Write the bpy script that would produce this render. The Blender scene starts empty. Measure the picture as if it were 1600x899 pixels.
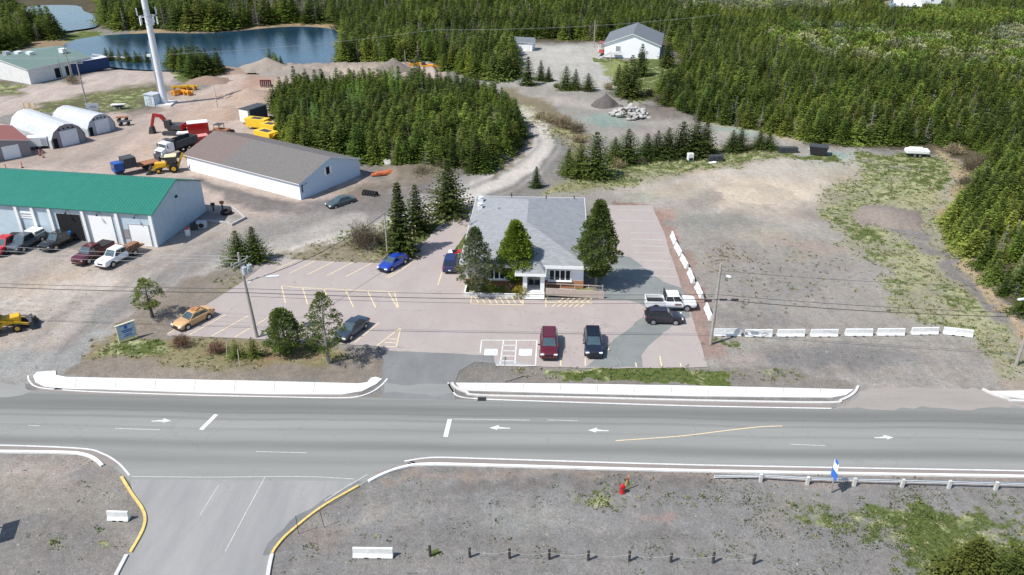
import bpy, bmesh, math, random
import numpy as np
from mathutils import Vector, Matrix
from mathutils.geometry import tessellate_polygon
R=math.radians
rng=random.Random(7)
nr=np.random.default_rng(11)
sc=bpy.context.scene
COL=sc.collection

# ------------------------------------------------------------------ camera, sky, sun, exposure
CAMH=45.5; PITCH=R(27.5); FPX=1250.0
cam=bpy.data.objects.new('camera',bpy.data.cameras.new('camera')); COL.objects.link(cam)
cam.location=(0,0,CAMH); cam.rotation_euler=(math.pi/2-PITCH,0,0)
cam.data.sensor_width=36; cam.data.lens=36*FPX/1600; cam.data.clip_end=5000; cam.data.clip_start=0.5
sc.camera=cam
SUN_EL=54; SUN_AZ=242.0      # azimuth clockwise from +Y, where the sun stands
w=bpy.data.worlds.new('World'); sc.world=w; w.use_nodes=True
nt=w.node_tree; bg=nt.nodes['Background']; sk=nt.nodes.new('ShaderNodeTexSky'); sk.sky_type='NISHITA'
sk.sun_disc=False; sk.sun_elevation=R(SUN_EL); sk.sun_rotation=R(SUN_AZ); sk.air_density=1.0; sk.dust_density=0.6
nt.links.new(sk.outputs[0],bg.inputs[0]); bg.inputs[1].default_value=0.12
sl=bpy.data.lights.new('sun','SUN'); sl.energy=4.2; sl.angle=R(0.53); sl.color=(1,0.96,0.90)
so=bpy.data.objects.new('sun',sl); COL.objects.link(so)
sd=Vector((math.sin(R(SUN_AZ))*math.cos(R(SUN_EL)),math.cos(R(SUN_AZ))*math.cos(R(SUN_EL)),math.sin(R(SUN_EL))))
so.rotation_euler=sd.to_track_quat('Z','Y').to_euler(); so.location=(-60,-40,90)
sc.view_settings.view_transform='Standard'; sc.view_settings.look='None'; sc.view_settings.gamma=1
sc.view_settings.exposure=0.57
try: sc.cycles.max_bounces=5; sc.cycles.diffuse_bounces=3; sc.cycles.glossy_bounces=3; sc.cycles.transmission_bounces=2; sc.cycles.transparent_max_bounces=4
except Exception: pass

# ------------------------------------------------------------------ survey: photo point -> place on level ground
CP,SP=math.cos(PITCH),math.sin(PITCH)
def G(px,py,z=0.0):
    v=(py-449.5)/FPX; h=CAMH-z
    D=(h*CP-v*h*SP)/(SP+v*CP)
    return Vector(((px-800)/FPX*(D*CP+h*SP),D,z))
def pixel(x,y,z=0.0):
    h=CAMH-z; dep=y*CP+h*SP
    return 800+FPX*x/dep, 449.5+FPX*(h*CP-y*SP)/dep
def height(px,py,ty):
    g=G(px,py); lo,hi=0,60
    for _ in range(40):
        m=(lo+hi)/2
        if pixel(g.x,g.y,m)[1]>ty: lo=m
        else: hi=m
    return m
KALB=0.50
def lin(c): return tuple(((v/255+0.055)/1.055)**2.4 if v>10 else v/255/12.92 for v in c)
def alb(c,k=None): return tuple(min(0.85,v*(k or KALB)) for v in lin(c))

# ------------------------------------------------------------------ tags
def tag(o,label=None,cat=None,group=None,kind=None):
    if label: o['label']=label
    if cat: o['category']=cat
    if group: o['group']=group
    if kind: o['kind']=kind
    return o
def thing(name,label,cat,loc=(0,0,0),rz=0,group=None):
    o=bpy.data.objects.new(name,None); COL.objects.link(o); o.location=loc; o.rotation_euler=(0,0,rz)
    o.empty_display_size=0.3
    return tag(o,label,cat,group)

# ------------------------------------------------------------------ materials
MATS={}
def N(t,k,**kw):
    n=t.nodes.new('ShaderNode'+k)
    for a,b in kw.items():
        setattr(n,a,b)
    return n
def mat(name,col,rough=0.6,metal=0.0,var=0.12,scale=3.0,bump=0.0,coat=0.0,spec=0.3,stretch=None,dirt=None,coord='Object',detail=4):
    if name in MATS: return MATS[name]
    m=bpy.data.materials.new(name); m.use_nodes=True; t=m.node_tree; p=t.nodes['Principled BSDF']
    p.inputs['Roughness'].default_value=rough; p.inputs['Metallic'].default_value=metal
    p.inputs['Specular IOR Level'].default_value=spec
    if coat: p.inputs['Coat Weight'].default_value=coat; p.inputs['Coat Roughness'].default_value=0.08
    tc=N(t,'TexCoord'); mp=N(t,'Mapping'); t.links.new(tc.outputs[coord],mp.inputs[0])
    if stretch: mp.inputs['Scale'].default_value=stretch
    nz=N(t,'TexNoise'); nz.inputs['Scale'].default_value=scale; nz.inputs['Detail'].default_value=detail
    t.links.new(mp.outputs[0],nz.inputs['Vector'])
    r=N(t,'MapRange'); r.inputs[1].default_value=0.3; r.inputs[2].default_value=0.7
    r.inputs[3].default_value=1-var; r.inputs[4].default_value=1+var
    t.links.new(nz.outputs[0],r.inputs[0])
    mx=N(t,'VectorMath',operation='SCALE'); mx.inputs[0].default_value=col; t.links.new(r.outputs[0],mx.inputs['Scale'])
    out=mx.outputs[0]
    if dirt:
        n2=N(t,'TexNoise'); n2.inputs['Scale'].default_value=0.8; n2.inputs['Detail'].default_value=7; n2.inputs['Roughness'].default_value=0.65
        t.links.new(mp.outputs[0],n2.inputs['Vector'])
        rr=N(t,'MapRange'); rr.inputs[1].default_value=0.48; rr.inputs[2].default_value=0.72; rr.inputs[4].default_value=0.6
        t.links.new(n2.outputs[0],rr.inputs[0])
        mm=N(t,'Mix',data_type='RGBA'); t.links.new(rr.outputs[0],mm.inputs[0]); t.links.new(out,mm.inputs[6]); mm.inputs[7].default_value=(*dirt,1)
        out=mm.outputs[2]
    t.links.new(out,p.inputs['Base Color'])
    if bump:
        b=N(t,'Bump'); b.inputs['Strength'].default_value=bump; b.inputs['Distance'].default_value=0.05
        t.links.new(nz.outputs[0],b.inputs['Height']); t.links.new(b.outputs[0],p.inputs['Normal'])
    MATS[name]=m; return m
def paint(name,col,rough=0.28,metal=0.0): return mat('paint_'+name,col,rough,metal,0.05,2.0,coat=0.6,spec=0.5)
WHITE=mat('white_paint',(0.72,0.72,0.70),0.5,var=0.05,scale=1.5,dirt=(0.5,0.49,0.46))
WHITEC=mat('clean_white_steel',(0.66,0.68,0.70),0.45,var=0.05,dirt=(0.5,0.5,0.5))
GLASS=mat('dark_glass',(0.015,0.02,0.025),0.06,var=0.1,spec=0.8)
WSH=mat('windshield_glass',(0.045,0.075,0.085),0.08,var=0.2,spec=0.9)
TYRE=mat('tyre_rubber',(0.018,0.018,0.02),0.85)
RIM=mat('alloy_rim',(0.45,0.46,0.48),0.3,0.8)
BLKP=mat('black_plastic',(0.02,0.02,0.022),0.6)
CHROME=mat('chrome',(0.6,0.6,0.6),0.2,0.9)
LAMP=mat('lamp_lens',(0.75,0.77,0.8),0.1,spec=0.8)
TAIL=mat('tail_lens',(0.35,0.01,0.012),0.15,spec=0.7)
PLATE=mat('plate_white',(0.7,0.7,0.7),0.5)
CONC=mat('barrier_concrete',(0.62,0.62,0.60),0.8,var=0.10,scale=2.2,dirt=(0.40,0.39,0.36))
STEEL=mat('galvanised_steel',(0.42,0.43,0.44),0.45,0.5)
WOOD=mat('weathered_pole_wood',(0.30,0.28,0.25),0.85,var=0.25,scale=4,stretch=(4,4,0.5))
BARK=mat('tree_bark',(0.10,0.08,0.065),0.95,var=0.3,scale=6)
BARKG=mat('grey_bark',(0.22,0.20,0.18),0.95,var=0.3,scale=6)
WIRE=mat('black_cable',(0.03,0.03,0.03),0.6)
BOLT=mat('porcelain_insulator',(0.5,0.5,0.5),0.3)

# ------------------------------------------------------------------ mesh builder
class MB:
    def __init__(s): s.v=[]; s.f=[]; s.m=[]
    def add(s,vs,fs,mi=0):
        b=len(s.v); s.v+= [tuple(x) for x in vs]; s.f+=[tuple(b+i for i in f) for f in fs]; s.m+=[mi]*len(fs)
    def box(s,c,d,rz=0,mi=0,M=None,taper=1.0):
        hx,hy,hz=d[0]/2,d[1]/2,d[2]/2; vs=[]
        for z in(-1,1):
            k=taper if z>0 else 1.0
            for x,y in((-1,-1),(1,-1),(1,1),(-1,1)):
                p=Vector((x*hx*k,y*hy*k,z*hz))
                if M is not None: p=M@p
                elif rz: p=Matrix.Rotation(rz,3,'Z')@p
                vs.append(p+Vector(c))
        s.add(vs,[(0,3,2,1),(4,5,6,7),(0,1,5,4),(1,2,6,5),(2,3,7,6),(3,0,4,7)],mi); return s
    def beam(s,a,b,wd,ht,mi=0):
        a=Vector(a);b=Vector(b);d=b-a;L=d.length
        q=d.to_track_quat('X','Z').to_matrix()
        return s.box((a+b)/2,(L,wd,ht),mi=mi,M=q)
    def tube(s,pts,r,n=8,mi=0,caps=True):
        pts=[Vector(p) for p in pts]; rs=r if isinstance(r,(list,tuple)) else [r]*len(pts)
        base=len(s.v); prevx=None
        for i,p in enumerate(pts):
            d=(pts[min(i+1,len(pts)-1)]-pts[max(i-1,0)]).normalized()
            ux=d.orthogonal().normalized() if prevx is None else (prevx-d*prevx.dot(d)).normalized()
            prevx=ux; uy=d.cross(ux)
            for k in range(n):
                a=2*math.pi*k/n; s.v.append(tuple(p+(ux*math.cos(a)+uy*math.sin(a))*rs[i]))
        for i in range(len(pts)-1):
            for k in range(n):
                a=base+i*n+k;b=base+i*n+(k+1)%n; s.f.append((a,b,b+n,a+n)); s.m.append(mi)
        if caps:
            s.f.append(tuple(base+k for k in reversed(range(n)))); s.m.append(mi)
            s.f.append(tuple(base+(len(pts)-1)*n+k for k in range(n))); s.m.append(mi)
        return s
    def cyl(s,c,r,h,n=12,mi=0,axis='Z',r2=None):
        d={'Z':Vector((0,0,h/2)),'X':Vector((h/2,0,0)),'Y':Vector((0,h/2,0))}[axis]
        return s.tube([Vector(c)-d,Vector(c)+d],[r,r if r2 is None else r2],n,mi)
    def prism(s,poly,z0,z1,mi=0):
        n=len(poly); vs=[(p[0],p[1],z0) for p in poly]+[(p[0],p[1],z1) for p in poly]
        ar=sum(poly[i][0]*poly[(i+1)%n][1]-poly[(i+1)%n][0]*poly[i][1] for i in range(n))
        if ar<0: vs=[(p[0],p[1],z0) for p in poly[::-1]]+[(p[0],p[1],z1) for p in poly[::-1]]
        fs=[(i,(i+1)%n,(i+1)%n+n,i+n) for i in range(n)]
        tr=tessellate_polygon([[Vector(v) for v in vs[n:]]])
        for t in tr:
            a,b,c=t; cr=(Vector(vs[n+b])-Vector(vs[n+a])).cross(Vector(vs[n+c])-Vector(vs[n+a])).z
            if cr<0: b,c=c,b
            fs.append((n+a,n+b,n+c)); fs.append((a,c,b))
        s.add(vs,fs,mi); return s
    def side(s,prof,y0,y1,mi=0):     # profile in XZ, extruded along Y
        n=len(prof); ar=sum(prof[i][0]*prof[(i+1)%n][1]-prof[(i+1)%n][0]*prof[i][1] for i in range(n))
        if ar<0: prof=prof[::-1]
        vs=[(p[0],y0,p[1]) for p in prof]+[(p[0],y1,p[1]) for p in prof]
        fs=[(i,(i+1)%n,(i+1)%n+n,i+n)[::1] for i in range(n)]
        tr=tessellate_polygon([[Vector((p[0],p[1],0)) for p in prof]])
        for a,b,c in tr:
            cr=(prof[b][0]-prof[a][0])*(prof[c][1]-prof[a][1])-(prof[b][1]-prof[a][1])*(prof[c][0]-prof[a][0])
            if cr<0: b,c=c,b
            fs.append((a,b,c)); fs.append((n+a,n+c,n+b))
        s.add(vs,fs,mi); return s
    def quad(s,a,b,c,d,mi=0): s.add([a,b,c,d],[(0,1,2,3)],mi); return s
    def build(s,name,mats,parent=None,smooth=False,bevel=0):
        me=bpy.data.meshes.new(name); me.from_pydata(s.v,[],s.f)
        mats=mats if isinstance(mats,(list,tuple)) else [mats]
        for m in mats: me.materials.append(m)
        me.polygons.foreach_set('material_index',s.m)
        if bevel:
            bm=bmesh.new(); bm.from_mesh(me)
            try: bmesh.ops.bevel(bm,geom=[e for e in bm.edges if len(e.link_faces)==2 and e.calc_face_angle(0)>0.5],offset=bevel,segments=2,affect='EDGES',clamp_overlap=True)
            except Exception: pass
            bm.to_mesh(me); bm.free()
        if smooth: me.polygons.foreach_set('use_smooth',[True]*len(me.polygons))
        me.update()
        o=bpy.data.objects.new(name,me); COL.objects.link(o)
        if parent: o.parent=parent
        return o
def npmesh(name,V,F,mats,attr=None,smooth=False):
    me=bpy.data.meshes.new(name); V=np.asarray(V,np.float32); F=np.asarray(F,np.int32); k=F.shape[1]
    me.vertices.add(len(V)); me.vertices.foreach_set('co',V.ravel())
    me.loops.add(F.size); me.loops.foreach_set('vertex_index',F.ravel())
    me.polygons.add(len(F)); me.polygons.foreach_set('loop_start',np.arange(0,F.size,k,dtype=np.int32)); 
    if smooth: me.polygons.foreach_set('use_smooth',np.ones(len(F),bool))
    if attr is not None:
        for an,(ty,arr) in attr.items():
            a=me.attributes.new(an,ty,'POINT')
            a.data.foreach_set('value' if ty=='FLOAT' else 'color',np.asarray(arr,np.float32).ravel())
    for m in (mats if isinstance(mats,(list,tuple)) else [mats]): me.materials.append(m)
    me.update(calc_edges=True); me.validate()
    return me
def link(name,me,parent=None,loc=None):
    o=bpy.data.objects.new(name,me); COL.objects.link(o)
    if parent: o.parent=parent
    if loc: o.location=loc
    return o
def copy_tree(o,parent=None):
    c=o.copy(); COL.objects.link(c); c.parent=parent
    for ch in list(o.children): copy_tree(ch,c)
    return c

# ------------------------------------------------------------------ numpy noise and region fields (for the lie of gravel, grass and dirt on the ground)
def vnoise(x,y,seed=0):
    xi=np.floor(x).astype(np.int64); yi=np.floor(y).astype(np.int64); fx=x-xi; fy=y-yi
    def h(a,b):
        n=(a*374761393+b*668265263+seed*974634777)&0xffffffff
        n=((n^(n>>13))*1274126177)&0xffffffff
        return ((n^(n>>16))&0xffff)/65535.0
    sx=fx*fx*(3-2*fx); sy=fy*fy*(3-2*fy)
    return (h(xi,yi)*(1-sx)+h(xi+1,yi)*sx)*(1-sy)+(h(xi,yi+1)*(1-sx)+h(xi+1,yi+1)*sx)*sy
def fbm(x,y,seed=0,o=4):
    s=0;a=1;t=0
    for i in range(o): s=s+a*vnoise(x*2**i,y*2**i,seed+i); t+=a; a*=0.55
    return s/t
def polyfield(X,Y,poly,soft):
    P=np.array(poly,float); n=len(P)
    d=np.full(X.shape,1e9); ins=np.zeros(X.shape,bool)
    for i in range(n):
        a=P[i];b=P[(i+1)%n]; ab=b-a; L=max(1e-9,(ab**2).sum())
        t=np.clip(((X-a[0])*ab[0]+(Y-a[1])*ab[1])/L,0,1)
        d=np.minimum(d,np.hypot(X-a[0]-t*ab[0],Y-a[1]-t*ab[1]))
        c=((a[1]>Y)!=(b[1]>Y)); 
        with np.errstate(divide='ignore',invalid='ignore'):
            xx=(b[0]-a[0])*(Y-a[1])/(b[1]-a[1])+a[0]
        ins^= c&(X<xx)
    sd_=np.where(ins,d,-d)
    return np.clip(sd_/soft+0.5,0,1)
def linefield(X,Y,pts,w,soft):
    d=np.full(X.shape,1e9)
    for a,b in zip(pts[:-1],pts[1:]):
        a=np.array(a[:2],float);b=np.array(b[:2],float);ab=b-a
        t=np.clip(((X-a[0])*ab[0]+(Y-a[1])*ab[1])/max(1e-9,(ab**2).sum()),0,1)
        d=np.minimum(d,np.hypot(X-a[0]-t*ab[0],Y-a[1]-t*ab[1]))
    return np.clip((w/2-d)/soft+0.5,0,1)
def blob(X,Y,cx,cy,rx,ry,soft=0.6,rot=0):
    c,s_=math.cos(R(rot)),math.sin(R(rot)); dx=X-cx;dy=Y-cy
    r=np.hypot((dx*c+dy*s_)/rx,(-dx*s_+dy*c)/ry); return np.clip((1-r)/soft+0.5*0,0,1)
def wpoly(pl): return [tuple(G(*p)[:2]) for p in pl]

# ================================================================== THE GROUND
def ys_levels():
    y=[-60,-20,10,25]; v=33.0
    while v<360: y.append(v); v+=0.22+ (v-33)*0.0058
    while v<900: y.append(v); v+=14+ (v-360)*0.1
    y+=[1100,1500,2200]
    return np.array(y)
gy=ys_levels(); gx=np.concatenate([[-1500,-900,-500,-330],np.arange(-250,-120,2.0),np.arange(-120,-60,0.8),np.arange(-60,62,0.36),np.arange(62,120,0.8),np.arange(120,250,2.0),[330,500,900,1500]])
GX,GY=np.meshgrid(gx,gy); GX=GX.ravel();GY=GY.ravel()
def region_fields(x,y):
    dep=np.maximum(y*CP+CAMH*SP,8.0); px=800+FPX*x/dep; py=449.5+FPX*(CAMH*CP-y*SP)/dep
    wob=(py+200)*0.0195     # pixels per metre here
    nx=(fbm(x*0.25,y*0.25,1)-0.5)*wob*4.5+(fbm(x*1.1,y*1.1,5)-0.5)*wob*1.6; ny=((fbm(x*0.25,y*0.25,2)-0.5)*4+(fbm(x*1.1,y*1.1,6)-0.5)*1.4)*wob*0.5
    return px+nx,py+ny,px,py
QX,QY,RX,RY=region_fields(GX,GY)
GK=0.56
col=np.tile(np.array(alb((150,147,142),0.56)),(len(GX),1)); grass=np.zeros(len(GX)); dry=np.zeros(len(GX))
def pc(mask,c,k=1.0):
    global col
    m=(mask*k)[:,None]; col=col*(1-m)+np.array(alb(c,GK))[None]*m
def pg(mask,v,dr=None):
    global grass,dry
    grass=grass*(1-mask)+v*mask
    if dr is not None: dry=dry*(1-mask)+dr*mask
PF=lambda pl,soft=10: polyfield(QX,QY,pl,soft)
LF=lambda pl,w_,soft=8: linefield(QX,QY,pl,w_,soft)
BF=lambda *a,**k: blob(QX,QY,*a,**k)
BIG=(140,137,131)
# far ground, forest floor
forest_floor=[(-800,-400),(2600,-400),(2600,600),(1660,600),(1600,505),(1530,425),(1480,345),(1470,300),(1500,250),(1400,232),(1250,228),(1140,200),(1060,186),(1020,140),(1060,100),(1050,75),(930,66),(800,66),(790,128),(740,125),(700,110),(560,110),(530,100),(525,40),(190,44),(60,40),(-400,100)]
pc(PF(forest_floor,6),(98,92,74)); 
pc(PF([(1060,-10),(1340,-10),(1300,30),(1130,28),(1050,20)],14),(140,142,110)); pg(PF([(1060,-10),(1340,-10),(1300,30),(1130,28),(1050,20)],14),0.5,0.6)
pc(PF([(1530,50),(1700,40),(1700,112),(1560,100)],14),(150,150,118)); pg(PF([(1530,50),(1700,40),(1700,112),(1560,100)],14),0.6,0.6)
pc(PF([(1045,15),(1075,16),(1070,22),(1045,22)],3),(215,190,150))
pc(PF([(500,-5),(560,-5),(555,8),(500,10)],2),(190,188,180))
pc(PF([(1290,-12),(1470,-12),(1470,12),(1430,22),(1330,14)],5),(165,165,150)); pg(PF([(1380,8),(1500,-5),(1500,18),(1440,24)],6),0.7,0.2)
# dead brush shore of the ponds
pc(LF([(30,52),(90,66),(170,62),(240,46),(400,40),(440,35),(520,38),(540,55)],9,6),(180,160,125))
pg(PF([(95,50),(150,46),(165,56),(130,62),(98,62)],4),0.95,0.1); pc(PF([(95,50),(150,46),(165,56),(130,62),(98,62)],4),(150,165,80))
pc(PF([(30,56),(90,58),(100,72),(30,80)],5),(165,145,118))
# contractor yard, left
pc(PF([(-60,170),(130,188),(190,168),(250,150),(330,140),(330,110),(430,98),(700,100),(690,125),(470,140),(430,160),(425,210),(480,240),(580,280),(640,310),(500,350),(330,330),(-60,300)],10),(206,190,178))
pc(LF([(200,260),(260,215),(330,170),(420,130)],46,26),(206,184,166),0.8)
pc(LF([(120,258),(190,215),(300,160)],10,8),(170,155,145),0.5)
pc(BF(280,215,60,12,rot=-20),(214,200,186),0.8)
pc(PF([(40,185),(150,190),(200,210),(180,260),(50,265),(0,262)],20),(176,164,154),0.5)
pc(LF([(395,118),(450,108),(560,102),(690,104)],26,12),(176,164,150),0.8)
pc(BF(400,130,40,16,rot=-10),(190,158,138),0.8)
# upper left lots, lake side
pc(PF([(-60,150),(45,135),(110,128),(165,112),(160,94),(235,94),(270,106),(290,118),(262,132),(200,152),(100,172),(-60,182)],6),(206,192,182))
pc(PF([(110,150),(240,128),(262,135),(240,168),(190,178),(60,180),(20,176),(60,166)],7),(118,116,84)); pg(PF([(110,150),(240,128),(262,135),(240,168),(190,178),(60,180),(20,176),(60,166)],7),0.55,0.4)
pg(PF([(262,108),(300,112),(318,118),(300,128),(270,126)],5),0.8,0.2); pc(PF([(-20,126),(40,132),(36,148),(-20,150)],6),(120,116,90)); pg(PF([(-20,126),(40,132),(36,148),(-20,150)],6),0.6,0.5)
pc(PF([(190,170),(250,162),(262,172),(200,186)],6),(120,112,104),0.6)
# lot of the green roofed garage
pc(PF([(-60,360),(60,395),(330,345),(560,320),(640,330),(560,360),(430,400),(330,450),(250,500),(120,590),(-60,600)],12),(194,184,174))
pc(BF(110,458,150,34,rot=-8),(220,208,196),0.85); pc(BF(40,480,60,22,rot=-5),(216,206,194),0.6)
pc(BF(75,440,110,20,rot=-16),(200,182,160),0.5)
# gravel road past the shed and round the wood
road=[(90,600),(180,520),(280,450),(380,400),(470,372),(580,340),(660,320),(727,300),(785,280),(828,256),(850,228),(847,206),(830,184),(802,166),(778,150),(765,138)]
TX,TY=0.25*QX+0.75*RX,0.25*QY+0.75*RY
TF=lambda pl,w_,soft=8: linefield(TX,TY,pl,w_,soft)
pc(LF(road[:8],74,16),(172,168,162),0.95)
pc(LF([(100,590),(190,515),(280,452),(380,405),(480,376),(560,352)],34,18),(200,194,186),0.85)
pc(TF([(60,610),(130,560),(220,490),(300,440),(390,400),(480,374),(560,352)],78,12),(156,152,147),0.8)
pc(TF([(110,580),(200,505),(290,448),(390,402),(480,372),(560,348)],30,12),(198,193,186),0.85)
pc(TF([(150,585),(240,505),(320,455),(400,418)],10,8),(136,131,125),0.7)
pc(LF([(0,560),(120,480),(210,430),(330,370)],14,12),(150,144,138),0.5)
pc(PF([(-60,545),(95,545),(160,520),(110,590),(40,600),(-60,600)],8),(176,176,172))
# dark gravel bank about the shed
bank=[(292,272),(340,290),(470,322),(572,290),(640,270),(700,262),(740,275),(700,310),(640,330),(560,332),(470,338),(400,330),(330,305)]
pc(PF(bank,8),(142,136,132)); pc(PF([(500,300),(580,280),(640,255),(700,265),(640,300),(560,312)],12),(150,138,122),0.7)
pc(PF([(560,262),(640,250),(812,236),(806,250),(760,272),(690,288),(640,286)],8),(142,132,116),0.8); pg(PF([(640,255),(808,238),(800,252),(750,272),(650,280)],8),0.35,0.7)
# the pale gravel road over bank and verge
pc(TF(road[6:],60,10),(140,137,133),0.9); pc(TF(road[6:],48,8),(176,173,168))
pc(TF([(400,410),(480,386),(580,358),(660,334),(727,310),(785,284),(832,256),(856,226),(851,204),(832,182),(800,162)],17,7),(226,220,210),0.9)
pc(TF([(700,300),(770,272),(812,250),(836,226),(836,208),(820,186)],5,4),(212,206,198),0.8); pc(TF([(740,318),(800,292),(846,262),(870,228),(864,200)],5,4),(140,137,133),0.8)
# upper lots in the middle
pc(PF([(745,125),(800,108),(800,72),(935,70),(950,90),(960,118),(1000,130),(960,140),(850,150),(790,150)],8),(198,196,188))
pc(PF([(935,96),(1040,92),(1062,108),(1052,150),(990,160),(950,118)],6),(150,160,100)); pg(PF([(1000,104),(1045,92),(1066,108),(1052,150),(1000,158),(985,130)],6),0.85,0.25)
pg(PF([(925,90),(1000,94),(1060,90),(1040,100),(935,98)],3),0.9,0.1)
pc(BF(870,88,60,12),(206,204,196),0.8)
pc(PF([(770,130),(800,128),(960,150),(1100,178),(1240,200),(1260,232),(1120,240),(1000,232),(910,215),(870,180),(790,150)],8),(172,168,160))
pc(BF(890,160,70,10,rot=8),(196,188,180),0.8); pc(BF(950,190,60,13,rot=8),(148,168,158),0.9); pc(BF(1150,200,60,16,rot=6),(160,180,168),0.85)
pc(BF(1020,205,60,10),(176,166,160),0.8); pc(PF([(1000,160),(1060,170),(1100,190),(1050,194),(1000,185)],8),(134,126,118),0.9)
pc(LF([(1100,186),(1180,196),(1250,216)],14,10),(196,184,146),0.9)
pc(LF([(800,150),(850,172),(895,205),(908,235),(898,262)],26,8),(146,136,112),0.95); pc(LF([(812,200),(824,222),(810,244),(770,274)],9,6),(138,126,104),0.8); pg(LF([(800,165),(850,190),(900,225),(905,250)],30,10),0.5,0.85)
# the big gravel yard, right
yard=[(835,305),(930,285),(1100,245),(1240,232),(1480,240),(1500,290),(1480,360),(1560,480),(1620,560),(1620,640),(1090,600),(1050,420),(1030,325),(930,320)]
pc(PF(yard,14),(174,169,161))
pc(BF(1180,284,290,76,rot=4),(212,203,190),0.9); pc(BF(1300,256,90,16,rot=6),(208,200,186),0.8); pc(BF(1075,262,55,18),(206,190,172),0.8); pc(BF(1190,300,140,34),(220,205,184),0.9); pc(BF(1200,330,120,22),(204,192,176),0.8); pc(BF(1330,272,70,22),(210,192,168),0.8)
pc(BF(1100,310,60,20,rot=-15),(166,158,150),0.7); pc(BF(1290,330,60,25),(150,142,136),0.6); pc(BF(1120,345,80,22,rot=-6),(150,150,142),0.8)
pc(BF(1040,300,80,14,rot=-8),(196,186,166),0.8); pc(BF(990,312,70,8,rot=-4),(170,172,158),0.8)
pc(BF(1310,260,90,20),(184,184,170),0.7); pc(BF(1290,243,60,7),(156,178,168),0.9); pc(BF(1400,245,30,5),(170,178,168),0.7)
pc(BF(1200,372,70,22,rot=5),(184,178,160),0.55); pc(BF(1260,385,90,14,rot=10),(186,168,156),0.7)
pc(PF([(1040,330),(1075,400),(1100,470),(1120,560),(1085,560),(1050,420),(1020,330)],8),(178,146,134),0.7); pc(PF([(1012,318),(1050,325),(1062,345),(1035,350)],6),(196,166,152),0.8)
pc(LF([(960,318),(1020,318),(1032,340)],4,3),(150,112,104),0.7)
pc(BF(1220,440,160,44),(160,156,150),0.8); pc(BF(1180,500,110,20),(150,147,143),0.7); pc(BF(1260,400,80,12),(180,172,158),0.6); pc(BF(1130,400,40,40),(164,154,146),0.8); pc(BF(1350,460,90,22),(176,170,160),0.7)
pc(BF(1300,560,190,26),(146,144,142),0.9); pc(BF(1160,560,60,14),(184,174,166),0.8)
pc(PF([(1340,605),(1560,600),(1600,640),(1300,640)],10),(176,168,162),0.85)
pc(LF([(1300,570),(1360,590),(1400,612)],6,7),(200,190,180),0.6);pc(LF([(1420,575),(1470,600),(1560,625)],5,7),(196,190,182),0.5)
pc(LF([(1560,540),(1620,610)],60,20),(182,168,152),0.7)
# grass on the yard's edges
g1=[(835,305),(870,288),(930,270),(990,245),(1100,232),(1240,226),(1250,246),(1110,262),(1040,272),(985,290),(930,295),(900,305)]
pc(PF(g1,8),(160,158,122)); pg(PF(g1,8),0.62,0.45)
pc(PF([(930,286),(1050,255),(1110,247),(1040,285)],12),(178,174,152),0.8)
pg(PF([(1230,236),(1330,250),(1340,262),(1240,252)],6),0.75,0.2); pg(PF([(1340,236),(1470,240),(1500,262),(1480,300),(1420,310),(1345,290)],14),0.72,0.42)
g2=[(1290,290),(1340,270),(1420,275),(1470,300),(1475,350),(1500,400),(1545,470),(1590,545),(1620,600),(1560,580),(1480,510),(1380,500),(1400,455),(1360,410),(1310,380),(1290,340)]
pc(PF(g2,16),(172,169,144)); pc(BF(1440,300,60,30),(186,184,140),0.8); pc(BF(1440,420,40,40,rot=40),(190,190,150),0.7); pc(BF(1520,500,40,30,rot=40),(186,186,146),0.7); pc(BF(1350,330,40,30),(150,158,110),0.6); pg(PF(g2,14),0.54,0.55)
pg(PF([(1300,320),(1360,345),(1400,400),(1380,410),(1320,385)],14),0.62,0.30)
pg(PF([(1380,440),(1470,455),(1540,500),(1490,520),(1400,498)],14),0.55,0.45)
pc(LF([(1470,240),(1505,290),(1478,345),(1500,400),(1550,465),(1610,545)],16,10),(200,176,140),0.85); pg(LF([(1470,240),(1500,290),(1478,345),(1500,400),(1550,465),(1610,545)],14,10),0.3,0.95)
pc(LF([(1395,360),(1440,372),(1475,400),(1510,440),(1560,500)],16,9),(146,142,140),0.95); pg(LF([(1395,360),(1440,372),(1475,400),(1510,440),(1560,500)],16,9),0.03)
pc(BF(1388,338,45,20,soft=0.5),(158,144,134)); pg(BF(1388,338,45,20,soft=0.5),0); pg(PF([(1330,240),(1480,240),(1495,262),(1340,268)],10),0.68,0.4)
pg(BF(1230,430,160,70),0.20,0.2); pg(BF(1130,405,45,30),0.42,0.5); pg(BF(1130,535,60,8,soft=1),0.9,0.15)
# verge between lot and pavement
pc(PF([(715,578),(780,570),(1110,572),(1200,575),(1340,590),(1340,612),(700,602)],5),(154,148,140)); pg(PF([(800,572),(1250,576),(1255,598),(800,592)],6),0.45,0.4)
pg(PF([(880,584),(960,579),(1150,584),(1150,600),(960,600),(890,594)],5),1.0,0.05)
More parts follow.
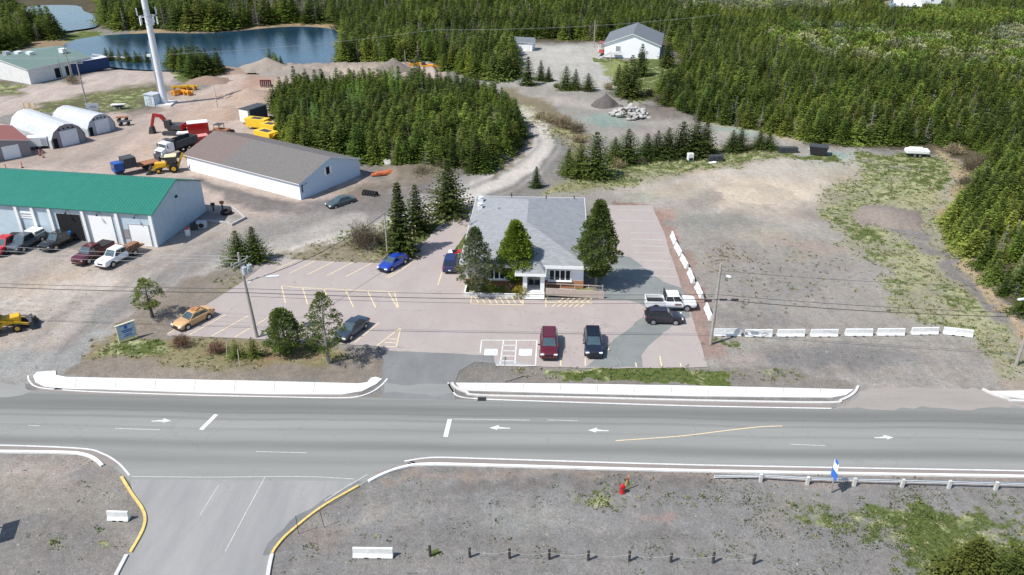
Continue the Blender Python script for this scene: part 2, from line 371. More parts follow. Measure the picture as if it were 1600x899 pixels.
# planted island by the pavement, left
isl=[(80,590),(130,555),(200,490),(250,450),(345,420),(420,400),(350,465),(262,525),(440,532),(560,540),(600,545),(602,590),(560,602),(100,596)]
pc(PF(isl,6),(158,148,136)); 
pc(PF([(170,520),(260,526),(520,540),(560,560),(520,580),(300,575),(170,560),(130,556)],12),(156,146,112)); pg(PF([(170,520),(260,526),(520,540),(560,560),(500,578),(300,575),(170,560),(130,556)],12),0.5,0.55)
pg(BF(235,540,45,20),0.95,0.15); pg(BF(215,548,60,16),0.7,0.3); pc(BF(455,560,90,16),(165,140,105),0.7)
pc(PF([(330,455),(400,425),(425,398),(700,340),(745,322),(700,345),(655,392),(610,410),(425,404),(350,462)],8),(156,146,124)); pg(PF([(330,440),(430,402),(570,350),(700,335),(745,322),(700,348),(655,392),(610,410),(425,404),(350,452)],8),0.50,0.5)
pg(PF([(640,370),(745,318),(700,350),(665,385)],6),0.9,0.1); pg(PF([(700,395),(742,345),(745,400),(722,410)],5),0.95,0.1)
# office planting bed and right side of the office
pg(PF([(728,446),(850,446),(850,466),(735,460)],4),0.85,0.5); pg(PF([(910,440),(950,446),(945,456),(910,456)],4),0.8,0.4)
# near ground, this side of the highway
pc(PF([(-400,700),(150,715),(200,745),(225,805),(200,1100),(-400,1100)],6),(166,160,152)); pc(BF(60,740,110,20),(188,176,166),0.8); pc(BF(120,790,90,20),(160,154,142),0.7)
pc(PF([(-400,790),(160,800),(200,870),(180,1100),(-400,1100)],20),(146,143,140),0.8); pg(BF(90,850,60,26),0.46,0.35); pg(BF(175,850,25,14),0.6,0.45); pg(BF(160,815,40,10),0.35,0.4)
pc(PF([(560,745),(640,728),(1700,745),(1700,1100),(400,1100),(430,860)],8),(152,150,147)); pc(LF([(590,752),(640,738),(1600,752)],12,8),(168,156,146),0.9)
pc(BF(660,805,120,26),(166,164,160),0.8); pc(BF(800,760,140,10),(140,136,132),0.8); pc(BF(720,830,200,30),(144,142,139),0.6); pc(BF(1045,808,26,14),(180,158,150),0.8); pc(BF(500,830,50,30),(160,150,142),0.8); pc(BF(850,810,60,25),(160,158,152),0.8)
pg(PF([(880,766),(990,752),(1000,764),(990,790),(895,795)],8),0.6,0.5); pg(BF(540,845,120,14),0.1,0.3); pg(BF(640,843,50,6),0.4,0.8); pg(BF(495,848,24,12),0.55,0.5); pg(BF(665,857,10,7),1,0.1)
pg(BF(1060,780,120,14),0.28,0.4); pg(PF([(1200,780),(1330,775),(1420,790),(1520,775),(1700,790),(1700,1000),(1420,1000),(1380,860),(1250,840)],40),0.60,0.25)
pg(PF([(1410,780),(1440,775),(1500,860),(1450,880)],10),0.78,0.15); pg(BF(1345,796,34,12),0.85,0.05); pg(BF(1100,870,160,22),0.25,0.4); pg(BF(1130,855,110,14),0.32,0.3)
pc(BF(1470,800,60,40),(162,160,158),0.5); pc(BF(820,815,120,34),(168,167,162),0.8); pc(BF(1000,840,160,20),(138,136,133),0.7); pc(BF(560,800,60,18,rot=-20),(172,166,158),0.8); pc(BF(1250,800,80,40),(160,156,146),0.5); pc(LF([(720,752),(900,756),(1100,758)],14,8),(132,128,124),0.7); pc(BF(700,880,140,16),(160,155,150),0.7); pc(BF(30,760,50,20),(176,168,156),0.7); pc(BF(150,740,60,14),(150,146,142),0.7)
# terrain relief: banks and rough strips (never under pavement)
Z=np.full(len(GX),-0.03)
def rise(mask,h,rough=0.4):
    global Z
    Z=Z+mask*h*(1-rough+rough*2*fbm(GX*0.5,GY*0.5,9))
PR=lambda pl,soft: polyfield(RX,RY,pl,soft)
rise(PR([(300,280),(340,294),(470,326),(560,300),(640,290),(690,300),(640,318),(560,322),(480,332),(400,322),(330,300)],10),0.5)
rise(PR([(600,262),(700,256),(800,236),(790,252),(700,278),(620,282)],12),0.9)
rise(PR([(1000,166),(1060,176),(1090,188),(1050,190),(1000,182)],8),1.2)
rise(PR([(110,588),(200,555),(500,562),(590,560),(595,588),(560,598)],9),0.22)
rise(PR([(640,738),(1100,742),(1100,758),(640,756)],8),0.15)
rise(PR([(1500,300),(1500,400),(1600,500),(1900,600),(1900,200),(1520,240)],30),0.8)
rise(PR([(440,100),(680,102),(680,114),(440,118)],6),1.1,0.6); 
Z=Z-PR([(110,52),(540,36),(545,100),(420,112),(150,108),(95,68)],10)*0.6-PR([(18,14),(140,8),(160,30),(150,46),(90,52),(40,40)],8)*0.6   # pond beds
Z=Z+(fbm(GX*0.9,GY*0.9,21,3)-0.5)*0.03
grass=np.clip(grass*(0.55+0.9*fbm(GX*0.22,GY*0.22,77)),0,1)
nxx,nyy=len(gx),len(gy)
idx=np.arange(nxx*nyy).reshape(nyy,nxx)
F=np.stack([idx[:-1,:-1].ravel(),idx[:-1,1:].ravel(),idx[1:,1:].ravel(),idx[1:,:-1].ravel()],1)
def ground_mat():
    m=bpy.data.materials.new('gravel_and_grass'); m.use_nodes=True; t=m.node_tree; p=t.nodes['Principled BSDF']; L=t.links.new
    p.inputs['Roughness'].default_value=0.95; p.inputs['Specular IOR Level'].default_value=0.1
    a=N(t,'Attribute',attribute_name='tint'); g=N(t,'Attribute',attribute_name='grass'); d=N(t,'Attribute',attribute_name='dry')
    tc=N(t,'TexCoord')
    def noise(sc_,det=5,rough=0.6,st=None):
        n=N(t,'TexNoise'); n.inputs['Scale'].default_value=sc_; n.inputs['Detail'].default_value=det; n.inputs['Roughness'].default_value=rough
        if st:
            mp=N(t,'Mapping'); mp.inputs['Scale'].default_value=st[:3]; mp.inputs['Rotation'].default_value=(0,0,R(st[3])); L(tc.outputs['Object'],mp.inputs[0]); L(mp.outputs[0],n.inputs['Vector'])
        else: L(tc.outputs['Object'],n.inputs['Vector'])
        return n
    def rng_(n,a0,a1,b0,b1):
        r=N(t,'MapRange'); r.inputs[1].default_value=a0; r.inputs[2].default_value=a1; r.inputs[3].default_value=b0; r.inputs[4].default_value=b1; L(n,r.inputs[0]); return r.outputs[0]
    def mul(x,y):
        q=N(t,'Math',operation='MULTIPLY'); L(x,q.inputs[0]); L(y,q.inputs[1]); return q.outputs[0]
    n1=noise(0.12,6,0.62); n2=noise(1.3,6,0.7); n3=noise(5,4,0.8); n5=noise(0.5,5,0.6,(1,0.25,1,35)); 
    s=mul(mul(rng_(n1.outputs[0],0.3,0.7,0.86,1.12),rng_(n2.outputs[0],0.3,0.7,0.82,1.18)),mul(rng_(n3.outputs[0],0.3,0.7,0.72,1.28),rng_(n5.outputs[0],0.35,0.65,0.92,1.08)))
    sc_=N(t,'VectorMath',operation='SCALE'); L(a.outputs['Color'],sc_.inputs[0]); L(s,sc_.inputs['Scale'])
    # warm/cool drift of the gravel
    wm=N(t,'Mix',data_type='RGBA',blend_type='MULTIPLY'); n4=noise(0.35,4); L(rng_(n4.outputs[0],0.4,0.65,0,1),wm.inputs[0]); L(sc_.outputs[0],wm.inputs[6]); wm.inputs[7].default_value=(1.03,0.985,0.95,1)
    # dark stones and pale chips
    vo=N(t,'TexVoronoi'); vo.inputs['Scale'].default_value=1.6; L(tc.outputs['Object'],vo.inputs['Vector'])
    vc=N(t,'SeparateColor'); L(vo.outputs['Color'],vc.inputs[0])
    spot=mul(rng_(vo.outputs['Distance'],0.10,0.22,1,0),rng_(vc.outputs[0],0.80,0.86,0,1))
    dk=N(t,'Mix',data_type='RGBA'); L(mul(spot,rng_(n2.outputs[0],0.45,0.6,0,0.7)),dk.inputs[0]); L(wm.outputs[2],dk.inputs[6]); dk.inputs[7].default_value=(0.07,0.065,0.055,1)
    # grass
    gn=noise(0.9,8,0.72); gn2=noise(3.5,4,0.7); gcol=N(t,'ValToRGB'); L(gn2.outputs[0],gcol.inputs[0])
    e=gcol.color_ramp.elements; e[0].position=0.3; e[0].color=(0.040,0.062,0.016,1); e[1].position=0.7; e[1].color=(0.125,0.145,0.045,1)
    dcol=N(t,'ValToRGB'); L(gn2.outputs[0],dcol.inputs[0]); e=dcol.color_ramp.elements; e[0].position=0.3; e[0].color=(0.15,0.145,0.06,1); e[1].position=0.7; e[1].color=(0.42,0.43,0.25,1)
    dd=N(t,'Math',operation='ADD'); L(d.outputs['Fac'],dd.inputs[0]); L(rng_(noise(0.6,5).outputs[0],0.3,0.7,-0.6,0.6),dd.inputs[1]); dd.use_clamp=True
    gm=N(t,'Mix',data_type='RGBA'); L(rng_(dd.outputs[0],0.3,0.7,0,1),gm.inputs[0]); L(gcol.outputs[0],gm.inputs[6]); L(dcol.outputs[0],gm.inputs[7])
    th=N(t,'Math',operation='ADD'); L(g.outputs['Fac'],th.inputs[0]); L(gn.outputs[0],th.inputs[1])
    mask=rng_(th.outputs[0],1.0,1.12,0,1)
    fin=N(t,'Mix',data_type='RGBA'); L(mask,fin.inputs[0]); L(dk.outputs[2],fin.inputs[6]); L(gm.outputs[2],fin.inputs[7])
    L(fin.outputs[2],p.inputs['Base Color'])
    b=N(t,'Bump'); b.inputs['Strength'].default_value=0.7; b.inputs['Distance'].default_value=0.12
    bb=N(t,'Math',operation='ADD'); L(n3.outputs[0],bb.inputs[0]); L(n2.outputs[0],bb.inputs[1]); L(bb.outputs[0],b.inputs['Height']); L(b.outputs[0],p.inputs['Normal'])
    return m
GMAT=ground_mat()
gme=npmesh('ground',np.stack([GX,GY,Z],1),F,GMAT,{'tint':('FLOAT_COLOR',np.concatenate([col,np.ones((len(col),1))],1)),'grass':('FLOAT',grass),'dry':('FLOAT',dry)},True)
ground=link('ground',gme); tag(ground,kind='structure')

# ------------------------------------------------------------------ paved sheets
def sheet(name,poly,z,m,edge=0.0,smooth_n=0):
    P=[G(*p)[:2] for p in poly]
    if edge:   # ragged, subdivided outline
        Q=[]
        for i in range(len(P)):
            a=Vector(P[i]);b=Vector(P[(i+1)%len(P)]); n=max(1,int((b-a).length/0.8)); nn=Vector((-(b-a).y,(b-a).x)).normalized() if (b-a).length else Vector((0,0))
            for k in range(n): Q.append(a+(b-a)*k/n+nn*(rng.uniform(-edge,edge) if k else 0))
        P=Q
    me=bpy.data.meshes.new(name); V=[(p[0],p[1],z) for p in P]; tr=tessellate_polygon([[Vector(v) for v in V]])
    fs=[]
    for a,b,c in tr:
        cr=(V[b][0]-V[a][0])*(V[c][1]-V[a][1])-(V[b][1]-V[a][1])*(V[c][0]-V[a][0])
        fs.append((a,b,c) if cr>0 else (a,c,b))
    me.from_pydata(V,[],fs); me.materials.append(m); me.update()
    o=link(name,me); return tag(o,kind='structure')
def asphalt(name,c,c2,st=(1,1,1),rot=0,var=0.10,bands=None,cracks=0.0,pits=0.5):
    m=bpy.data.materials.new(name); m.use_nodes=True; t=m.node_tree; p=t.nodes['Principled BSDF']; L=t.links.new
    p.inputs['Roughness'].default_value=0.9; p.inputs['Specular IOR Level'].default_value=0.15
    tc=N(t,'TexCoord'); mp=N(t,'Mapping'); mp.inputs['Scale'].default_value=st; mp.inputs['Rotation'].default_value=(0,0,R(rot)); L(tc.outputs['Object'],mp.inputs[0])
    n=N(t,'TexNoise'); n.inputs['Scale'].default_value=0.35; n.inputs['Detail'].default_value=9; n.inputs['Roughness'].default_value=0.66; L(mp.outputs[0],n.inputs['Vector'])
    n2=N(t,'TexNoise'); n2.inputs['Scale'].default_value=9; n2.inputs['Detail'].default_value=3; L(tc.outputs['Object'],n2.inputs['Vector'])
    r=N(t,'MapRange'); r.inputs[1].default_value=0.33; r.inputs[2].default_value=0.67; L(n.outputs[0],r.inputs[0])
    mx=N(t,'Mix',data_type='RGBA'); L(r.outputs[0],mx.inputs[0]); mx.inputs[6].default_value=(*alb(c),1); mx.inputs[7].default_value=(*alb(c2),1)
    out=mx.outputs[2]
    if bands:      # worn wheel tracks: (distance from origin across the road, half width, strength)
        sx=N(t,'SeparateXYZ'); m2=N(t,'Mapping'); m2.inputs['Rotation'].default_value=(0,0,R(rot)); L(tc.outputs['Object'],m2.inputs[0]); L(m2.outputs[0],sx.inputs[0])
        ns=N(t,'TexNoise'); ns.inputs['Scale'].default_value=0.06; L(tc.outputs['Object'],ns.inputs['Vector'])
        ad=N(t,'Math',operation='MULTIPLY_ADD'); L(ns.outputs[0],ad.inputs[0]); ad.inputs[1].default_value=1.0; L(sx.outputs[1],ad.inputs[2])
        for (c0,hw,k) in bands:
            s_=N(t,'Math',operation='SUBTRACT'); L(ad.outputs[0],s_.inputs[0]); s_.inputs[1].default_value=c0+0.5
            ab=N(t,'Math',operation='ABSOLUTE'); L(s_.outputs[0],ab.inputs[0])
            rr=N(t,'MapRange',interpolation_type='SMOOTHSTEP'); rr.inputs[1].default_value=0; rr.inputs[2].default_value=hw; rr.inputs[3].default_value=k; rr.inputs[4].default_value=1; L(ab.outputs[0],rr.inputs[0])
            v=N(t,'VectorMath',operation='SCALE'); L(out,v.inputs[0]); L(rr.outputs[0],v.inputs['Scale']); out=v.outputs[0]
    r2=N(t,'MapRange'); r2.inputs[1].default_value=0.3; r2.inputs[2].default_value=0.7; r2.inputs[3].default_value=1-var; r2.inputs[4].default_value=1+var; L(n2.outputs[0],r2.inputs[0])
    v=N(t,'VectorMath',operation='SCALE'); L(out,v.inputs[0]); L(r2.outputs[0],v.inputs['Scale']); out=v.outputs[0]
    if cracks:
        vo=N(t,'TexVoronoi',feature='DISTANCE_TO_EDGE'); vo.inputs['Scale'].default_value=0.16
        wp=N(t,'TexNoise'); wp.inputs['Scale'].default_value=0.8; wp.inputs['Detail'].default_value=4; L(tc.outputs['Object'],wp.inputs['Vector'])
        vv=N(t,'VectorMath',operation='MULTIPLY_ADD'); L(wp.outputs['Color'],vv.inputs[0]); vv.inputs[1].default_value=(2,2,2); L(tc.outputs['Object'],vv.inputs[2]); L(vv.outputs[0],vo.inputs['Vector'])
        rr=N(t,'MapRange'); rr.inputs[1].default_value=0.0; rr.inputs[2].default_value=0.012; rr.inputs[3].default_value=cracks; rr.inputs[4].default_value=0; L(vo.outputs['Distance'],rr.inputs[0])
        gate=N(t,'MapRange'); gate.inputs[1].default_value=0.46; gate.inputs[2].default_value=0.54; L(n.outputs[0],gate.inputs[0])
        mm=N(t,'Math',operation='MULTIPLY'); L(rr.outputs[0],mm.inputs[0]); L(gate.outputs[0],mm.inputs[1])
        mx2=N(t,'Mix',data_type='RGBA'); L(mm.outputs[0],mx2.inputs[0]); L(out,mx2.inputs[6]); mx2.inputs[7].default_value=(0.06,0.055,0.05,1); out=mx2.outputs[2]
    L(out,p.inputs['Base Color'])
    b=N(t,'Bump'); b.inputs['Strength'].default_value=0.3; b.inputs['Distance'].default_value=0.02; L(n2.outputs[0],b.inputs['Height']); L(b.outputs[0],p.inputs['Normal'])
    return m
HWY=asphalt('highway_asphalt',(168,169,164),(186,186,180),(0.06,1.3,1),1.5,0.07,[(62.0,1.9,0.66),(63.4,0.5,0.85),(60.2,0.35,0.82),(56.4,1.1,0.74),(54.2,0.9,0.86),(58.7,0.25,0.9),(61.2,0.25,0.85)],0.14)
SIDE=asphalt('side_road_asphalt',(176,176,174),(196,195,192),(1.2,0.2,1),-20,0.05,None,0.12)
LOT=asphalt('parking_asphalt',(204,191,185),(214,202,196),(1,0.6,1),10,0.07,None,0.3)
DRV=asphalt('driveway_asphalt',(146,148,147),(166,167,165),(1,0.5,1),0,0.06,None,0.3)
PATCH=asphalt('patch_asphalt',(150,156,154),(172,176,172),(0.5,1,1),30,0.07,None,0.35)
SEAL=asphalt('fresh_black_asphalt',(104,106,108),(126,127,128),(1,1,1),0,0.08)
sheet('highway',[(-900,604),(0,610),(60,610),(300,616),(700,624),(1320,634),(1345,610),(1540,614),(1600,634),(2600,668),(2600,778),(1600,745),(1100,736),(760,727),(665,726),(620,732),(578,750),(560,762),(205,755),(185,736),(160,722),(110,709),(0,706),(-900,696)],0.0,HWY)
sheet('side_road',[(203,750),(565,752),(500,795),(450,835),(424,868),(412,930),(395,1100),(80,1100),(150,960),(184,899),(203,862),(227,812),(226,800),(207,770)],0.006,SIDE)
sheet('driveway',[(604,543),(600,562),(596,592),(596,622),(712,625),(712,596),(718,580),(742,566),(778,569),(778,550),(690,546)],0.010,DRV,0.05)
lotpoly=[(425,404),(520,409),(600,412),(640,400),(655,391),(682,356),(712,336),(742,320),(752,326),(742,346),(722,374),(705,398),(728,446),(735,462),(850,470),(936,468),(940,445),(948,400),(946,321),(1018,321),(1036,360),(1052,410),(1064,448),(1080,492),(1092,530),(1106,574),(970,576),(870,574),(775,572),(772,556),(600,548),(588,541),(440,532),(330,527),(260,525),(320,478),(347,461),(365,450),(400,425)]
sheet('parking_lot',lotpoly,0.014,LOT,0.07)
sheet('asphalt_patch',[(934,456),(946,420),(960,400),(985,402),(1035,440),(1064,450),(1076,478),(1079,496),(1062,500),(1020,535),(1002,556),(1004,574),(916,574),(948,540),(975,520),(1005,495),(1010,480),(985,470),(936,468)],0.019,PATCH,0.12)
sheet('asphalt_patch',[(776,571),(836,571.5),(800,564),(777,562)],0.019,asphalt('pale_patch',(196,198,196),(212,212,208)))
sheet('asphalt_patch',[(540,774),(566,752),(556,752),(500,785),(452,815),(418,850),(410,868),(424,868),(450,835),(500,795)],0.011,asphalt('dark_edge_asphalt',(140,142,144),(160,161,162)),0.15)
SPILL=asphalt('gravel_spill',(186,177,170),(200,192,184),(0.3,1.5,1),1.5,0.12)
sheet('gravel_spill',[(1300,640),(1330,628),(1344,612),(1360,604),(1440,606),(1520,606),(1548,614),(1580,628),(1640,637),(1560,636),(1500,641),(1440,635),(1380,641),(1340,637)],0.007,SPILL,0.30)
sheet('gravel_spill',[(-60,596),(40,600),(50,612),(20,620),(-60,616)],0.007,asphalt('pale_spill',(176,175,171),(190,188,183),(0.3,1.5,1),1.5,0.1),0.30)
sheet('gravel_spill',[(600,598),(640,603),(708,599),(712,612),(690,619),(650,616),(600,614)],0.016,asphalt('pale_spill2',(170,171,168),(182,182,178),(0.3,1.5,1),1.5,0.1),0.2)
# kerbs, pavements
PAVE=mat('pale_concrete',(0.60,0.595,0.58),0.8,var=0.06,scale=1.2,dirt=(0.55,0.53,0.50))
KERB=mat('kerb_concrete',(0.50,0.485,0.46),0.85,var=0.08,scale=3)
MW=mat('white_road_paint',(0.60,0.60,0.58),0.7,var=0.12,scale=4,dirt=(0.40,0.40,0.39)); MWW=mat('worn_white_paint',(0.43,0.42,0.40),0.8,var=0.2,scale=3)
MY=mat('yellow_road_paint',(0.62,0.50,0.31),0.7,var=0.15,scale=4); MYK=mat('yellow_kerb_paint',(0.58,0.42,0.14),0.7,var=0.15,scale=3)
GUT=asphalt('gutter_gravel',(170,160,154),(186,176,168),(0.3,2,1),1.5,0.1)
def slab(name,poly,z0,z1,m,joints=None):
    mb=MB(); mb.prism([G(*p)[:2] for p in poly],z0,z1); return tag(mb.build(name,m),kind='structure')
slab('pavement',[(52,588),(58,582),(87,580),(88,587),(104,590),(250,593),(400,596),(560,600),(574,598),(582,588),(597,593),(588,601),(566,612),(535,617),(430,617),(300,614),(150,609),(100,608),(70,605),(55,597)],-0.05,0.07,PAVE)
slab('pavement',[(712,599),(900,600.5),(1100,604),(1334,609.5),(1322,618),(1300,622),(1100,620),(900,616),(730,611),(718,606)],-0.05,0.07,PAVE)
slab('pavement',[(1546,612),(1620,611),(1700,613),(1700,627),(1600,624),(1570,619)],-0.05,0.07,PAVE)
def strip(name,pts,wd,z0,z1,m,edge=0):
    P=[Vector(G(*p)[:2]) for p in pts]; Lf=[];Rt=[]
    for i,p in enumerate(P):
        d=(P[min(i+1,len(P)-1)]-P[max(i-1,0)]).normalized(); n=Vector((-d.y,d.x))*wd/2; Lf.append(p+n); Rt.append(p-n)
    mb=MB()
    for i in range(len(P)-1):
        vs=[(*Lf[i],z0),(*Rt[i],z0),(*Rt[i+1],z0),(*Lf[i+1],z0),(*Lf[i],z1),(*Rt[i],z1),(*Rt[i+1],z1),(*Lf[i+1],z1)]
        if z1>z0+0.02: mb.add(vs,[(4,5,6,7),(0,1,5,4),(2,3,7,6)]+([(1,2,6,5)])+([(3,0,4,7)]))
        else: mb.add(vs[4:],[(0,1,2,3)])
    return mb,name,m
def curve(pts,n=6):
    out=[]
    P=[Vector(p) for p in pts]
    for i in range(len(P)-1):
        a=P[max(i-1,0)];b=P[i];c=P[i+1];d=P[min(i+2,len(P)-1)]
        for k in range(n):
            t=k/n; out.append(0.5*((2*b)+(c-a)*t+(2*a-5*b+4*c-d)*t*t+(-a+3*b-3*c+d)*t**3))
    out.append(P[-1]); return [tuple(p) for p in out]
def kerb(pts,wd,h,m,name='kerb'):
    mb,n_,m_=strip(name,curve(pts),wd,-0.05,h,m); return tag(mb.build(name,m),kind='structure')
kerb([(706,599),(712,606),(728,613),(750,618.5),(900,622),(1100,627),(1290,630),(1315,625.5),(1333,616),(1341,604)],0.26,0.12,KERB)
kerb([(1535,609),(1552,617),(1575,624),(1600,628),(1800,634)],0.3,0.15,KERB)
kerb([(-200,704),(0,706.5),(100,708),(130,711),(148,718),(160,728.5)],0.28,0.14,WHITE)
kerb([(576,753),(600,741),(630,731),(665,726.5),(760,728),(1100,737),(1600,745.5),(1900,750)],0.25,0.14,WHITE)
kerb([(190,746),(206,772),(222,795),(227,812),(222,832),(204,864)],0.22,0.12,MYK)
kerb([(560,760),(500,795),(450,835),(432,855),(425,866)],0.20,0.12,MYK)
kerb([(198,868),(184,895),(160,940)],0.28,0.13,KERB); kerb([(425,867),(419,898),(412,960)],0.28,0.13,KERB)

# gutters in pinkish gravel between kerb and white line
mb,_,_=strip('gutter',curve([(60,606),(120,612),(300,617),(560,620)]),0.75,0.003,0.008,GUT); tag(mb.build('gutter',GUT),kind='structure')
mb,_,_=strip('gutter',curve([(740,621),(900,626),(1100,631),(1300,635)]),0.9,0.003,0.008,GUT); tag(mb.build('gutter',GUT),kind='structure')
mb,_,_=strip('gutter',curve([(590,741),(640,727),(690,721),(1100,731),(1600,740),(1800,744)]),0.62,0.003,0.008,GUT); tag(mb.build('gutter',GUT),kind='structure')
mb,_,_=strip('gutter',curve([(-200,699),(0,701),(110,704),(150,711),(180,728)]),0.6,0.003,0.008,GUT); tag(mb.build('gutter',GUT),kind='structure')
# markings
def lines(name,segs,wd,z,m):
    mb=MB()
    for s_ in segs:
        k,_,_=strip('',s_ if len(s_)==2 else curve(s_),wd,z,z+0.004,m); mb.add(k.v,k.f)
    return tag(mb.build(name,m),kind='structure')
lines('edge_lines',[[(44,587),(46,596),(58,605),(90,609),(160,613),(300,617.5),(430,620.3),(520,622),(556,620.5),(580,613),(596,602),(605,592)],
  [(700,598),(706,609),(718,620),(760,624),(900,629),(1100,635),(1299,638.5)],
  [(-200,693),(0,696),(125,701),(160,709),(185,724),(202,743)],[(632,721),(660,716.5),(690,715),(760,717),(1100,727),(1600,736),(1850,741)]],0.16,0.012,MW)
lines('thin_lines',[[(574,742),(540,762),(507,783)],[(700,655),(828,657)],[(855,656.5),(903,658)],[(1235,694.5),(1290,697)],[(180,670),(250,672)],[(44,665),(62,666)]],0.09,0.012,MWW)
lines('thin_lines',[[(414,746),(352,862)],[(342,758),(313,805)],[(205,745),(330,746),(470,745),(554,749)],[(400,706),(480,708)]],0.08,0.013,MWW)
lines('yellow_line',[[(962,689),(1060,682),(1120,675),(1180,668),(1222,666)]],0.11,0.012,MY)
lines('pavement_joints',[[(120+k*62,592.3+k*0.95),(118+k*62,606.5+k*1.2)] for k in range(7)]+[[(760+k*58,601+k*0.75),(759+k*58,610.6+k*0.8)] for k in range(10)],0.06,0.0715,mat('joint_grey',(0.30,0.29,0.28),0.9))
lines('stop_line',[[(338,648),(314,672)],[(703,655),(696,683)]],0.42,0.012,MW)
def arrow(cx,cy,wpx,flip,name='turn_arrow'):
    # a left-turn arrow lying flat on the lane, seen stretched along the road
    c=G(cx,cy); s_=wpx/ (0.0195*(cy+200)); mb=MB()
    pts=[(-0.5,-0.10),(0.12,-0.10),(0.12,-0.30),(0.5,0.02),(0.05,0.42),(0.05,0.16),(-0.12,0.10),(-0.3,0.02),(-0.5,0.02)]
    mb.prism([(c.x+(x if not flip else -x)*s_,c.y+y*s_*0.52) for x,y in pts],0.010,0.014); return tag(mb.build(name,MW),kind='structure')
arrow(252,658,30,False); arrow(781,669,32,True); arrow(935,673,32,True); arrow(1381,684,30,False)
ylots=[[(464.5,407),(431,421)],[(492.5,408),(452.5,427.5)],[(521,409.5),(480.5,429.5)],[(551,410.5),(511,431)],[(581,411.5),(541,432.5)],[(650,399),(644,409),(632,419),(607,434.5)],[(626,417),(603,434)],[(691,425),(684,446)],
 [(440,447),(473,450),(540,453),(622,457)],[(440,447),(446,474)],[(473,450),(480.5,475.5)],[(506,451),(516,478)],[(539.5,452.5),(552,480)],[(574,454),(587,481)],[(607,457),(621,481)],[(616,455.5),(622.5,481)],
 [(275,514),(261,522.5)],[(353,492),(295,524)],[(387.5,494),(331,525.5)],[(421,495.5),(367,527)],[(592.5,504.5),(554,536)],[(491,500),(452,530)],[(626,512.5),(589,540.5)],[(626,512.5),(619,542.5)],[(589,541),(619,542.5)],[(606,530),(622,530.3)],[(601,535.5),(620.5,536)],[(616,518),(625,518)],
 [(737,461.7),(817,463)],[(735.4,475),(817.4,477)],[(737,461.7),(735.4,475)],[(817,463),(817.4,477)]]
for k in range(8): ylots.append([(740+k*9.6,462),(749+k*9.6,475.5)])
ylots+=[[(853,466),(853,480)],[(853,473),(925,474)]]+[[(880+k*9,466.5),(862+k*9,480)] for k in range(6)]
ylots+=[[(876.4,560),(875.8,572.4)],[(914.6,560),(914.6,572)],[(993,567),(994.5,574)],[(1031,557),(1034,573)],[(1063,568),(1064,573)],[(950,535),(951,549)]]
lines('yellow_stall_lines',ylots,0.13,0.020,MY)
wl=[[(752.5,532),(750.4,552)],[(752.5,532),(840,532.3)],[(786.7,532.6),(781.5,569)],[(807,532.6),(804.6,568.4)],[(839,532.6),(836.6,571.6)],[(775,571),(837,571.6)],[(785,540),(806.5,540)],[(784,548.6),(806,549)],[(783,556.5),(805.5,557)],[(782,564),(805,564.5)]]
lines('white_stall_lines',wl,0.13,0.022,MW)
wl=[[(984,364),(1035,365)],[(985,374),(1036,375.5)],[(987.5,384),(1040,386)],[(991,395),(1044,396)],[(995,406),(1047.5,409)],[(999,418),(1052.5,420)],[(1005,430.5),(1057.5,433)],[(968,345),(1026,346)],[(965,328),(1018,329)]]
lines('worn_stall_lines',wl,0.12,0.022,MWW)
for sq in ([(758,546),(777.5,546),(776.5,555.5),(757,555.5)],[(812,546),(831,546),(830,556),(811,556)]):
    sheet('painted_square',sq,0.022,mat('pale_blue_paint',(0.50,0.54,0.54),0.8,var=0.15)); lines('square_outline',[[sq[i],sq[(i+1)%4]] for i in range(4)],0.1,0.024,MW)
# water
WAT=mat('pond_water',(0.012,0.038,0.065),0.07,var=0.35,scale=0.05,bump=0.0,spec=0.5,stretch=(0.3,1.2,1))
t=WAT.node_tree; p=t.nodes['Principled BSDF']; n=N(t,'TexNoise'); n.inputs['Scale'].default_value=1.2; n.inputs['Detail'].default_value=4; b=N(t,'Bump'); b.inputs['Strength'].default_value=0.35; b.inputs['Distance'].default_value=0.15
tc=N(t,'TexCoord'); t.links.new(tc.outputs['Object'],n.inputs['Vector']); t.links.new(n.outputs[0],b.inputs['Height']); t.links.new(b.outputs[0],p.inputs['Normal'])
lake=[(100,70),(120,62),(170,55),(250,52),(330,52),(420,44),(470,42),(520,46),(536,60),(532,80),(520,98),(470,108),(380,112),(300,112),(200,108),(150,100),(110,90)]
sheet('lake',[tuple(x) for x in curve(lake+[lake[0]],3)[:-1]],0.02,WAT)
pond=[(22,16),(60,9),(120,9),(132,18),(152,26),(155,40),(120,47),(90,49),(62,44),(40,32)]
sheet('pond',[tuple(x) for x in curve(pond+[pond[0]],3)[:-1]],0.02,WAT)

# ================================================================== BUILDINGS
SHGREY=mat('grey_shingle',(0.225,0.235,0.245),0.9,var=0.22,scale=2.2,stretch=(0.6,2.2,1),bump=0.2,detail=8,dirt=(0.27,0.275,0.28))
SHBROWN=mat('brown_shingle',(0.150,0.118,0.105),0.9,var=0.2,scale=5,bump=0.2); SHGB=mat('grey_brown_shingle',(0.135,0.125,0.118),0.9,var=0.2,scale=5,bump=0.2)
SHSLATE=mat('slate_shingle',(0.13,0.145,0.16),0.9,var=0.15,scale=4)
REDROOF=mat('red_brown_roof',(0.22,0.085,0.075),0.85,var=0.12,scale=3)
SIDING=mat('white_siding',(0.82,0.83,0.84),0.55,var=0.05,scale=1,stretch=(0.2,0.2,9),bump=0.3)
BRICK=mat('orange_brick',(0.42,0.20,0.10),0.9,var=0.22,scale=5,stretch=(2,2,5),dirt=(0.30,0.20,0.14))
TRIM=mat('white_trim',(0.76,0.76,0.75),0.5,var=0.03)
GREYW=mat('taupe_siding',(0.26,0.24,0.24),0.7,var=0.08)
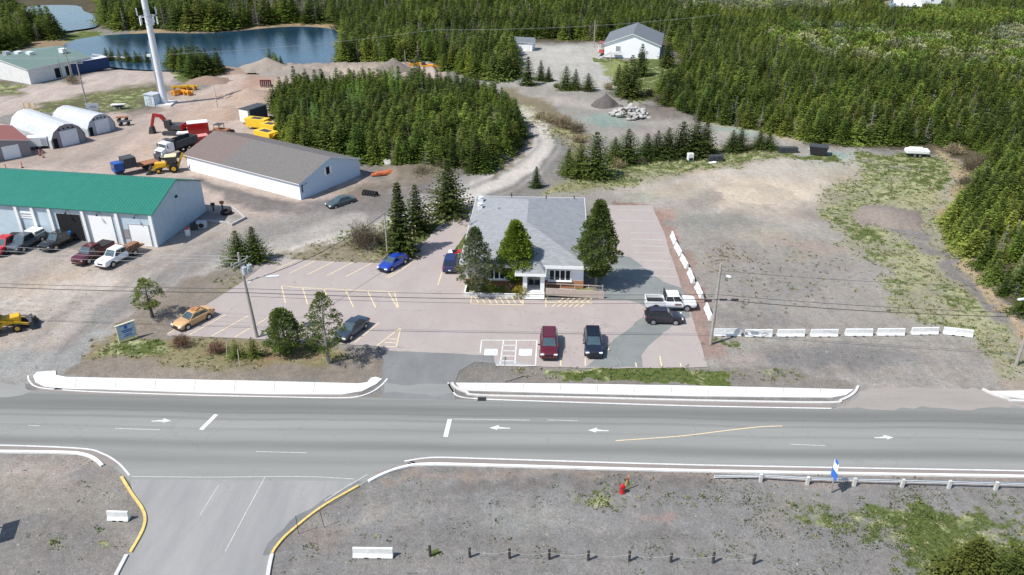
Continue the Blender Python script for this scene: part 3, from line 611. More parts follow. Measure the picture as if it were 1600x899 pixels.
BLUEW=mat('pale_blue_metal_wall',(0.44,0.53,0.58),0.5,var=0.05,scale=1.5,dirt=(0.38,0.43,0.46))
DOORW=mat('white_overhead_door',(0.80,0.80,0.79),0.5,var=0.03)
DARKFILL=mat('interior_shade_and_door_black',(0.012,0.012,0.013),0.9)  # near-black colour painted for unlit doorway, porch recess and panes; dark doors share it
DECKW=mat('weathered_deck_wood',(0.42,0.35,0.30),0.85,var=0.15,scale=3,stretch=(6,0.7,1))
def ribbed(name,c,step=0.3,rough=0.45,axis=0,depth=0.3,dirt=None,w=0.12):
    m=mat(name,c,rough,0.0,0.06,1.0,dirt=dirt,spec=0.3); t=m.node_tree; p=t.nodes['Principled BSDF']
    tc=N(t,'TexCoord'); sx=N(t,'SeparateXYZ'); t.links.new(tc.outputs['Object'],sx.inputs[0])
    f=N(t,'Math',operation='MULTIPLY'); t.links.new(sx.outputs[axis],f.inputs[0]); f.inputs[1].default_value=2*math.pi/step
    s_=N(t,'Math',operation='SINE'); t.links.new(f.outputs[0],s_.inputs[0])
    pw=N(t,'Math',operation='GREATER_THAN'); t.links.new(s_.outputs[0],pw.inputs[0]); pw.inputs[1].default_value=0.75
    b=N(t,'Bump'); b.inputs['Strength'].default_value=depth; b.inputs['Distance'].default_value=0.06; t.links.new(s_.outputs[0],b.inputs['Height']); t.links.new(b.outputs[0],p.inputs['Normal'])
    return m
GREENR=ribbed('green_metal_roof',(0.014,0.140,0.100),0.45)
GREEN2=ribbed('sage_green_metal_roof',(0.13,0.185,0.155),0.9)
WALLR=ribbed('ribbed_blue_wall',(0.40,0.50,0.57),0.4,axis=1)
def gable(name,label,cat,loc,rz,L,W,eave,ridge,axis='x',wall=SIDING,roof=SHGREY,oh=0.4,th=0.12,fascia=TRIM,open_=None,endwall=None,split=None,group=None):
    """near right corner at the origin, front runs to -x, depth to +y; ridge along axis"""
    o=thing(name,label,cat,loc,rz,group)
    mb=MB()
    if axis=='x':
        p=[(0,-0.3),(W,-0.3),(W,eave),(W/2,ridge-0.05),(0,eave)]
        vs=[(0,y,z) for y,z in p]+[(-L,y,z) for y,z in p]
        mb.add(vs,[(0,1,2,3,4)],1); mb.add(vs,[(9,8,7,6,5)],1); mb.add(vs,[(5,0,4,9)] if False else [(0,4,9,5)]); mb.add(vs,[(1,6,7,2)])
    else:
        p=[(0,-0.3),(-L,-0.3),(-L,eave),(-L/2,ridge-0.05),(0,eave)]
        vs=[(x,0,z) for x,z in p]+[(x,W,z) for x,z in p]
        mb.add(vs,[(4,3,2,1,0)],1); mb.add(vs,[(5,6,7,8,9)],1); mb.add(vs,[(0,5,9,4)]); mb.add(vs,[(1,2,7,6)])
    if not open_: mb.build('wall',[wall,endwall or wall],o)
    # roof: two thick slopes
    half=(W if axis=='x' else L)/2; sl_=(ridge-eave)/half
    prof=[(-oh,eave-oh*sl_),(half,ridge),(2*half+oh,eave-oh*sl_),(2*half+oh,eave-oh*sl_+th),(half,ridge+th+0.02),(-oh,eave-oh*sl_+th)]
    def ext(a,b,nm,m):
        rb=MB(); n=6
        if axis=='x': vs=[(a,y,z) for y,z in prof]+[(b,y,z) for y,z in prof]
        else: vs=[(-y,a,z) for y,z in prof]+[(-y,b,z) for y,z in prof]
        fl=[(0,1,4,5),(1,2,3,4)]
        for q in fl: rb.add(vs,[q],1); rb.add(vs,[tuple(6+i for i in q[::-1])],1)
        rb.add(vs,[(5,4,10,11),(4,3,9,10)],0); rb.add(vs,[(0,6,7,1),(1,7,8,2),(0,5,11,6),(3,2,8,9)],1)
        return rb.build(nm,[m,fascia],o)
    if split: ext(-L-oh,-L*split,'roof',roof[0]); ext(-L*split,oh,'roof',roof[1])
    else:
        if axis=='x': ext(-L-oh,oh,'roof',roof)
        else: ext(-oh,W+oh,'roof',roof)
    return o
def panel(o,name,x0,x1,z0,z1,m,y=-0.03,t=0.05,frame=None,label=None,parent=None):
    mb=MB(); mb.box(((x0+x1)/2,y,(z0+z1)/2),(x1-x0,t,z1-z0)); q=mb.build(name,m,parent or o)
    if frame:
        f=MB(); k=0.09
        f.box(((x0+x1)/2,y-0.02,z1+k/2),(x1-x0+2*k,t+0.03,k)); f.box(((x0+x1)/2,y-0.02,z0-k/2),(x1-x0+2*k,t+0.05,k))
        f.box((x0-k/2,y-0.02,(z0+z1)/2),(k,t+0.03,z1-z0)); f.box((x1+k/2,y-0.02,(z0+z1)/2),(k,t+0.03,z1-z0)); f.build('frame',frame,q)
    if label: q['label']=label
    return q
# ---- office
OR=R(-3); OX=Vector((-5.73,87.96,0))
office=thing('office_building','single-storey white and brick office with grey hipped roof and white porch','office building',OX,OR)
W_,D_=14.5,21.6
mb=MB(); mb.box((W_/2,D_/2,0.35),(W_,D_,1.3)); mb.build('brick_base',BRICK,office)
mb=MB(); mb.box((W_/2,D_/2,2.12),(W_-0.06,D_-0.06,2.26)); mb.build('wall',SIDING,office)
e=3.27; oh=0.62; rt=5.6
P=[(-oh,-oh,e),(W_+oh,-oh,e),(W_+oh,D_+oh,e),(-oh,D_+oh,e),(W_/2,7.4,rt),(W_/2,15.2,rt)]
mb=MB(); mb.add(P,[(0,1,4),(1,2,5,4),(2,3,5),(3,0,4,5)]); mb.add(P,[(0,3,2,1)]); roof_o=mb.build('roof',SHGREY,office)
mb=MB(); fh=0.42
for c,d in (((W_/2,-oh-0.02,e-fh/2+0.02),(W_+2*oh+0.08,0.05,fh)),((W_/2,D_+oh+0.02,e-fh/2+0.02),(W_+2*oh+0.08,0.05,fh)),((-oh-0.02,D_/2,e-fh/2+0.02),(0.05,D_+2*oh,fh)),((W_+oh+0.02,D_/2,e-fh/2+0.02),(0.05,D_+2*oh,fh)),((W_/2,D_/2,e-fh),(W_+2*oh-0.05,D_+2*oh-0.05,0.03))): mb.box(c,d)
mb.build('fascia',TRIM,office)
for x,y,z,h in ((9.6,17.6,4.9,0.55),(3.2,14.6,4.2,0.45),(13.6,20.6,3.6,0.7),(4.6,20.8,3.7,0.9)):
    mb=MB(); mb.cyl((x,y,z),0.07,h*1.6,8); mb.build('vent_pipe',BLKP,roof_o)
for x,y in ((0.3,19.2),(0.4,16.6)):
    mb=MB(); mb.box((x,y,3.8),(0.7,0.7,0.6)); mb.cyl((x,y,4.2),0.32,0.3,10); mb.cyl((x,y,4.4),0.42,0.12,10,r2=0.16); mb.build('roof_ventilator',WHITEC,roof_o)
mb=MB(); mb.cyl((-0.5,11.5,3.9),0.06,2.2,8); mb.box((-0.5,11.5,4.7),(0.5,0.15,0.12)); mb.box((-0.5,11.3,3.5),(0.3,0.25,0.5)); mb.build('service_mast',STEEL,roof_o)
def winrow(xa,xb,n,nm='window'):
    f=MB(); f.box(((xa+xb)/2,-0.04,1.75),(xb-xa+0.24,0.14,1.5)); wn=f.build(nm,TRIM,office)
    pw=(xb-xa)/n
    for i in range(n):
        m=MB(); m.box((xa+pw*(i+0.5),-0.115,1.78),(pw-0.16,0.03,1.26)); m.build('pane',GLASS,wn)
    m=MB(); m.box(((xa+xb)/2,-0.16,0.96),(xb-xa+0.4,0.22,0.08)); m.build('sill',TRIM,wn)
winrow(10.3,12.9,4); winrow(2.9,5.5,4)
# porch
px0,px1,py0=7.15,9.75,-2.05
mb=MB(); t=0.5
mb.box((px0+t/2,py0/2,1.45),(t,-py0,2.9)); mb.box((px1-t/2,py0/2,1.45),(t,-py0,2.9)); mb.box(((px0+px1)/2,py0+0.3,2.68),(px1-px0-2*t,0.6,0.5)); mb.box(((px0+px1)/2,-0.1,1.4),(px1-px0-2*t,0.1,2.7),mi=1)
porch=mb.build('porch',[TRIM,DARKFILL],office)
mb=MB(); mb.box(((px0+px1)/2,py0/2-0.1,0.24),(px1-px0-2*t,-py0-0.02,0.42),mi=0); mb.build('porch_floor',PAVE,porch)
mb=MB(); mb.box(((px0+px1)/2,-0.20,1.40),(1.4,0.06,2.0)); dr=mb.build('door',GLASS,porch)
mb=MB(); 
for x in (px0+t+0.06,(px0+px1)/2,px1-t-0.06): mb.box((x,-0.25,1.40),(0.07,0.05,2.05))
mb.box(((px0+px1)/2,-0.25,1.3),(1.5,0.05,0.07)); mb.build('frame',STEEL,dr)
mb=MB()
for i in range(3): mb.box(((px0+px1)/2,py0-0.18-0.36*i,0.165-0.075*i+0.0),(px1-px0+0.06,0.37,0.33-0.13*i),mi=0)
mb.build('step',PAVE,office)
# small hipped entrance roof
a,b,y0_=px0-0.9,px1+0.12,py0-0.35
mb=MB(); P=[(a,y0_,2.98),(b,y0_,2.98),(b,1.0,2.98),(a,1.0,2.98),((a+b)/2+0.3,0.6,4.0),((a+b)/2+0.3,3.6,4.28)]
mb.add(P,[(0,1,4),(1,2,5,4),(3,0,4,5),(0,3,2,1)]); er=mb.build('entrance_roof',SHGREY,office)
mb=MB(); mb.box(((a+b)/2,y0_-0.02,2.84),(b-a+0.1,0.05,0.34)); mb.box((b+0.02,(y0_+0.2)/2-0.3,2.84),(0.05,-y0_-0.5,0.34)); mb.box((a-0.02,(y0_+0.2)/2-0.3,2.84),(0.05,-y0_-0.5,0.34)); mb.box(((a+b)/2,y0_/2,2.70),(b-a,-y0_,0.04)); mb.build('fascia',TRIM,er)
mb=MB()
for i in range(15):
    if i in(5,9): continue
    mb.box((px0+0.22+i*0.155,py0-0.02,2.60),(0.105,0.03,0.13))
for i in range(6): mb.box((px0+0.95+i*0.13,py0-0.02,2.44),(0.085,0.03,0.08))
mb.build('sign_lettering',BLKP,porch)
# ramp and retaining curb
ramp=thing('wheelchair_ramp','wooden wheelchair ramp with board sides to the right of the office steps','ramp',OX,OR)
mb=MB()
x0,x1=9.9,16.9
mb.side([(x0,0.45),(x1,0.0),(x1,0.06),(x0,0.52)],-2.5,-0.9); mb.build('ramp_deck',DECKW,ramp)
mb=MB(); mb.side([(x0,0.3),(x1,0.0),(x1,1.0),(x0,1.25)],-2.62,-2.55)
ra=mb.build('side_board',DECKW,ramp)
mb=MB(); mb.side([(x0,0.95),(x1,0.75),(x1,0.85),(x0,1.05)],-0.9,-0.84); mb.build('handrail',DECKW,ramp)
for k in range(5):
    mb=MB(); mb.box((x0+0.1+k*(x1-x0-0.2)/4,-0.87,0.5),(0.09,0.09,1.0)); mb.build('post',DECKW,ramp)
bed=thing('planter_wall','low pale concrete planter wall round the bed left of the office steps','planter wall',OX,OR)
mb=MB(); mb.box((3.6,-2.75,0.2),(6.9,0.22,0.5)); mb.box((0.16,-1.45,0.2),(0.2,2.38,0.5)); mb.build('wall',PAVE,bed)
# ---- green roofed garage
garage=gable('service_garage','long pale blue metal garage with a bright green roof and overhead doors, left side','garage',(-48.3,99.5,0),R(-9.5),40,13.1,4.85,7.25,'x',BLUEW,GREENR,0.35,0.1,mat('dark_green_trim',(0.02,0.10,0.075),0.5),endwall=WALLR)
for u in (0.15,5.15,10.2,15.2,17.8,20.3,25.3,30.4,35.5):
    mb=MB(); mb.side([(-0.20,0),(0,0),(0,4.7),(-0.26,4.7)],0,0.42)
    q=mb; v2=[(-u-y+0.2,x-0.02,z) for x,y,z in q.v]; q.v=v2; q.build('pillar',TRIM,garage)
dg=dict(frame=mat('door_frame_grey',(0.35,0.36,0.37),0.6))
panel(garage,'overhead_door',-3.75,-0.85,0,3.1,DOORW,**dg); panel(garage,'overhead_door',-9.55,-6.05,0,4.05,DOORW,**dg)
dk=panel(garage,'doorway',-14.35,-10.75,0,3.95,DARKFILL,y=-0.012,t=0.02,frame=mat('door_frame_grey',(0.35,0.36,0.37)),label='open doorway, the dark of the service bay painted on a flat panel')  # flat near-black sheet on the wall, painted as the shade inside the bay
panel(garage,'entry_door',-4.75,-3.95,0.9,2.3,GREYW,t=0.03)
sg=panel(garage,'sign_board',-20.1,-17.95,2.9,3.9,TRIM,y=-0.05,label='white sign board with faint lettering')
mb=MB()
for i in range(8): mb.box((-19.75+i*0.2,-0.09,3.55),(0.13,0.02,0.16))
for i in range(11): mb.box((-19.85+i*0.165,-0.09,3.2),(0.10,0.02,0.10))
mb.build('lettering',mat('grey_lettering',(0.25,0.27,0.32),0.6),sg)
for x in (-2.3,-7.8,-12.5):
    mb=MB(); mb.tube([(x,0,4.45),(x,-0.35,4.5),(x,-0.5,4.35)],0.04,6); mb.cyl((x,-0.5,4.27),0.17,0.14,10,r2=0.1); mb.build('wall_lamp',BLKP,garage)
mb=MB(); mb.box((0.12,6.2,4.95),(0.2,0.4,0.3)); mb.build('wall_lamp',BLKP,garage)
panel(garage,'entry_door',-30,-26.5,0,3.6,DOORW,**dg)
# ---- storage shed
shed=gable('storage_shed','long low white storage shed with brown shingle roof, one half darker grey','storage shed',(-32.9,117.0,0),R(-32),26.8,13.8,2.75,5.0,'x',SIDING,(SHBROWN,SHGB),0.35,0.1,TRIM,split=0.66,endwall=mat('shade_tinted_siding',(0.50,0.60,0.70),0.6,var=0.05,stretch=(1,1,9)))  # end wall tinted bluish to carry its shade; the siding is white
wn=MB(); wn.box((0.04,6.3,2.95),(0.06,0.75,1.15)); ww=wn.build('window',DARKFILL,shed)
for y in (5.65,6.95): m=MB(); m.box((0.05,y,2.95),(0.07,0.5,1.3)); m.build('shutter',TRIM,ww)
mb=MB(); mb.box((0.05,0.5,1.7),(0.08,0.15,1.2)); mb.tube([(0.08,0.5,2.2),(0.08,1.6,2.3)],0.03,5); mb.build('meter',BLKP,shed)
# ---- hall and shed at the back
hall=gable('community_hall','white gabled hall with a slate grey roof beyond the upper gravel lot','hall',(40.1,222.3,0),R(-12),15.0,18,3.55,6.3,'y',SIDING,SHSLATE,0.4,0.14,TRIM)
for xa,xb,za,zb in ((-11.9,-10.7,1.6,3.0),(-3.6,-3.2,1.5,2.0)): panel(hall,'window',xa,xb,za,zb,mat('grey_window',(0.25,0.28,0.3),0.2),frame=TRIM)
mb=MB(); mb.box((-15.9,2.6,3.35),(2.0,4.2,0.12),mi=0); mb.box((-16.7,0.7,1.7),(0.15,0.15,3.3),mi=1); mb.box((-16.7,4.5,1.7),(0.15,0.15,3.3),mi=1); mb.box((-15.9,2.6,1.0),(2.0,4.2,0.14),mi=2); mb.build('side_porch',[REDROOF,TRIM,mat('red_deck',(0.35,0.07,0.05),0.7)],hall)
mb=MB(); mb.side([(-15.6,0),(-16.0,0),(-13.2,1.7),(-12.8,1.7)],-2.3,-2.2); mb.side([(-15.6,0),(-16.0,0),(-13.2,1.7),(-12.8,1.7)],-0.9,-0.8)
for i in range(7): mb.box((-15.7+i*0.42,-1.55,0.12+i*0.24),(0.45,1.3,0.08))
mb.box((-11.7,-1.4,1.6),(2.2,1.9,0.14)); mb.build('front_stairs',mat('grey_deck',(0.45,0.45,0.44),0.7),hall)
tank=thing('oil_tank','dark oil tank on legs against the front of the white hall','tank',(35.2,221.6,0),R(-12)); mb=MB(); mb.cyl((0,0,1.1),0.62,1.8,14,axis='X'); mb.build('tank',mat('dark_blue_tank',(0.05,0.06,0.10),0.5),tank)
for x in(-0.6,0.6):
    mb=MB(); mb.box((x,0,0.25),(0.08,0.8,0.5)); mb.build('leg',BLKP,tank)
sh2=gable('small_shed','small white shed with grey roof at the back edge of the upper lot','shed',(5.7,233.2,0),R(-14),6.6,4.2,2.3,3.3,'x',SIDING,SHSLATE,0.25,0.1,TRIM)
panel(sh2,'door',-1.7,-0.7,0,1.9,TRIM)
# ---- far green roofed building with blue annex
g2=gable('warehouse','pale warehouse with a sage green roof by the pond, upper left','warehouse',(-115.6,193.2,0),R(-28),22,17,3.5,5.0,'y',mat('cream_wall',(0.62,0.62,0.60),0.6,dirt=(0.5,0.48,0.45)),GREEN2,0.3,0.12,TRIM)
for k,(x,y) in enumerate(((-15,5),(-12.5,6.5),(-9.5,7.5),(-6,14))):
    mb=MB(); mb.box((x,y,4.95),(1.6,1.2,0.9)); mb.box((x,y,5.45),(1.7,1.3,0.1)); mb.build('rooftop_unit',WHITEC if k>0 else STEEL,g2)
for y in (7.3,10.2): 
    mb=MB(); mb.box((0.03,y,1.3),(0.08,1.3,2.3)); mb.build('door',DARKFILL,g2)
mb=MB(); mb.box((0.05,14.5,1.7),(0.08,0.6,1.4)); mb.build('window',GLASS,g2)
cn=thing('shipping_container','dark blue shipping container with a pale roof beside the green-roofed warehouse','container',G(136,112),R(52)); mb=MB()
L_=11.0
for i in range(36): mb.box((-L_/2+0.15+i*L_/36,0,1.45),(0.15,2.5,2.7))
mb.box((0,0,1.45),(L_,2.4,2.8)); mb.build('body',mat('dark_blue_steel',(0.02,0.05,0.14),0.5),cn); mb=MB(); mb.box((0,0,2.9),(L_+0.05,2.52,0.08)); mb.build('roof',WHITEC,cn)
# ---- far left red roofed store and two arched huts
rs=gable('garage_row','low taupe building with a red-brown roof and white doors, far left edge','storage building',(-88.0,137.2,0),R(-30),14,12,2.7,4.2,'y',GREYW,REDROOF,0.3,0.1,TRIM)
rs.location=(*G(50,242)[:2],0); rs.rotation_euler=(0,0,R(42)) 
for xa in (-4.4,-8.3,-12.2): panel(rs,'overhead_door',xa,xa+2.7,0,2.35,DOORW)
def arch_hut(label,loc,rz,L,W,H,door):
    o=thing('arched_hut',label,'arched hut',loc,rz,'arched metal huts')
    prof=[(-W/2,-0.2),(-W/2,H*0.38),(-W*0.38,H*0.74),(-W*0.18,H*0.95),(0,H),(W*0.18,H*0.95),(W*0.38,H*0.74),(W/2,H*0.38),(W/2,-0.2)]
    mb=MB(); n=int(L/0.62)
    for i in range(n):
        y0=i*L/n; y1=(i+0.5)*L/n; y2=(i+1)*L/n
        for ya,yb,s0,s1 in ((y0,y1,1.0,1.035),(y1,y2,1.035,1.0)):
            vs=[(x*s0,ya,z*s0) for x,z in prof]+[(x*s1,yb,z*s1) for x,z in prof]; k=len(prof)
            mb.add(vs,[(j,j+k,j+k+1,j+1) for j in range(k-1)])
    mb.build('shell',mat('dull_white_shell',(0.50,0.52,0.54),0.5,var=0.08,dirt=(0.38,0.39,0.40)),o)
    mb=MB(); mb.add([(x*0.98,0.12,z*0.98) for x,z in prof],[tuple(range(len(prof)))]); mb.build('end_wall',door,o); mb=MB(); mb.add([(x*0.98,L-0.1,z*0.98) for x,z in prof],[tuple(range(len(prof)))[::-1]]); mb.build('end_wall',door,o)
    mb=MB(); mb.box((0.2,0.02,H*0.36),(W*0.5,0.12,H*0.72)); mb.build('door',WHITEC,o)
    mb=MB(); mb.box((-W*0.38,0.02,H*0.22),(W*0.12,0.1,H*0.44)); mb.build('side_door',DARKFILL,o)
    for j in range(4):
        mb=MB(); mb.box((-W*0.2+j*W*0.13,0.03,H*0.84-abs(j-1.5)*0.14),(0.3,0.1,0.22)); mb.build('window',DARKFILL,o)
    return o
LT=mat('light_grey_steel',(0.40,0.42,0.45),0.5,var=0.05)
arch_hut('nearer of two white arched metal huts, with a taupe end wall and dark side door',G(110,227),R(52),17,6.3,4.0,GREYW)
arch_hut('farther of two white arched metal huts, with a white end wall',G(161,208),R(58),12,5.8,3.7,LT)
# ---- tower base hut
hut=thing('equipment_hut','small pale blue equipment hut at the foot of the white cell tower','hut',G(241,164),R(-20)); mb=MB(); mb.box((0,0,1.2),(2.6,2.4,2.4)); mb.build('wall',mat('pale_blue_hut',(0.50,0.58,0.62),0.5),hut); mb=MB(); mb.box((0,0,2.46),(2.9,2.7,0.14)); mb.build('roof',LT,hut); mb=MB(); mb.box((0.2,-1.22,1.2),(0.8,0.06,1.8)); mb.build('door',LT,hut)
# ---- far houses top right
def house(px,py,rz,L,W,h,label,wm,rm):
    o=gable('house',label,'house',G(px,py),rz,L,W,h,h+1.6,'x',wm,rm,0.3,0.12,TRIM,group='houses beyond the forest')
    for x in (-L*0.25,-L*0.7): panel(o,'window',x-0.5,x+0.5,1.1,2.0,GLASS,frame=TRIM)
    return o
house(1436,24,R(-12),8.5,8,3.0,'small house with pale roof and blue side wall beyond the forest',mat('blue_siding',(0.30,0.45,0.58),0.6),WHITEC)
house(1470,6,R(-3),14,8,3.0,'long white-roofed house at the top edge, right of the blue-walled house',SIDING,WHITEC)
house(1345,5,R(-8),10,9,3.2,'grey-roofed house at the top edge, left of the blue-walled house',SIDING,SHSLATE)

# ================================================================== TREES
def leafmat(name,c1,c2,trans=0.25,rnd=0.35,sat=1.0):
    m=bpy.data.materials.new(name); m.use_nodes=True; t=m.node_tree; p=t.nodes['Principled BSDF']; L=t.links.new; out=t.nodes['Material Output']
    p.inputs['Roughness'].default_value=0.75; p.inputs['Specular IOR Level'].default_value=0.15
    a=N(t,'Attribute',attribute_name='leaf'); oi=N(t,'ObjectInfo')
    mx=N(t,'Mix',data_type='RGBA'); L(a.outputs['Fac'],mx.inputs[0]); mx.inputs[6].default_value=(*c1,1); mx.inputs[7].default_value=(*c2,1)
    ia=N(t,'Attribute',attribute_name='tree_rand',attribute_type='INSTANCER')
    ad=N(t,'Math',operation='ADD'); L(oi.outputs['Random'],ad.inputs[0]); L(ia.outputs['Fac'],ad.inputs[1]); fr=N(t,'Math',operation='FRACT'); L(ad.outputs[0],fr.inputs[0])
    r=N(t,'MapRange'); r.inputs[3].default_value=1-rnd; r.inputs[4].default_value=1+rnd; L(fr.outputs[0],r.inputs[0])
    f2=N(t,'Math',operation='MULTIPLY'); f2.inputs[1].default_value=7.31; L(fr.outputs[0],f2.inputs[0]); f3=N(t,'Math',operation='FRACT'); L(f2.outputs[0],f3.inputs[0])
    hs=N(t,'HueSaturation'); r2=N(t,'MapRange'); r2.inputs[3].default_value=0.488; r2.inputs[4].default_value=0.522; L(f3.outputs[0],r2.inputs[0]); L(r2.outputs[0],hs.inputs['Hue']); L(r.outputs[0],hs.inputs['Value']); hs.inputs['Saturation'].default_value=sat
    ln_=N(t,'TexNoise'); ln_.inputs['Scale'].default_value=0.045; ln_.inputs['Detail'].default_value=3; L(oi.outputs['Location'],ln_.inputs['Vector'])
    lr=N(t,'MapRange'); lr.inputs[1].default_value=0.35; lr.inputs[2].default_value=0.65; lr.inputs[3].default_value=0.0; lr.inputs[4].default_value=1.0; L(ln_.outputs[0],lr.inputs[0])
    lm=N(t,'Mix',data_type='RGBA',blend_type='MULTIPLY'); lm.inputs[0].default_value=1.0; L(mx.outputs[2],lm.inputs[6])
    lc=N(t,'Mix',data_type='RGBA'); L(lr.outputs[0],lc.inputs[0]); lc.inputs[6].default_value=(0.70,0.74,0.74,1); lc.inputs[7].default_value=(1.30,1.26,1.02,1); L(lc.outputs[2],lm.inputs[7]); L(lm.outputs[2],hs.inputs['Color'])
    L(hs.outputs[0],p.inputs['Base Color'])
    if trans:
        tr=N(t,'BsdfTranslucent'); L(hs.outputs[0],tr.inputs[0]); ms=N(t,'MixShader'); ms.inputs[0].default_value=trans; L(p.outputs[0],ms.inputs[1]); L(tr.outputs[0],ms.inputs[2]); L(ms.outputs[0],out.inputs[0])
    return m
SPR=leafmat('spruce_needles',(0.046,0.076,0.013),(0.170,0.215,0.042),0.30)
SPRD=leafmat('dark_spruce_needles',(0.032,0.050,0.012),(0.115,0.145,0.036),0.28,0.15)
SPRB=leafmat('olive_spruce_needles',(0.078,0.112,0.020),(0.25,0.295,0.070),0.30)
LARCH=leafmat('larch_needles',(0.10,0.17,0.03),(0.22,0.32,0.06),0.3)
DEADM=leafmat('grey_dead_branches',(0.13,0.12,0.105),(0.26,0.245,0.22),0.05)
PINEM=leafmat('pine_needles',(0.065,0.090,0.022),(0.20,0.235,0.065),0.3,0.12)
PINEG=leafmat('bright_pine_needles',(0.085,0.145,0.018),(0.23,0.33,0.045),0.3,0.12)
PINEY=leafmat('grey_green_pine_needles',(0.055,0.070,0.032),(0.18,0.205,0.10),0.25,0.12)
TWIG=leafmat('bare_brown_twigs',(0.11,0.085,0.06),(0.26,0.21,0.15),0.0)
TWIGR=leafmat('reddish_twigs',(0.11,0.06,0.05),(0.22,0.13,0.11),0.0)
def tris(n_or,cen,ax,ln,wd,rg):
    """leaf-shaped quads: cen (n,3) root, ax (n,3) direction, ln, wd arrays"""
    n=len(cen); up=rg.normal(size=(n,3))*0.55+n_or; sd_=np.cross(ax,up); sd_/=np.linalg.norm(sd_,axis=1)[:,None]+1e-9
    a=cen; b=cen+ax*(ln*0.5)[:,None]+sd_*(wd*0.5)[:,None]; c=cen+ax*ln[:,None]; d=cen+ax*(ln*0.5)[:,None]-sd_*(wd*0.5)[:,None]
    V=np.stack([a,b,c,d],1).reshape(-1,3); F_=np.arange(4*n).reshape(-1,4); return V,F_
def spruce_mesh(seed,m,H=7.0,Rr=1.45,levels=24,dens=1.0,sparse=0.0,lean=0.0,name='crown',q=1.0):
    rg=np.random.default_rng(seed); C_=[];A=[];Ln=[];Wd=[];U=[];S_=[]
    for i in range(levels):
        t=(i+rg.uniform(-.3,.3))/levels; z=0.07*H+t*0.93*H; r=Rr*1.18*(1-t)**0.88*rg.uniform(0.74,1.18)+0.04
        nb=max(4,int((5+9*(1-t))*dens)); az0=rg.uniform(0,6.28)
        for k in range(nb):
            if rg.random()<sparse: continue
            az=az0+6.283*k/nb+rg.uniform(-.25,.25); L_=r*rg.uniform(0.72,1.15)*(1+0.15*math.sin(az*2+seed))
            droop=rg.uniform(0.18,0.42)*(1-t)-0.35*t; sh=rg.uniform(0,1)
            seg=0.42/q; n=max(2,int(L_/seg)+1)
            for j in range(n):
                f=(j+rg.uniform(0,0.4))/n; f=max(0.12,f)
                x=math.cos(az)*L_*f; y=math.sin(az)*L_*f; zz=z-droop*L_*f*1.0+0.22*L_*f*f
                ww=0.50/q*(1-0.35*f)*(1-0.45*t)
                for da in ((-0.65,0.65) if j<n-1 else (-0.5,0,0.5)):
                    a2=az+da+rg.uniform(-.2,.2); el=-droop*0.8+rg.uniform(-0.25,0.2)
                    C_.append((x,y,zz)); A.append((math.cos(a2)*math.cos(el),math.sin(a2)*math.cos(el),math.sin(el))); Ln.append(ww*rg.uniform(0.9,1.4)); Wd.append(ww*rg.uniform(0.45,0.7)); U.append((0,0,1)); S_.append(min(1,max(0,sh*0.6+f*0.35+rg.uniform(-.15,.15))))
    for k in range(5): C_.append((0,0,H*(0.93+0.01*k))); A.append((rg.uniform(-.5,.5),rg.uniform(-.5,.5),1)); Ln.append(0.32); Wd.append(0.13); U.append((1,0,0)); S_.append(0.6)
    C_=np.array(C_);A=np.array(A); V,F_=tris(np.array(U),C_,A,np.array(Ln),np.array(Wd),rg)
    if lean: V[:,0]+=V[:,2]*lean
    return npmesh(name,V,F_,m,{'leaf':('FLOAT',np.repeat(S_,4))})
def clump_mesh(seed,m,H,prof,n,cr=0.5,leaf=0.26,per=34,base=0.15,name='crown',upward=0.5,gap=0.0):
    """pine-like crown of needle clumps; prof(t)->radius"""
    rg=np.random.default_rng(seed); C_=[];A=[];U=[];S_=[];Ln=[];Wd=[]; tips=[]
    tt=base+(1-base)*(np.arange(n)+0.5)/n; az=rg.uniform(0,6.28)
    for t in tt:
        az+=2.39996+rg.uniform(-.4,.4); r0=prof((t-base)/(1-base)); r=r0*rg.uniform(0.35 if rg.random()<0.3 else 0.68,1.16); z=t*H+rg.uniform(-.15,.15)
        if gap and math.sin(az*1.5+t*9)>1-gap: continue
        c=np.array((math.cos(az)*r,math.sin(az)*r,z)); tips.append(c); s_=rg.uniform(0,1); k=cr*rg.uniform(0.7,1.25)
        d=rg.normal(size=(per,3)); d/=np.linalg.norm(d,axis=1)[:,None]; rad=rg.uniform(0.2,1,per)**0.5
        pos=c+d*rad[:,None]*np.array((k,k,k*0.62)); out=np.array((math.cos(az),math.sin(az),0))*0.7
        ax=d*0.8+out+np.array((0,0,upward)); ax/=np.linalg.norm(ax,axis=1)[:,None]
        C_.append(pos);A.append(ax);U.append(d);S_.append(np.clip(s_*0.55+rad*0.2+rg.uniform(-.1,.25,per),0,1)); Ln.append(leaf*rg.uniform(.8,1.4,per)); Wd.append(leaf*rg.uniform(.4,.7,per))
    V,F_=tris(np.concatenate(U),np.concatenate(C_),np.concatenate(A),np.concatenate(Ln),np.concatenate(Wd),rg)
    return npmesh(name,V,F_,m,{'leaf':('FLOAT',np.repeat(np.concatenate(S_),4))}),tips
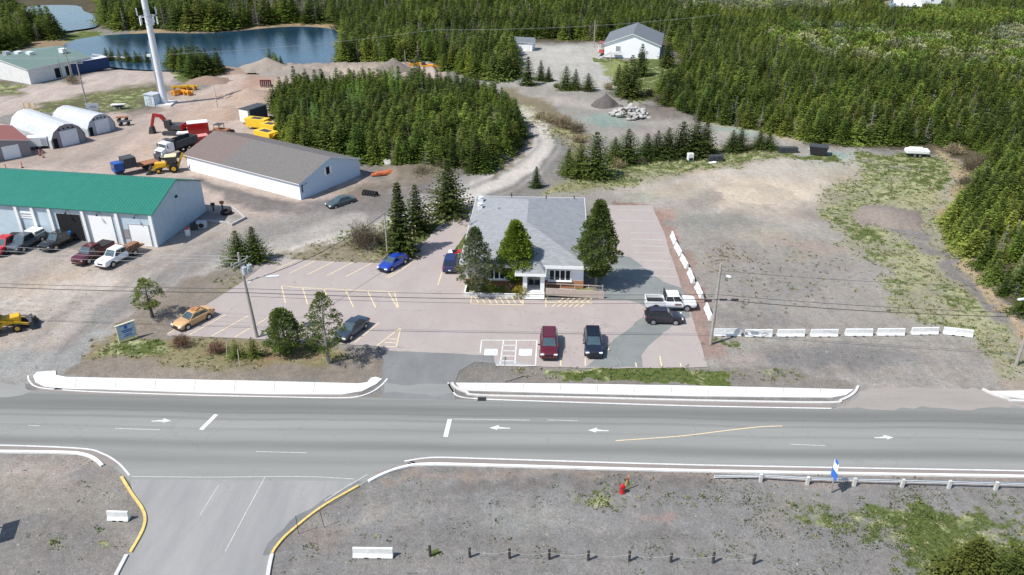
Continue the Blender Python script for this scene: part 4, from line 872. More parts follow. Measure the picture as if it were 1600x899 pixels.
def trunk_mesh(H,r,m,tips=(),seed=0,name='trunk',crook=0.0):
    mb=MB(); rr=random.Random(seed); pts=[(0,0,-0.2)]; 
    for i in range(1,6): pts.append((rr.uniform(-crook,crook),rr.uniform(-crook,crook),H*i/5))
    mb.tube(pts,[r*1.25,r,r*0.8,r*0.55,r*0.3,r*0.1],7)
    for c in tips:
        z0=max(0.1*H,c[2]-0.25*math.hypot(c[0],c[1])-0.1); k=z0/H
        mb.tube([(0,0,z0*0.97),((c[0])*0.5,(c[1])*0.5,(z0+c[2])/2-0.05),tuple(c)],[r*(1-k)*0.35+0.012,r*(1-k)*0.2+0.01,0.012],4,caps=False)
    me=bpy.data.meshes.new(name); me.from_pydata(mb.v,[],mb.f); me.materials.append(m); me.update(); return me
def twig_mesh(seed,m,Rr,H,n=220,name='twigs',w=0.03,up=0.6):
    rg=np.random.default_rng(seed); az=rg.uniform(0,6.283,n); el=rg.uniform(0.25,1.5,n); r=Rr*np.sqrt(rg.uniform(0,.25,n)); az2=rg.uniform(0,6.283,n)
    C_=np.stack([np.cos(az2)*r,np.sin(az2)*r,rg.uniform(0,0.15,n)*H],1); A=np.stack([np.cos(az)*np.cos(el),np.sin(az)*np.cos(el),np.sin(el)],1)
    sc_=np.array((Rr,Rr,H)); L1=rg.uniform(.5,1,n); E1=C_+A*sc_*L1[:,None]*0.6
    A2=A+rg.normal(size=(n,3))*0.5; A2[:,2]=np.abs(A2[:,2]); A2/=np.linalg.norm(A2,axis=1)[:,None]
    cen=np.concatenate([C_,E1,E1*0.8+C_*0.2,E1*0.6+C_*0.4]); A3=A+rg.normal(size=(n,3))*0.6; A4=A+rg.normal(size=(n,3))*0.7; A3[:,2]=np.abs(A3[:,2])
    d1=(E1-C_); l1=np.linalg.norm(d1,axis=1); ax=np.concatenate([d1/l1[:,None],A2,A3/np.linalg.norm(A3,axis=1)[:,None],A4/np.linalg.norm(A4,axis=1)[:,None]])
    ln=np.concatenate([l1,np.full(n,Rr*0.4),np.full(n,Rr*0.35),np.full(n,Rr*0.3)]); wd=np.full(4*n,w)
    V,F_=tris(rg.normal(size=(4*n,3)),cen,ax,ln,wd,rg); V[:,2]=np.maximum(V[:,2],0)
    return npmesh(name,V,F_,m,{'leaf':('FLOAT',np.repeat(rg.uniform(0,1,4*n),4))})
def withmat(me,m,name='crown'): q=me.copy(); q.materials.clear(); q.materials.append(m); q.name=name; return q
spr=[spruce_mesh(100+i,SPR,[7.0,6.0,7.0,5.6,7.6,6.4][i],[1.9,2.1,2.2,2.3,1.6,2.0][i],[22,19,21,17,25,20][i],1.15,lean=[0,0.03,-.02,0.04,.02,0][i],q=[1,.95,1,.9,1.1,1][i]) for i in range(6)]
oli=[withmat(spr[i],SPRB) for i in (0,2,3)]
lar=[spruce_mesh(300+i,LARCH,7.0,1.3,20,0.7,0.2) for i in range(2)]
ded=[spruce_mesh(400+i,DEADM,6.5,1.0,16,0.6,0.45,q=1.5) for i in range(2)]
for me in ded:
    pass
trk=trunk_mesh(6.6,0.13,BARK)
trkd=trunk_mesh(6.9,0.11,BARKG)
def tree(name,label,cat,px,py,crown,trunk,s=1.0,group=None,rz=None,loc=None,sx=1.0):
    l=loc if loc is not None else G(px,py); o=thing(name,label,cat,(l[0],l[1],-0.02),rng.uniform(0,6.28) if rz is None else rz,group); o.scale=(s*sx,s*sx,s)
    link('crown',crown,o); link('trunk',trunk,o); return o
# --- single trees
def cone(p): return lambda t: p[0]*(min(1,t/ p[1]))**0.6*(1-max(0,(t-p[1])/(1-p[1])))**p[2]
def pine(label,px,py,top,rad,m,n,cr,leaf,per,base,seed,gap=0,pw=0.75,pk=0.22,barkm=BARK,up=0.5,crook=0.05):
    H=height(px,py,top); me,tips=clump_mesh(seed,m,H*0.97,cone((rad,pk,pw)),n,cr,leaf,per,base,gap=gap,upward=up)
    tm=trunk_mesh(H*0.95,0.17,barkm,tips[::2],seed,crook=crook); return tree('pine_tree',label,'pine tree',px,py,me,tm,1.0,'pines around the office lot',rz=0)
pine('tall dense dark green pine at the right front corner of the office',931,447,313,2.45,PINEM,340,0.50,0.27,46,0.14,1,barkm=BARKG,pk=0.30,pw=0.85)
pine('bright green dense pine in front of the office, left of the porch',806,446,346,2.2,PINEG,300,0.50,0.26,48,0.10,2,pk=0.32,pw=0.8)
pine('grey-green thin pine at the left front corner of the office',744,460,354,2.1,PINEY,230,0.42,0.22,38,0.10,3,gap=0.12,pk=0.3,barkm=BARKG)
pine('open pine with visible trunk on the planted island beside the dark sedan',514,570,456,2.0,PINEM,120,0.36,0.2,36,0.20,4,gap=0.3,pk=0.35,barkm=BARKG)
pine('short rounded pine on the planted island, left of the open pine',447,552,483,1.95,PINEM,170,0.40,0.21,44,0.08,5,pk=0.3,pw=0.6)
pine('small sparse crooked pine behind the company sign by the gravel road',238,496,436,1.6,PINEM,70,0.42,0.2,38,0.25,6,gap=0.3,pk=0.4,pw=0.5)
def fir(label,px,py,top,rad=1.5,v=0,m=None,g=None):
    H=height(px,py,top); s=H/7.2; me=spruce_mesh(int(px*7+py),m or SPRD,7.2,rad/s*1.22,24,1.55,q=1.0); return tree('spruce_tree',label,'spruce tree',px,py,me,trk,s,g or 'single spruces about the lots',rz=0)
fir('left of two small dark spruces by the gravel road above the parking rows',375,411,360,1.7)
fir('right of two small dark spruces by the gravel road above the parking rows',400,407,354,1.8)
fir('tall narrow spruce beside the service pole and blue sedan',627,396,284,1.9)
fir('spruce standing just behind the tall narrow spruce by the service pole',652,362,288,2.0)
fir('large broad spruce on the gravel road side, left of the office roof',702,336,248,3.0)
fir('tiny lone spruce on the verge behind the office roof',838,293,260,0.9)
row=[(888,272,232,1.5),(906,276,224,1.7),(930,277,205,2.4),(960,252,214,1.7),(980,254,201,2.0),(1010,247,208,1.7),(1026,246,204,1.7),(1042,246,199,1.8),(1064,244,189,2.2),(1085,243,183,2.2),(1100,242,189,1.8),(1143,236,203,1.6),(1156,234,200,1.5),(1186,231,203,1.4),(1200,233,206,1.7)]
for i,(x,y,tp,r) in enumerate(row):
    r*=1.22
    fir(['short dark spruce at the left end of the spruce row behind the office','spruce second from the left in the spruce row behind the office','broad tall spruce near the left end of the spruce row','spruce left of centre in the row with bushes at its foot','pointed spruce left of centre in the row behind the office lot'][i] if i<5 else 'dark spruce in the clump behind the gravel yard, %s from its left'%['first','second','third','fourth','fifth','sixth','seventh','eighth','ninth','tenth'][i-5],x,y,tp,r,g='row of spruces behind the office lot')
mid=[(825,133,88,1.6),(845,126,94,1.1),(857,127,104,1.0),(884,140,103,1.7),(899,140,108,1.2),(919,142,114,1.6),(806,118,82,1.7),(985,152,86,2.8),(975,148,96,2.0),(1001,118,68,1.7),(1043,105,57,2.1),(966,133,100,1.3)]
for i,(x,y,tp,r) in enumerate(mid):
    r=r*1.15; fir({7:'large broad dark spruce on the lawn in front of the white hall',10:'lone dark spruce on the lawn at the right end of the white hall',9:'grey-green pointed spruce against the front wall of the white hall'}.get(i,'small dark spruce by the upper lot, %s in its group'%['first from the left','second from the left','third from the left','middle','just right of the middle','at the right','nearest the dense wood','','beside the large broad one','','','left of the lawn'][i]),x,y,tp,r,m=DEADM if False else None,g='spruces between the upper lots')
for x,y,tp,lb in ((370,560,531,'left of two small bright green spruce bushes on the planted island'),(397,559,528,'right of two small bright green spruce bushes on the planted island'),(497,540,505,'low spruce bush behind the open pine on the planted island')):
    me=spruce_mesh(int(x),SPRB,2.6,1.35,12,1.3,q=2.2); tree('spruce_bush',lb,'bush',x,y,me,trunk_mesh(2.0,0.06,BARK),height(x,y,tp)/2.6,'spruce bushes on the planted island',rz=0)
OLD=leafmat('golden_olive_needles',(0.030,0.042,0.010),(0.135,0.155,0.035),0.25,0.1)
# near bottom right corner: broad olive spruces
for x,y,tp,r,lb in ((1508,914,842,2.0,'broad olive spruce bush at the bottom right, left of its neighbours'),(1562,936,868,2.2,'olive spruce bush cut by the bottom edge of the frame'),(1600,925,850,2.4,'olive spruce bush in the bottom right corner')):
    me=spruce_mesh(int(x),OLD,3.6,r,20,2.2,q=1.6); tree('spruce_bush',lb,'bush',x,y,me,trunk_mesh(3.0,0.1,BARK),height(x,y,tp)/3.6,'olive spruces in the near corner',rz=0)
# --- forests: jittered grid of standing trees inside the wooded areas
def inside(px,py,poly):
    c=False;n=len(poly)
    for i in range(n):
        a=poly[i];b=poly[(i+1)%n]
        if (a[1]>py)!=(b[1]>py) and px<(b[0]-a[0])*(py-a[1])/(b[1]-a[1])+a[0]: c=not c
    return c
wood=[(428,165),(440,215),(470,243),(520,250),(570,252),(625,262),(700,268),(760,270),(798,238),(814,220),(804,190),(790,165),(740,150),(690,138),(620,140),(540,138),(470,145)]
rightf=[(2300,-60),(1080,-60),(1045,20),(1058,75),(1085,108),(1052,132),(1028,150),(1052,177),(1080,189),(1130,196),(1180,202),(1240,216),(1290,226),(1400,228),(1465,226),(1500,232),(1540,252),(1530,285),(1480,345),(1484,372),(1515,412),(1545,452),(1572,485),(1610,510),(1800,620),(2300,620)]
backf=[(536,105),(560,111),(640,110),(700,111),(742,121),(760,128),(802,124),(800,70),(800,62),(870,62),(935,64),(950,50),(1050,66),(1062,40),(1050,10),(1100,-60),(480,-60),(505,10),(528,40),(540,60)]
northf=[(180,48),(250,46),(330,47),(400,41),(440,36),(500,37),(515,10),(500,-60),(120,-60),(160,10),(165,40)]
leftf=[(-60,88),(20,80),(36,66),(92,62),(90,50),(60,45),(28,40),(20,10),(-60,5)]
shore_a=[(250,98),(300,103),(345,112),(352,117),(300,121),(262,104)]
shore_b=[(160,92),(245,96),(245,99),(160,96)]; shore_c=[(405,104),(440,98),(530,104),(540,112),(480,107),(420,110)]
bare=[[(690,98),(690,112),(440,112),(440,98)],[(1060,-60),(1330,-60),(1300,26),(1130,26),(1055,20)],[(1540,55),(1800,45),(1800,104),(1570,98)],[(1370,2),(1490,-8),(1500,14),(1450,24),(1385,22)],[(575,140),(590,130),(600,140)]]
areas=[(wood,1.65,(0.50,0.88),(0.10,0.06,0.0),'wood'),(rightf,1.9,(0.42,0.92),(0.30,0.06,0.0),'right'),(backf,2.2,(0.60,1.0),(0.22,0.13,0.01),'back'),(northf,2.7,(0.9,1.4),(0.1,0.28,0.0),'north'),(leftf,2.8,(0.8,1.2),(0.3,0.1,0.0),'left'),(shore_a,1.8,(0.6,0.95),(0.2,0.1,0.0),'strip'),(shore_b,1.8,(0.35,0.6),(0.2,0.1,0.0),'strip'),(shore_c,2.6,(0.35,0.7),(0.2,0.3,0.0),'strip')]
cand=[]
PM=[]   # prototypes: mesh, trunk
for me in spr: PM.append((me,trk))
for me in oli: PM.append((me,trk))
for me in lar: PM.append((me,trkd))
for me in ded: PM.append((me,trkd))
for poly,st,(s0,s1),(po,pd,pl),nm in areas:
    W=[G(*p) for p in poly]; x0,x1=max(-190,min(p.x for p in W)),min(235,max(p.x for p in W)); y0,y1=min(p.y for p in W),min(420,max(p.y for p in W))
    y=y0
    while y<y1:
        stp=st*(1+max(0,(y-240))/380); x=x0+rng.uniform(0,stp)
        while x<x1:
            xx=x+rng.uniform(-.45,.45)*stp; yy=y+rng.uniform(-.45,.45)*stp; px,py=pixel(xx,yy)
            if -60-abs(yy)*0.02<px<1720 and inside(px,py,poly) and not any(inside(px,py,b) for b in bare):
                n_=float(fbm(np.array([xx*0.06]),np.array([yy*0.06]),31)[0]); s=rng.uniform(s0,s1)*(0.78+0.5*n_)
                if nm=='right':
                    if py<125 and px>1120: s*=0.80
                    if px>1440 and py>240: s*=0.85
                u=rng.random(); pk=rng.randrange(6)
                po2=po*(1.0 if nm!='right' else (2.6 if py<118+max(0,(px-1250))*0.12 and px>1120 else (1.8 if py>300 else 0.8)))+(0.3 if n_>0.62 else 0)
                dd_=pd*(2.4 if n_<0.40 else 0.7)*(3.0 if nm=='right' and py<62 and px>1380 else 1)
                if u<po2: pk=6+rng.randrange(3)
                elif u<po2+dd_: pk=11+rng.randrange(2)
                elif u<po2+dd_+pl: pk=9+rng.randrange(2)
                if nm=='wood' and ((abs(px-560)<14 and 160<py<200) or (abs(px-620)<10 and 145<py<170) or (abs(px-495)<8 and 190<py<215)): pk=9+rng.randrange(2); s*=1.1
                cand.append((yy,xx,s,pk,nm,px,py))
            x+=stp
        y+=st*(1+max(0,(y-240))/380)
vis=[c for c in cand if -5<c[5]<1605 and c[6]>-5 and pixel(c[1],c[0],7*c[2])[1]<575*1.56]
alive=sorted([c for c in vis if c[3]<9],key=lambda c:(c[0]**2+c[1]**2)/c[2]**2)[:262]
deadl=sorted([c for c in vis if c[3]>=11],key=lambda c:(c[0]**2+c[1]**2)/c[2]**2)[:60]
larl=[c for c in vis if c[3] in (9,10)][:60]
single=set(id(c) for c in alive+deadl+larl)
LAB={'wood':'dark green spruce in the dense wood between the storage shed and the gravel road','right':'green spruce at the near edge of the forest right of the gravel yard','back':'dark spruce in the forest around the white hall','north':'tall dark spruce on the far shore of the pond','left':'dark spruce beside the small pond at the left edge','strip':'low spruce in the strip along the near shore of the pond'}
for c in alive+deadl+larl:
    me,tk=PM[c[3]]; w_={'wood':'dense wood behind the storage shed','right':'forest right of the gravel yard','back':'forest around the white hall','north':'forest on the far pond shore','left':'trees left of the small pond','strip':'tree strip on the near pond shore'}[c[4]]
    if c[3]>=11: tree('dead_tree','grey dead spruce with bare branches in the '+w_,'dead tree',0,0,me,tk,c[2],'dead trees in the '+w_,loc=(c[1],c[0]))
    elif c[3]>=9: tree('larch_tree','bright yellow-green larch in the '+w_,'larch tree',0,0,me,tk,c[2],'larches in the '+w_,loc=(c[1],c[0]))
    else:
        olive=c[3]>=6; tree('spruce_tree',(LAB[c[4]] if not olive else LAB[c[4]].replace('dark green','olive').replace('dark','olive').replace('green spruce','olive spruce')),'spruce tree',0,0,me,tk,c[2],('olive ' if olive else 'dark ')+'spruces of the '+w_,loc=(c[1],c[0]),sx=1.22)
rest=[c for c in cand if id(c) not in single]
zone=[(1180,62),(1330,48),(1450,70),(1620,80),(1620,128),(1500,124),(1400,112),(1280,100)]
SCR=leafmat('pale_willow_scrub',(0.14,0.15,0.08),(0.32,0.33,0.21),0.2,0.25); LIME=leafmat('lime_scrub',(0.11,0.16,0.03),(0.24,0.30,0.07),0.25,0.25)
for k,m_ in enumerate((SCR,SCR,LIME)): PM.append((clump_mesh(900+k,m_,2.3,lambda t:1.5*(1-t*t)**0.5,40,0.55,0.36,22,0.1,name='foliage')[0],trkd))
for b_ in bare[1:3]+[[(1120,-40),(1340,-40),(1330,22),(1140,26)],[(1440,22),(1600,30),(1600,52),(1400,48)]]:
    for _ in range(420):
        qx_,qy_=rng.uniform(min(p[0] for p in b_),min(1680,max(p[0] for p in b_))),rng.uniform(max(-40,min(p[1] for p in b_)),max(p[1] for p in b_))
        if inside(qx_,qy_,b_) and not (qy_>14 and 1040<qx_<1080):
            g_=G(qx_,qy_); rest.append((g_.y,g_.x,rng.uniform(0.6,1.5)*(1.0),13+(2 if (rng.random()<0.2 or b_[0][0]==1440) else rng.randrange(2)),'scrub',qx_,qy_))
# the many remaining trees: one object, instanced from the same crowns
pcol=bpy.data.collections.new('forest_trees')
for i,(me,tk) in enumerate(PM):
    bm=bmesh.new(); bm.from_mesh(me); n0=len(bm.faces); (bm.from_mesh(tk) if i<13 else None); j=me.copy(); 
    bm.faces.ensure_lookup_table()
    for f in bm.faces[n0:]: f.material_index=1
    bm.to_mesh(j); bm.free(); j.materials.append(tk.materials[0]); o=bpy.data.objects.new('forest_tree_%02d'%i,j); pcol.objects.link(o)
rest=[(c[0],c[1],rng.uniform(0.9,1.7),rng.choice((13,14,15,15)),c[4],c[5],c[6]) if (c[4]=='right' and inside(c[5],c[6],zone) and rng.random()<0.28) else c for c in rest]
pts=np.array([(c[1],c[0],-0.02) for c in rest]); fm=bpy.data.meshes.new('forest'); fm.from_pydata([tuple(p) for p in pts],[],[])
for nm_,vals in (('pick',[c[3] for c in rest]),('size',[c[2] for c in rest]),('spin',[rng.uniform(0,6.28) for c in rest]),('tree_rand',[rng.random() for c in rest])):
    a=fm.attributes.new(nm_,'INT' if nm_=='pick' else 'FLOAT','POINT'); a.data.foreach_set('value',vals)
fo=link('forest',fm); tag(fo,'mixed spruce forest filling the background behind the gravel lots','forest',kind='stuff')
ng=bpy.data.node_groups.new('forest_scatter','GeometryNodeTree'); ng.interface.new_socket('Geometry',in_out='INPUT',socket_type='NodeSocketGeometry'); ng.interface.new_socket('Geometry',in_out='OUTPUT',socket_type='NodeSocketGeometry')
gi=ng.nodes.new('NodeGroupInput'); go=ng.nodes.new('NodeGroupOutput'); ip=ng.nodes.new('GeometryNodeInstanceOnPoints'); ci=ng.nodes.new('GeometryNodeCollectionInfo')
ci.inputs['Collection'].default_value=pcol; ci.inputs['Separate Children'].default_value=True; ci.inputs['Reset Children'].default_value=True
def na(nm_,ty):
    n=ng.nodes.new('GeometryNodeInputNamedAttribute'); n.data_type=ty; n.inputs[0].default_value=nm_; return n.outputs[0]
ng.links.new(gi.outputs[0],ip.inputs['Points']); ng.links.new(ci.outputs[0],ip.inputs['Instance']); ip.inputs['Pick Instance'].default_value=True
ng.links.new(na('pick','INT'),ip.inputs['Instance Index']); cx=ng.nodes.new('ShaderNodeCombineXYZ'); ng.links.new(na('spin','FLOAT'),cx.inputs[2]); ng.links.new(cx.outputs[0],ip.inputs['Rotation']); vs_=ng.nodes.new('ShaderNodeVectorMath'); vs_.operation='SCALE'; vs_.inputs[0].default_value=(1.28,1.28,1.0); ng.links.new(na('size','FLOAT'),vs_.inputs['Scale']); ng.links.new(vs_.outputs[0],ip.inputs['Scale']); ng.links.new(ip.outputs[0],go.inputs[0])
md=fo.modifiers.new('scatter','NODES'); md.node_group=ng
print('forest total',len(cand),'singles',len(single),'rest',len(rest))
# --- bare shrubs
def shrub(label,px,py,rx,h,m,seed,n=240,g='bare shrubs'):
    o=thing('bare_shrub',label,'shrub',G(px,py),0,g); link('twigs',twig_mesh(seed,m,rx,h,n,w=0.045 if py>250 else 0.06),o); return o
shrub('reddish bare shrub on the planted island, nearer the company sign',284,541,1.3,1.6,TWIGR,51); shrub('reddish bare shrub on the planted island, nearer the utility pole',338,551,1.25,1.5,TWIGR,52)
shrub('large bare brown willow shrub between the gravel road and parking rows',570,385,3.2,4.2,TWIG,53,420); shrub('bare brown shrub close to the tall narrow spruce',600,382,1.8,2.4,TWIG,54)
for i,(x,y,r,h) in enumerate(((860,192,2.6,2.2),(880,200,3.0,2.6),(900,206,2.4,2.2),(846,186,2.0,1.6),(905,222,1.8,1.5))): shrub('brown bare thicket along the right side of the gravel road bend',x,y,r,h,TWIG,60+i,200,'thickets at the gravel road bend')
for i,(x,y,r,h) in enumerate(((1520,270,3,3.4),(1508,292,2,2.4),(1535,262,2.5,3),(1490,240,2,2.2),(1500,322,1.4,1.6))): shrub('leafless tan bush where the yard grass meets the forest',x,y,r,h,TWIG,70+i,220,'bushes at the forest edge')
for i,(x,y,r,h) in enumerate(((660,275,2.4,2.2),(690,266,2.6,2.6),(722,264,2.6,3.0),(746,264,2,2.2),(772,254,2.2,2.6),(793,243,1.6,2))): shrub('leafless shrub on the bank in front of the dense wood',x,y,r,h,TWIG,80+i,200,'shrubs on the bank below the wood')
for i,(x,y,r,h) in enumerate(((965,262,1.6,2.0),(1000,256,1.2,1.4),(950,140,1.8,2.0),(1015,150,1.6,2.2),(1030,160,1.8,2.2),(870,137,1.3,1.2),(115,131,2.5,2.4))): shrub('small leafless shrub among the spruces of the upper lots',x,y,r,h,TWIG,90+i,160,'shrubs among the upper spruces')
# bushes in the office bed
for x,y,r,h,m,lb in ((832-20,462,0.9,0.9,leafmat('yellow_green_shrub',(0.20,0.20,0.03),(0.42,0.38,0.06)),'yellow-green shrub at the foot of the office steps'),(760,458,1.1,1.2,SPR,'dark low shrub in the office bed, left part'),(780,459,0.9,0.8,SPRB,'olive low shrub in the middle of the office bed'),(795,457,0.8,1.0,TWIG,'brown twiggy shrub in the office bed')):
    o=thing('shrub',lb,'shrub',G(x,y),0,'shrubs in the office bed'); me,_=clump_mesh(int(x),m,h,lambda t,r=r:r*(1-t*0.5),26,0.3,0.16,30,0.1,name='foliage'); link('foliage',me,o)

# ================================================================== VEHICLES
def heading(front,rear):
    a=G(*front);b=G(*rear); d=a-b; return (a+b)/2, math.atan2(d.y,d.x)
def wheels(o,L,W,r,xs,rimm=RIM,w=0.24):
    for x in xs:
        for s in (-1,1):
            mb=MB(); mb.cyl((x,s*(W/2-w/2+0.015),r),r,w,16,axis='Y'); wh=mb.build('wheel',TYRE,o,smooth=False)
            mb=MB(); mb.cyl((x,s*(W/2+0.022),r),r*0.66,0.02,12,axis='Y')
            mb.build('rim',rimm,wh)
def loft(o,name,m,st,bevel=0):
    """stations: (x, halfwidth, zbottom, zshoulder, ztop, topfactor)"""
    mb=MB(); n=len(st); rows=[]
    for (x,w,zb,zs,zt,tf) in st:
        half=[(0,zb),(w*0.90,zb),(w*0.985,zb+0.16),(w,(zb+zs)/2+0.05),(w*0.965,zs-0.03),(w*tf,zt-0.005 if zt>zs else zs),(w*tf*0.55,zt+0.015),(0,zt+0.02)]
        ring=[(x,-y,z) for y,z in half[::-1]][:-1]+[(x,y,z) for y,z in half]
        rows.append(ring[:-1] if False else ring)
    k=len(rows[0]); vs=[p for r_ in rows for p in r_]; fs=[]
    for i in range(n-1):
        for j in range(k-1):
            a=i*k+j; fs.append((a,a+1,a+k+1,a+k))
    fs.append(tuple(range(k))[::-1]); fs.append(tuple((n-1)*k+j for j in range(k)))
    mb.add(vs,fs); q=mb.build(name,m,o,smooth=True)
    bm=bmesh.new(); bm.from_mesh(q.data); bmesh.ops.remove_doubles(bm,verts=bm.verts,dist=0.001); bmesh.ops.recalc_face_normals(bm,faces=bm.faces)
    for e in bm.edges:
        if len(e.link_faces)==2 and e.calc_face_angle(0)>0.6: e.smooth=False
    bm.to_mesh(q.data); bm.free(); return q
def cabin(o,m,base,roof,zb,zr,wb,wr,panes=True,nside=2,bodyname='cabin',wshm=WSH,roofm=None):
    """base=(rear,front) x at belt, roof=(rear,front) x at roof"""
    b=[(base[0],-wb*0.94,zb),(base[1],-wb*0.90,zb-0.03),(base[1],wb*0.90,zb-0.03),(base[0],wb*0.94,zb)]; r=[(roof[0],-wr,zr-0.03),(roof[1],-wr*0.97,zr-0.01),(roof[1],wr*0.97,zr-0.01),(roof[0],wr,zr-0.03)]
    mb=MB(); mb.add(b+r,[(0,1,5,4),(1,2,6,5),(2,3,7,6),(3,0,4,7),(4,5,6,7)]); c=mb.build(bodyname,m,o,bevel=0.05)
    mb=MB(); mb.box(((roof[0]+roof[1])/2,0,zr+0.005),((roof[1]-roof[0])*0.92,wr*1.75,0.03)); mb.build('roof',roofm or m,o,bevel=0.012)
    def pane(nm,q,m_,ins=(0.1,0.1,0.14,0.1),off=0.012):
        A,B,C_,D=[Vector(v) for v in q]; u0,u1,v0,v1=ins
        f=lambda u,v:(A*(1-u)+B*u)*(1-v)+(D*(1-u)+C_*u)*v
        nrm=(B-A).cross(D-A).normalized()*off
        P=[f(u0,v0)+nrm,f(1-u1,v0)+nrm,f(1-u1,1-v1)+nrm,f(u0,1-v1)+nrm]
        w_=MB(); w_.add(P+[p-nrm*1.6 for p in P],[(0,1,2,3),(7,6,5,4),(0,4,5,1),(1,5,6,2),(2,6,7,3),(3,7,4,0)]); w_.build(nm,m_,o)
    V=[Vector(p) for p in b+r]
    pane('windshield',(V[1],V[2],V[6],V[5]),wshm,(0.07,0.07,0.04,0.06)); pane('rear_window',(V[3],V[0],V[4],V[7]),GLASS,(0.08,0.08,0.12,0.1))
    for sgn in (0,1):
        q=(V[0],V[1],V[5],V[4]) if sgn==0 else (V[2],V[3],V[7],V[6])
        for i in range(nside):
            a=0.05+i*0.92/nside; e_=0.05+(i+1)*0.92/nside-0.035
            pane('side_window',q,GLASS,(a,1-e_,0.12,0.10))
def lights(o,L,W,zf,zr_,rear=True,grille=True):
    for s in(-1,1):
        mb=MB(); mb.box((L/2-0.09,s*W*0.36,zf),(0.16,W*0.20,0.14)); mb.build('headlight',LAMP,o,bevel=0.02)
        mb=MB(); mb.box((-L/2+0.05,s*W*0.39,zr_),(0.12,W*0.16,0.18)); mb.build('tail_light',TAIL,o,bevel=0.02)
    mb=MB(); mb.box((L/2-0.015,0,zf-0.08),(0.06,W*0.42,0.22)); mb.build('grille',BLKP,o)
    mb=MB(); mb.box((L/2-0.02,0,0.34),(0.10,W*0.8,0.16)); mb.build('front_bumper',BLKP,o)
    mb=MB(); mb.box((-L/2-0.005,0,0.62),(0.03,0.32,0.14)); mb.build('number_plate',PLATE,o)
def mirrors(o,x,W,z,m):
    for s in(-1,1):
        mb=MB(); mb.box((x,s*(W/2+0.08),z),(0.12,0.22,0.13)); mb.build('mirror',m,o,bevel=0.02)
def arches(o,xs,W,r):
    for x in xs:
        for s in(-1,1):
            mb=MB(); mb.cyl((x,s*(W/2-0.02),r+0.02),r+0.07,0.05,16,axis='Y'); mb.build('wheel_well_shade',BLKP,o)  # black disc on the body side, standing in for the shaded wheel well
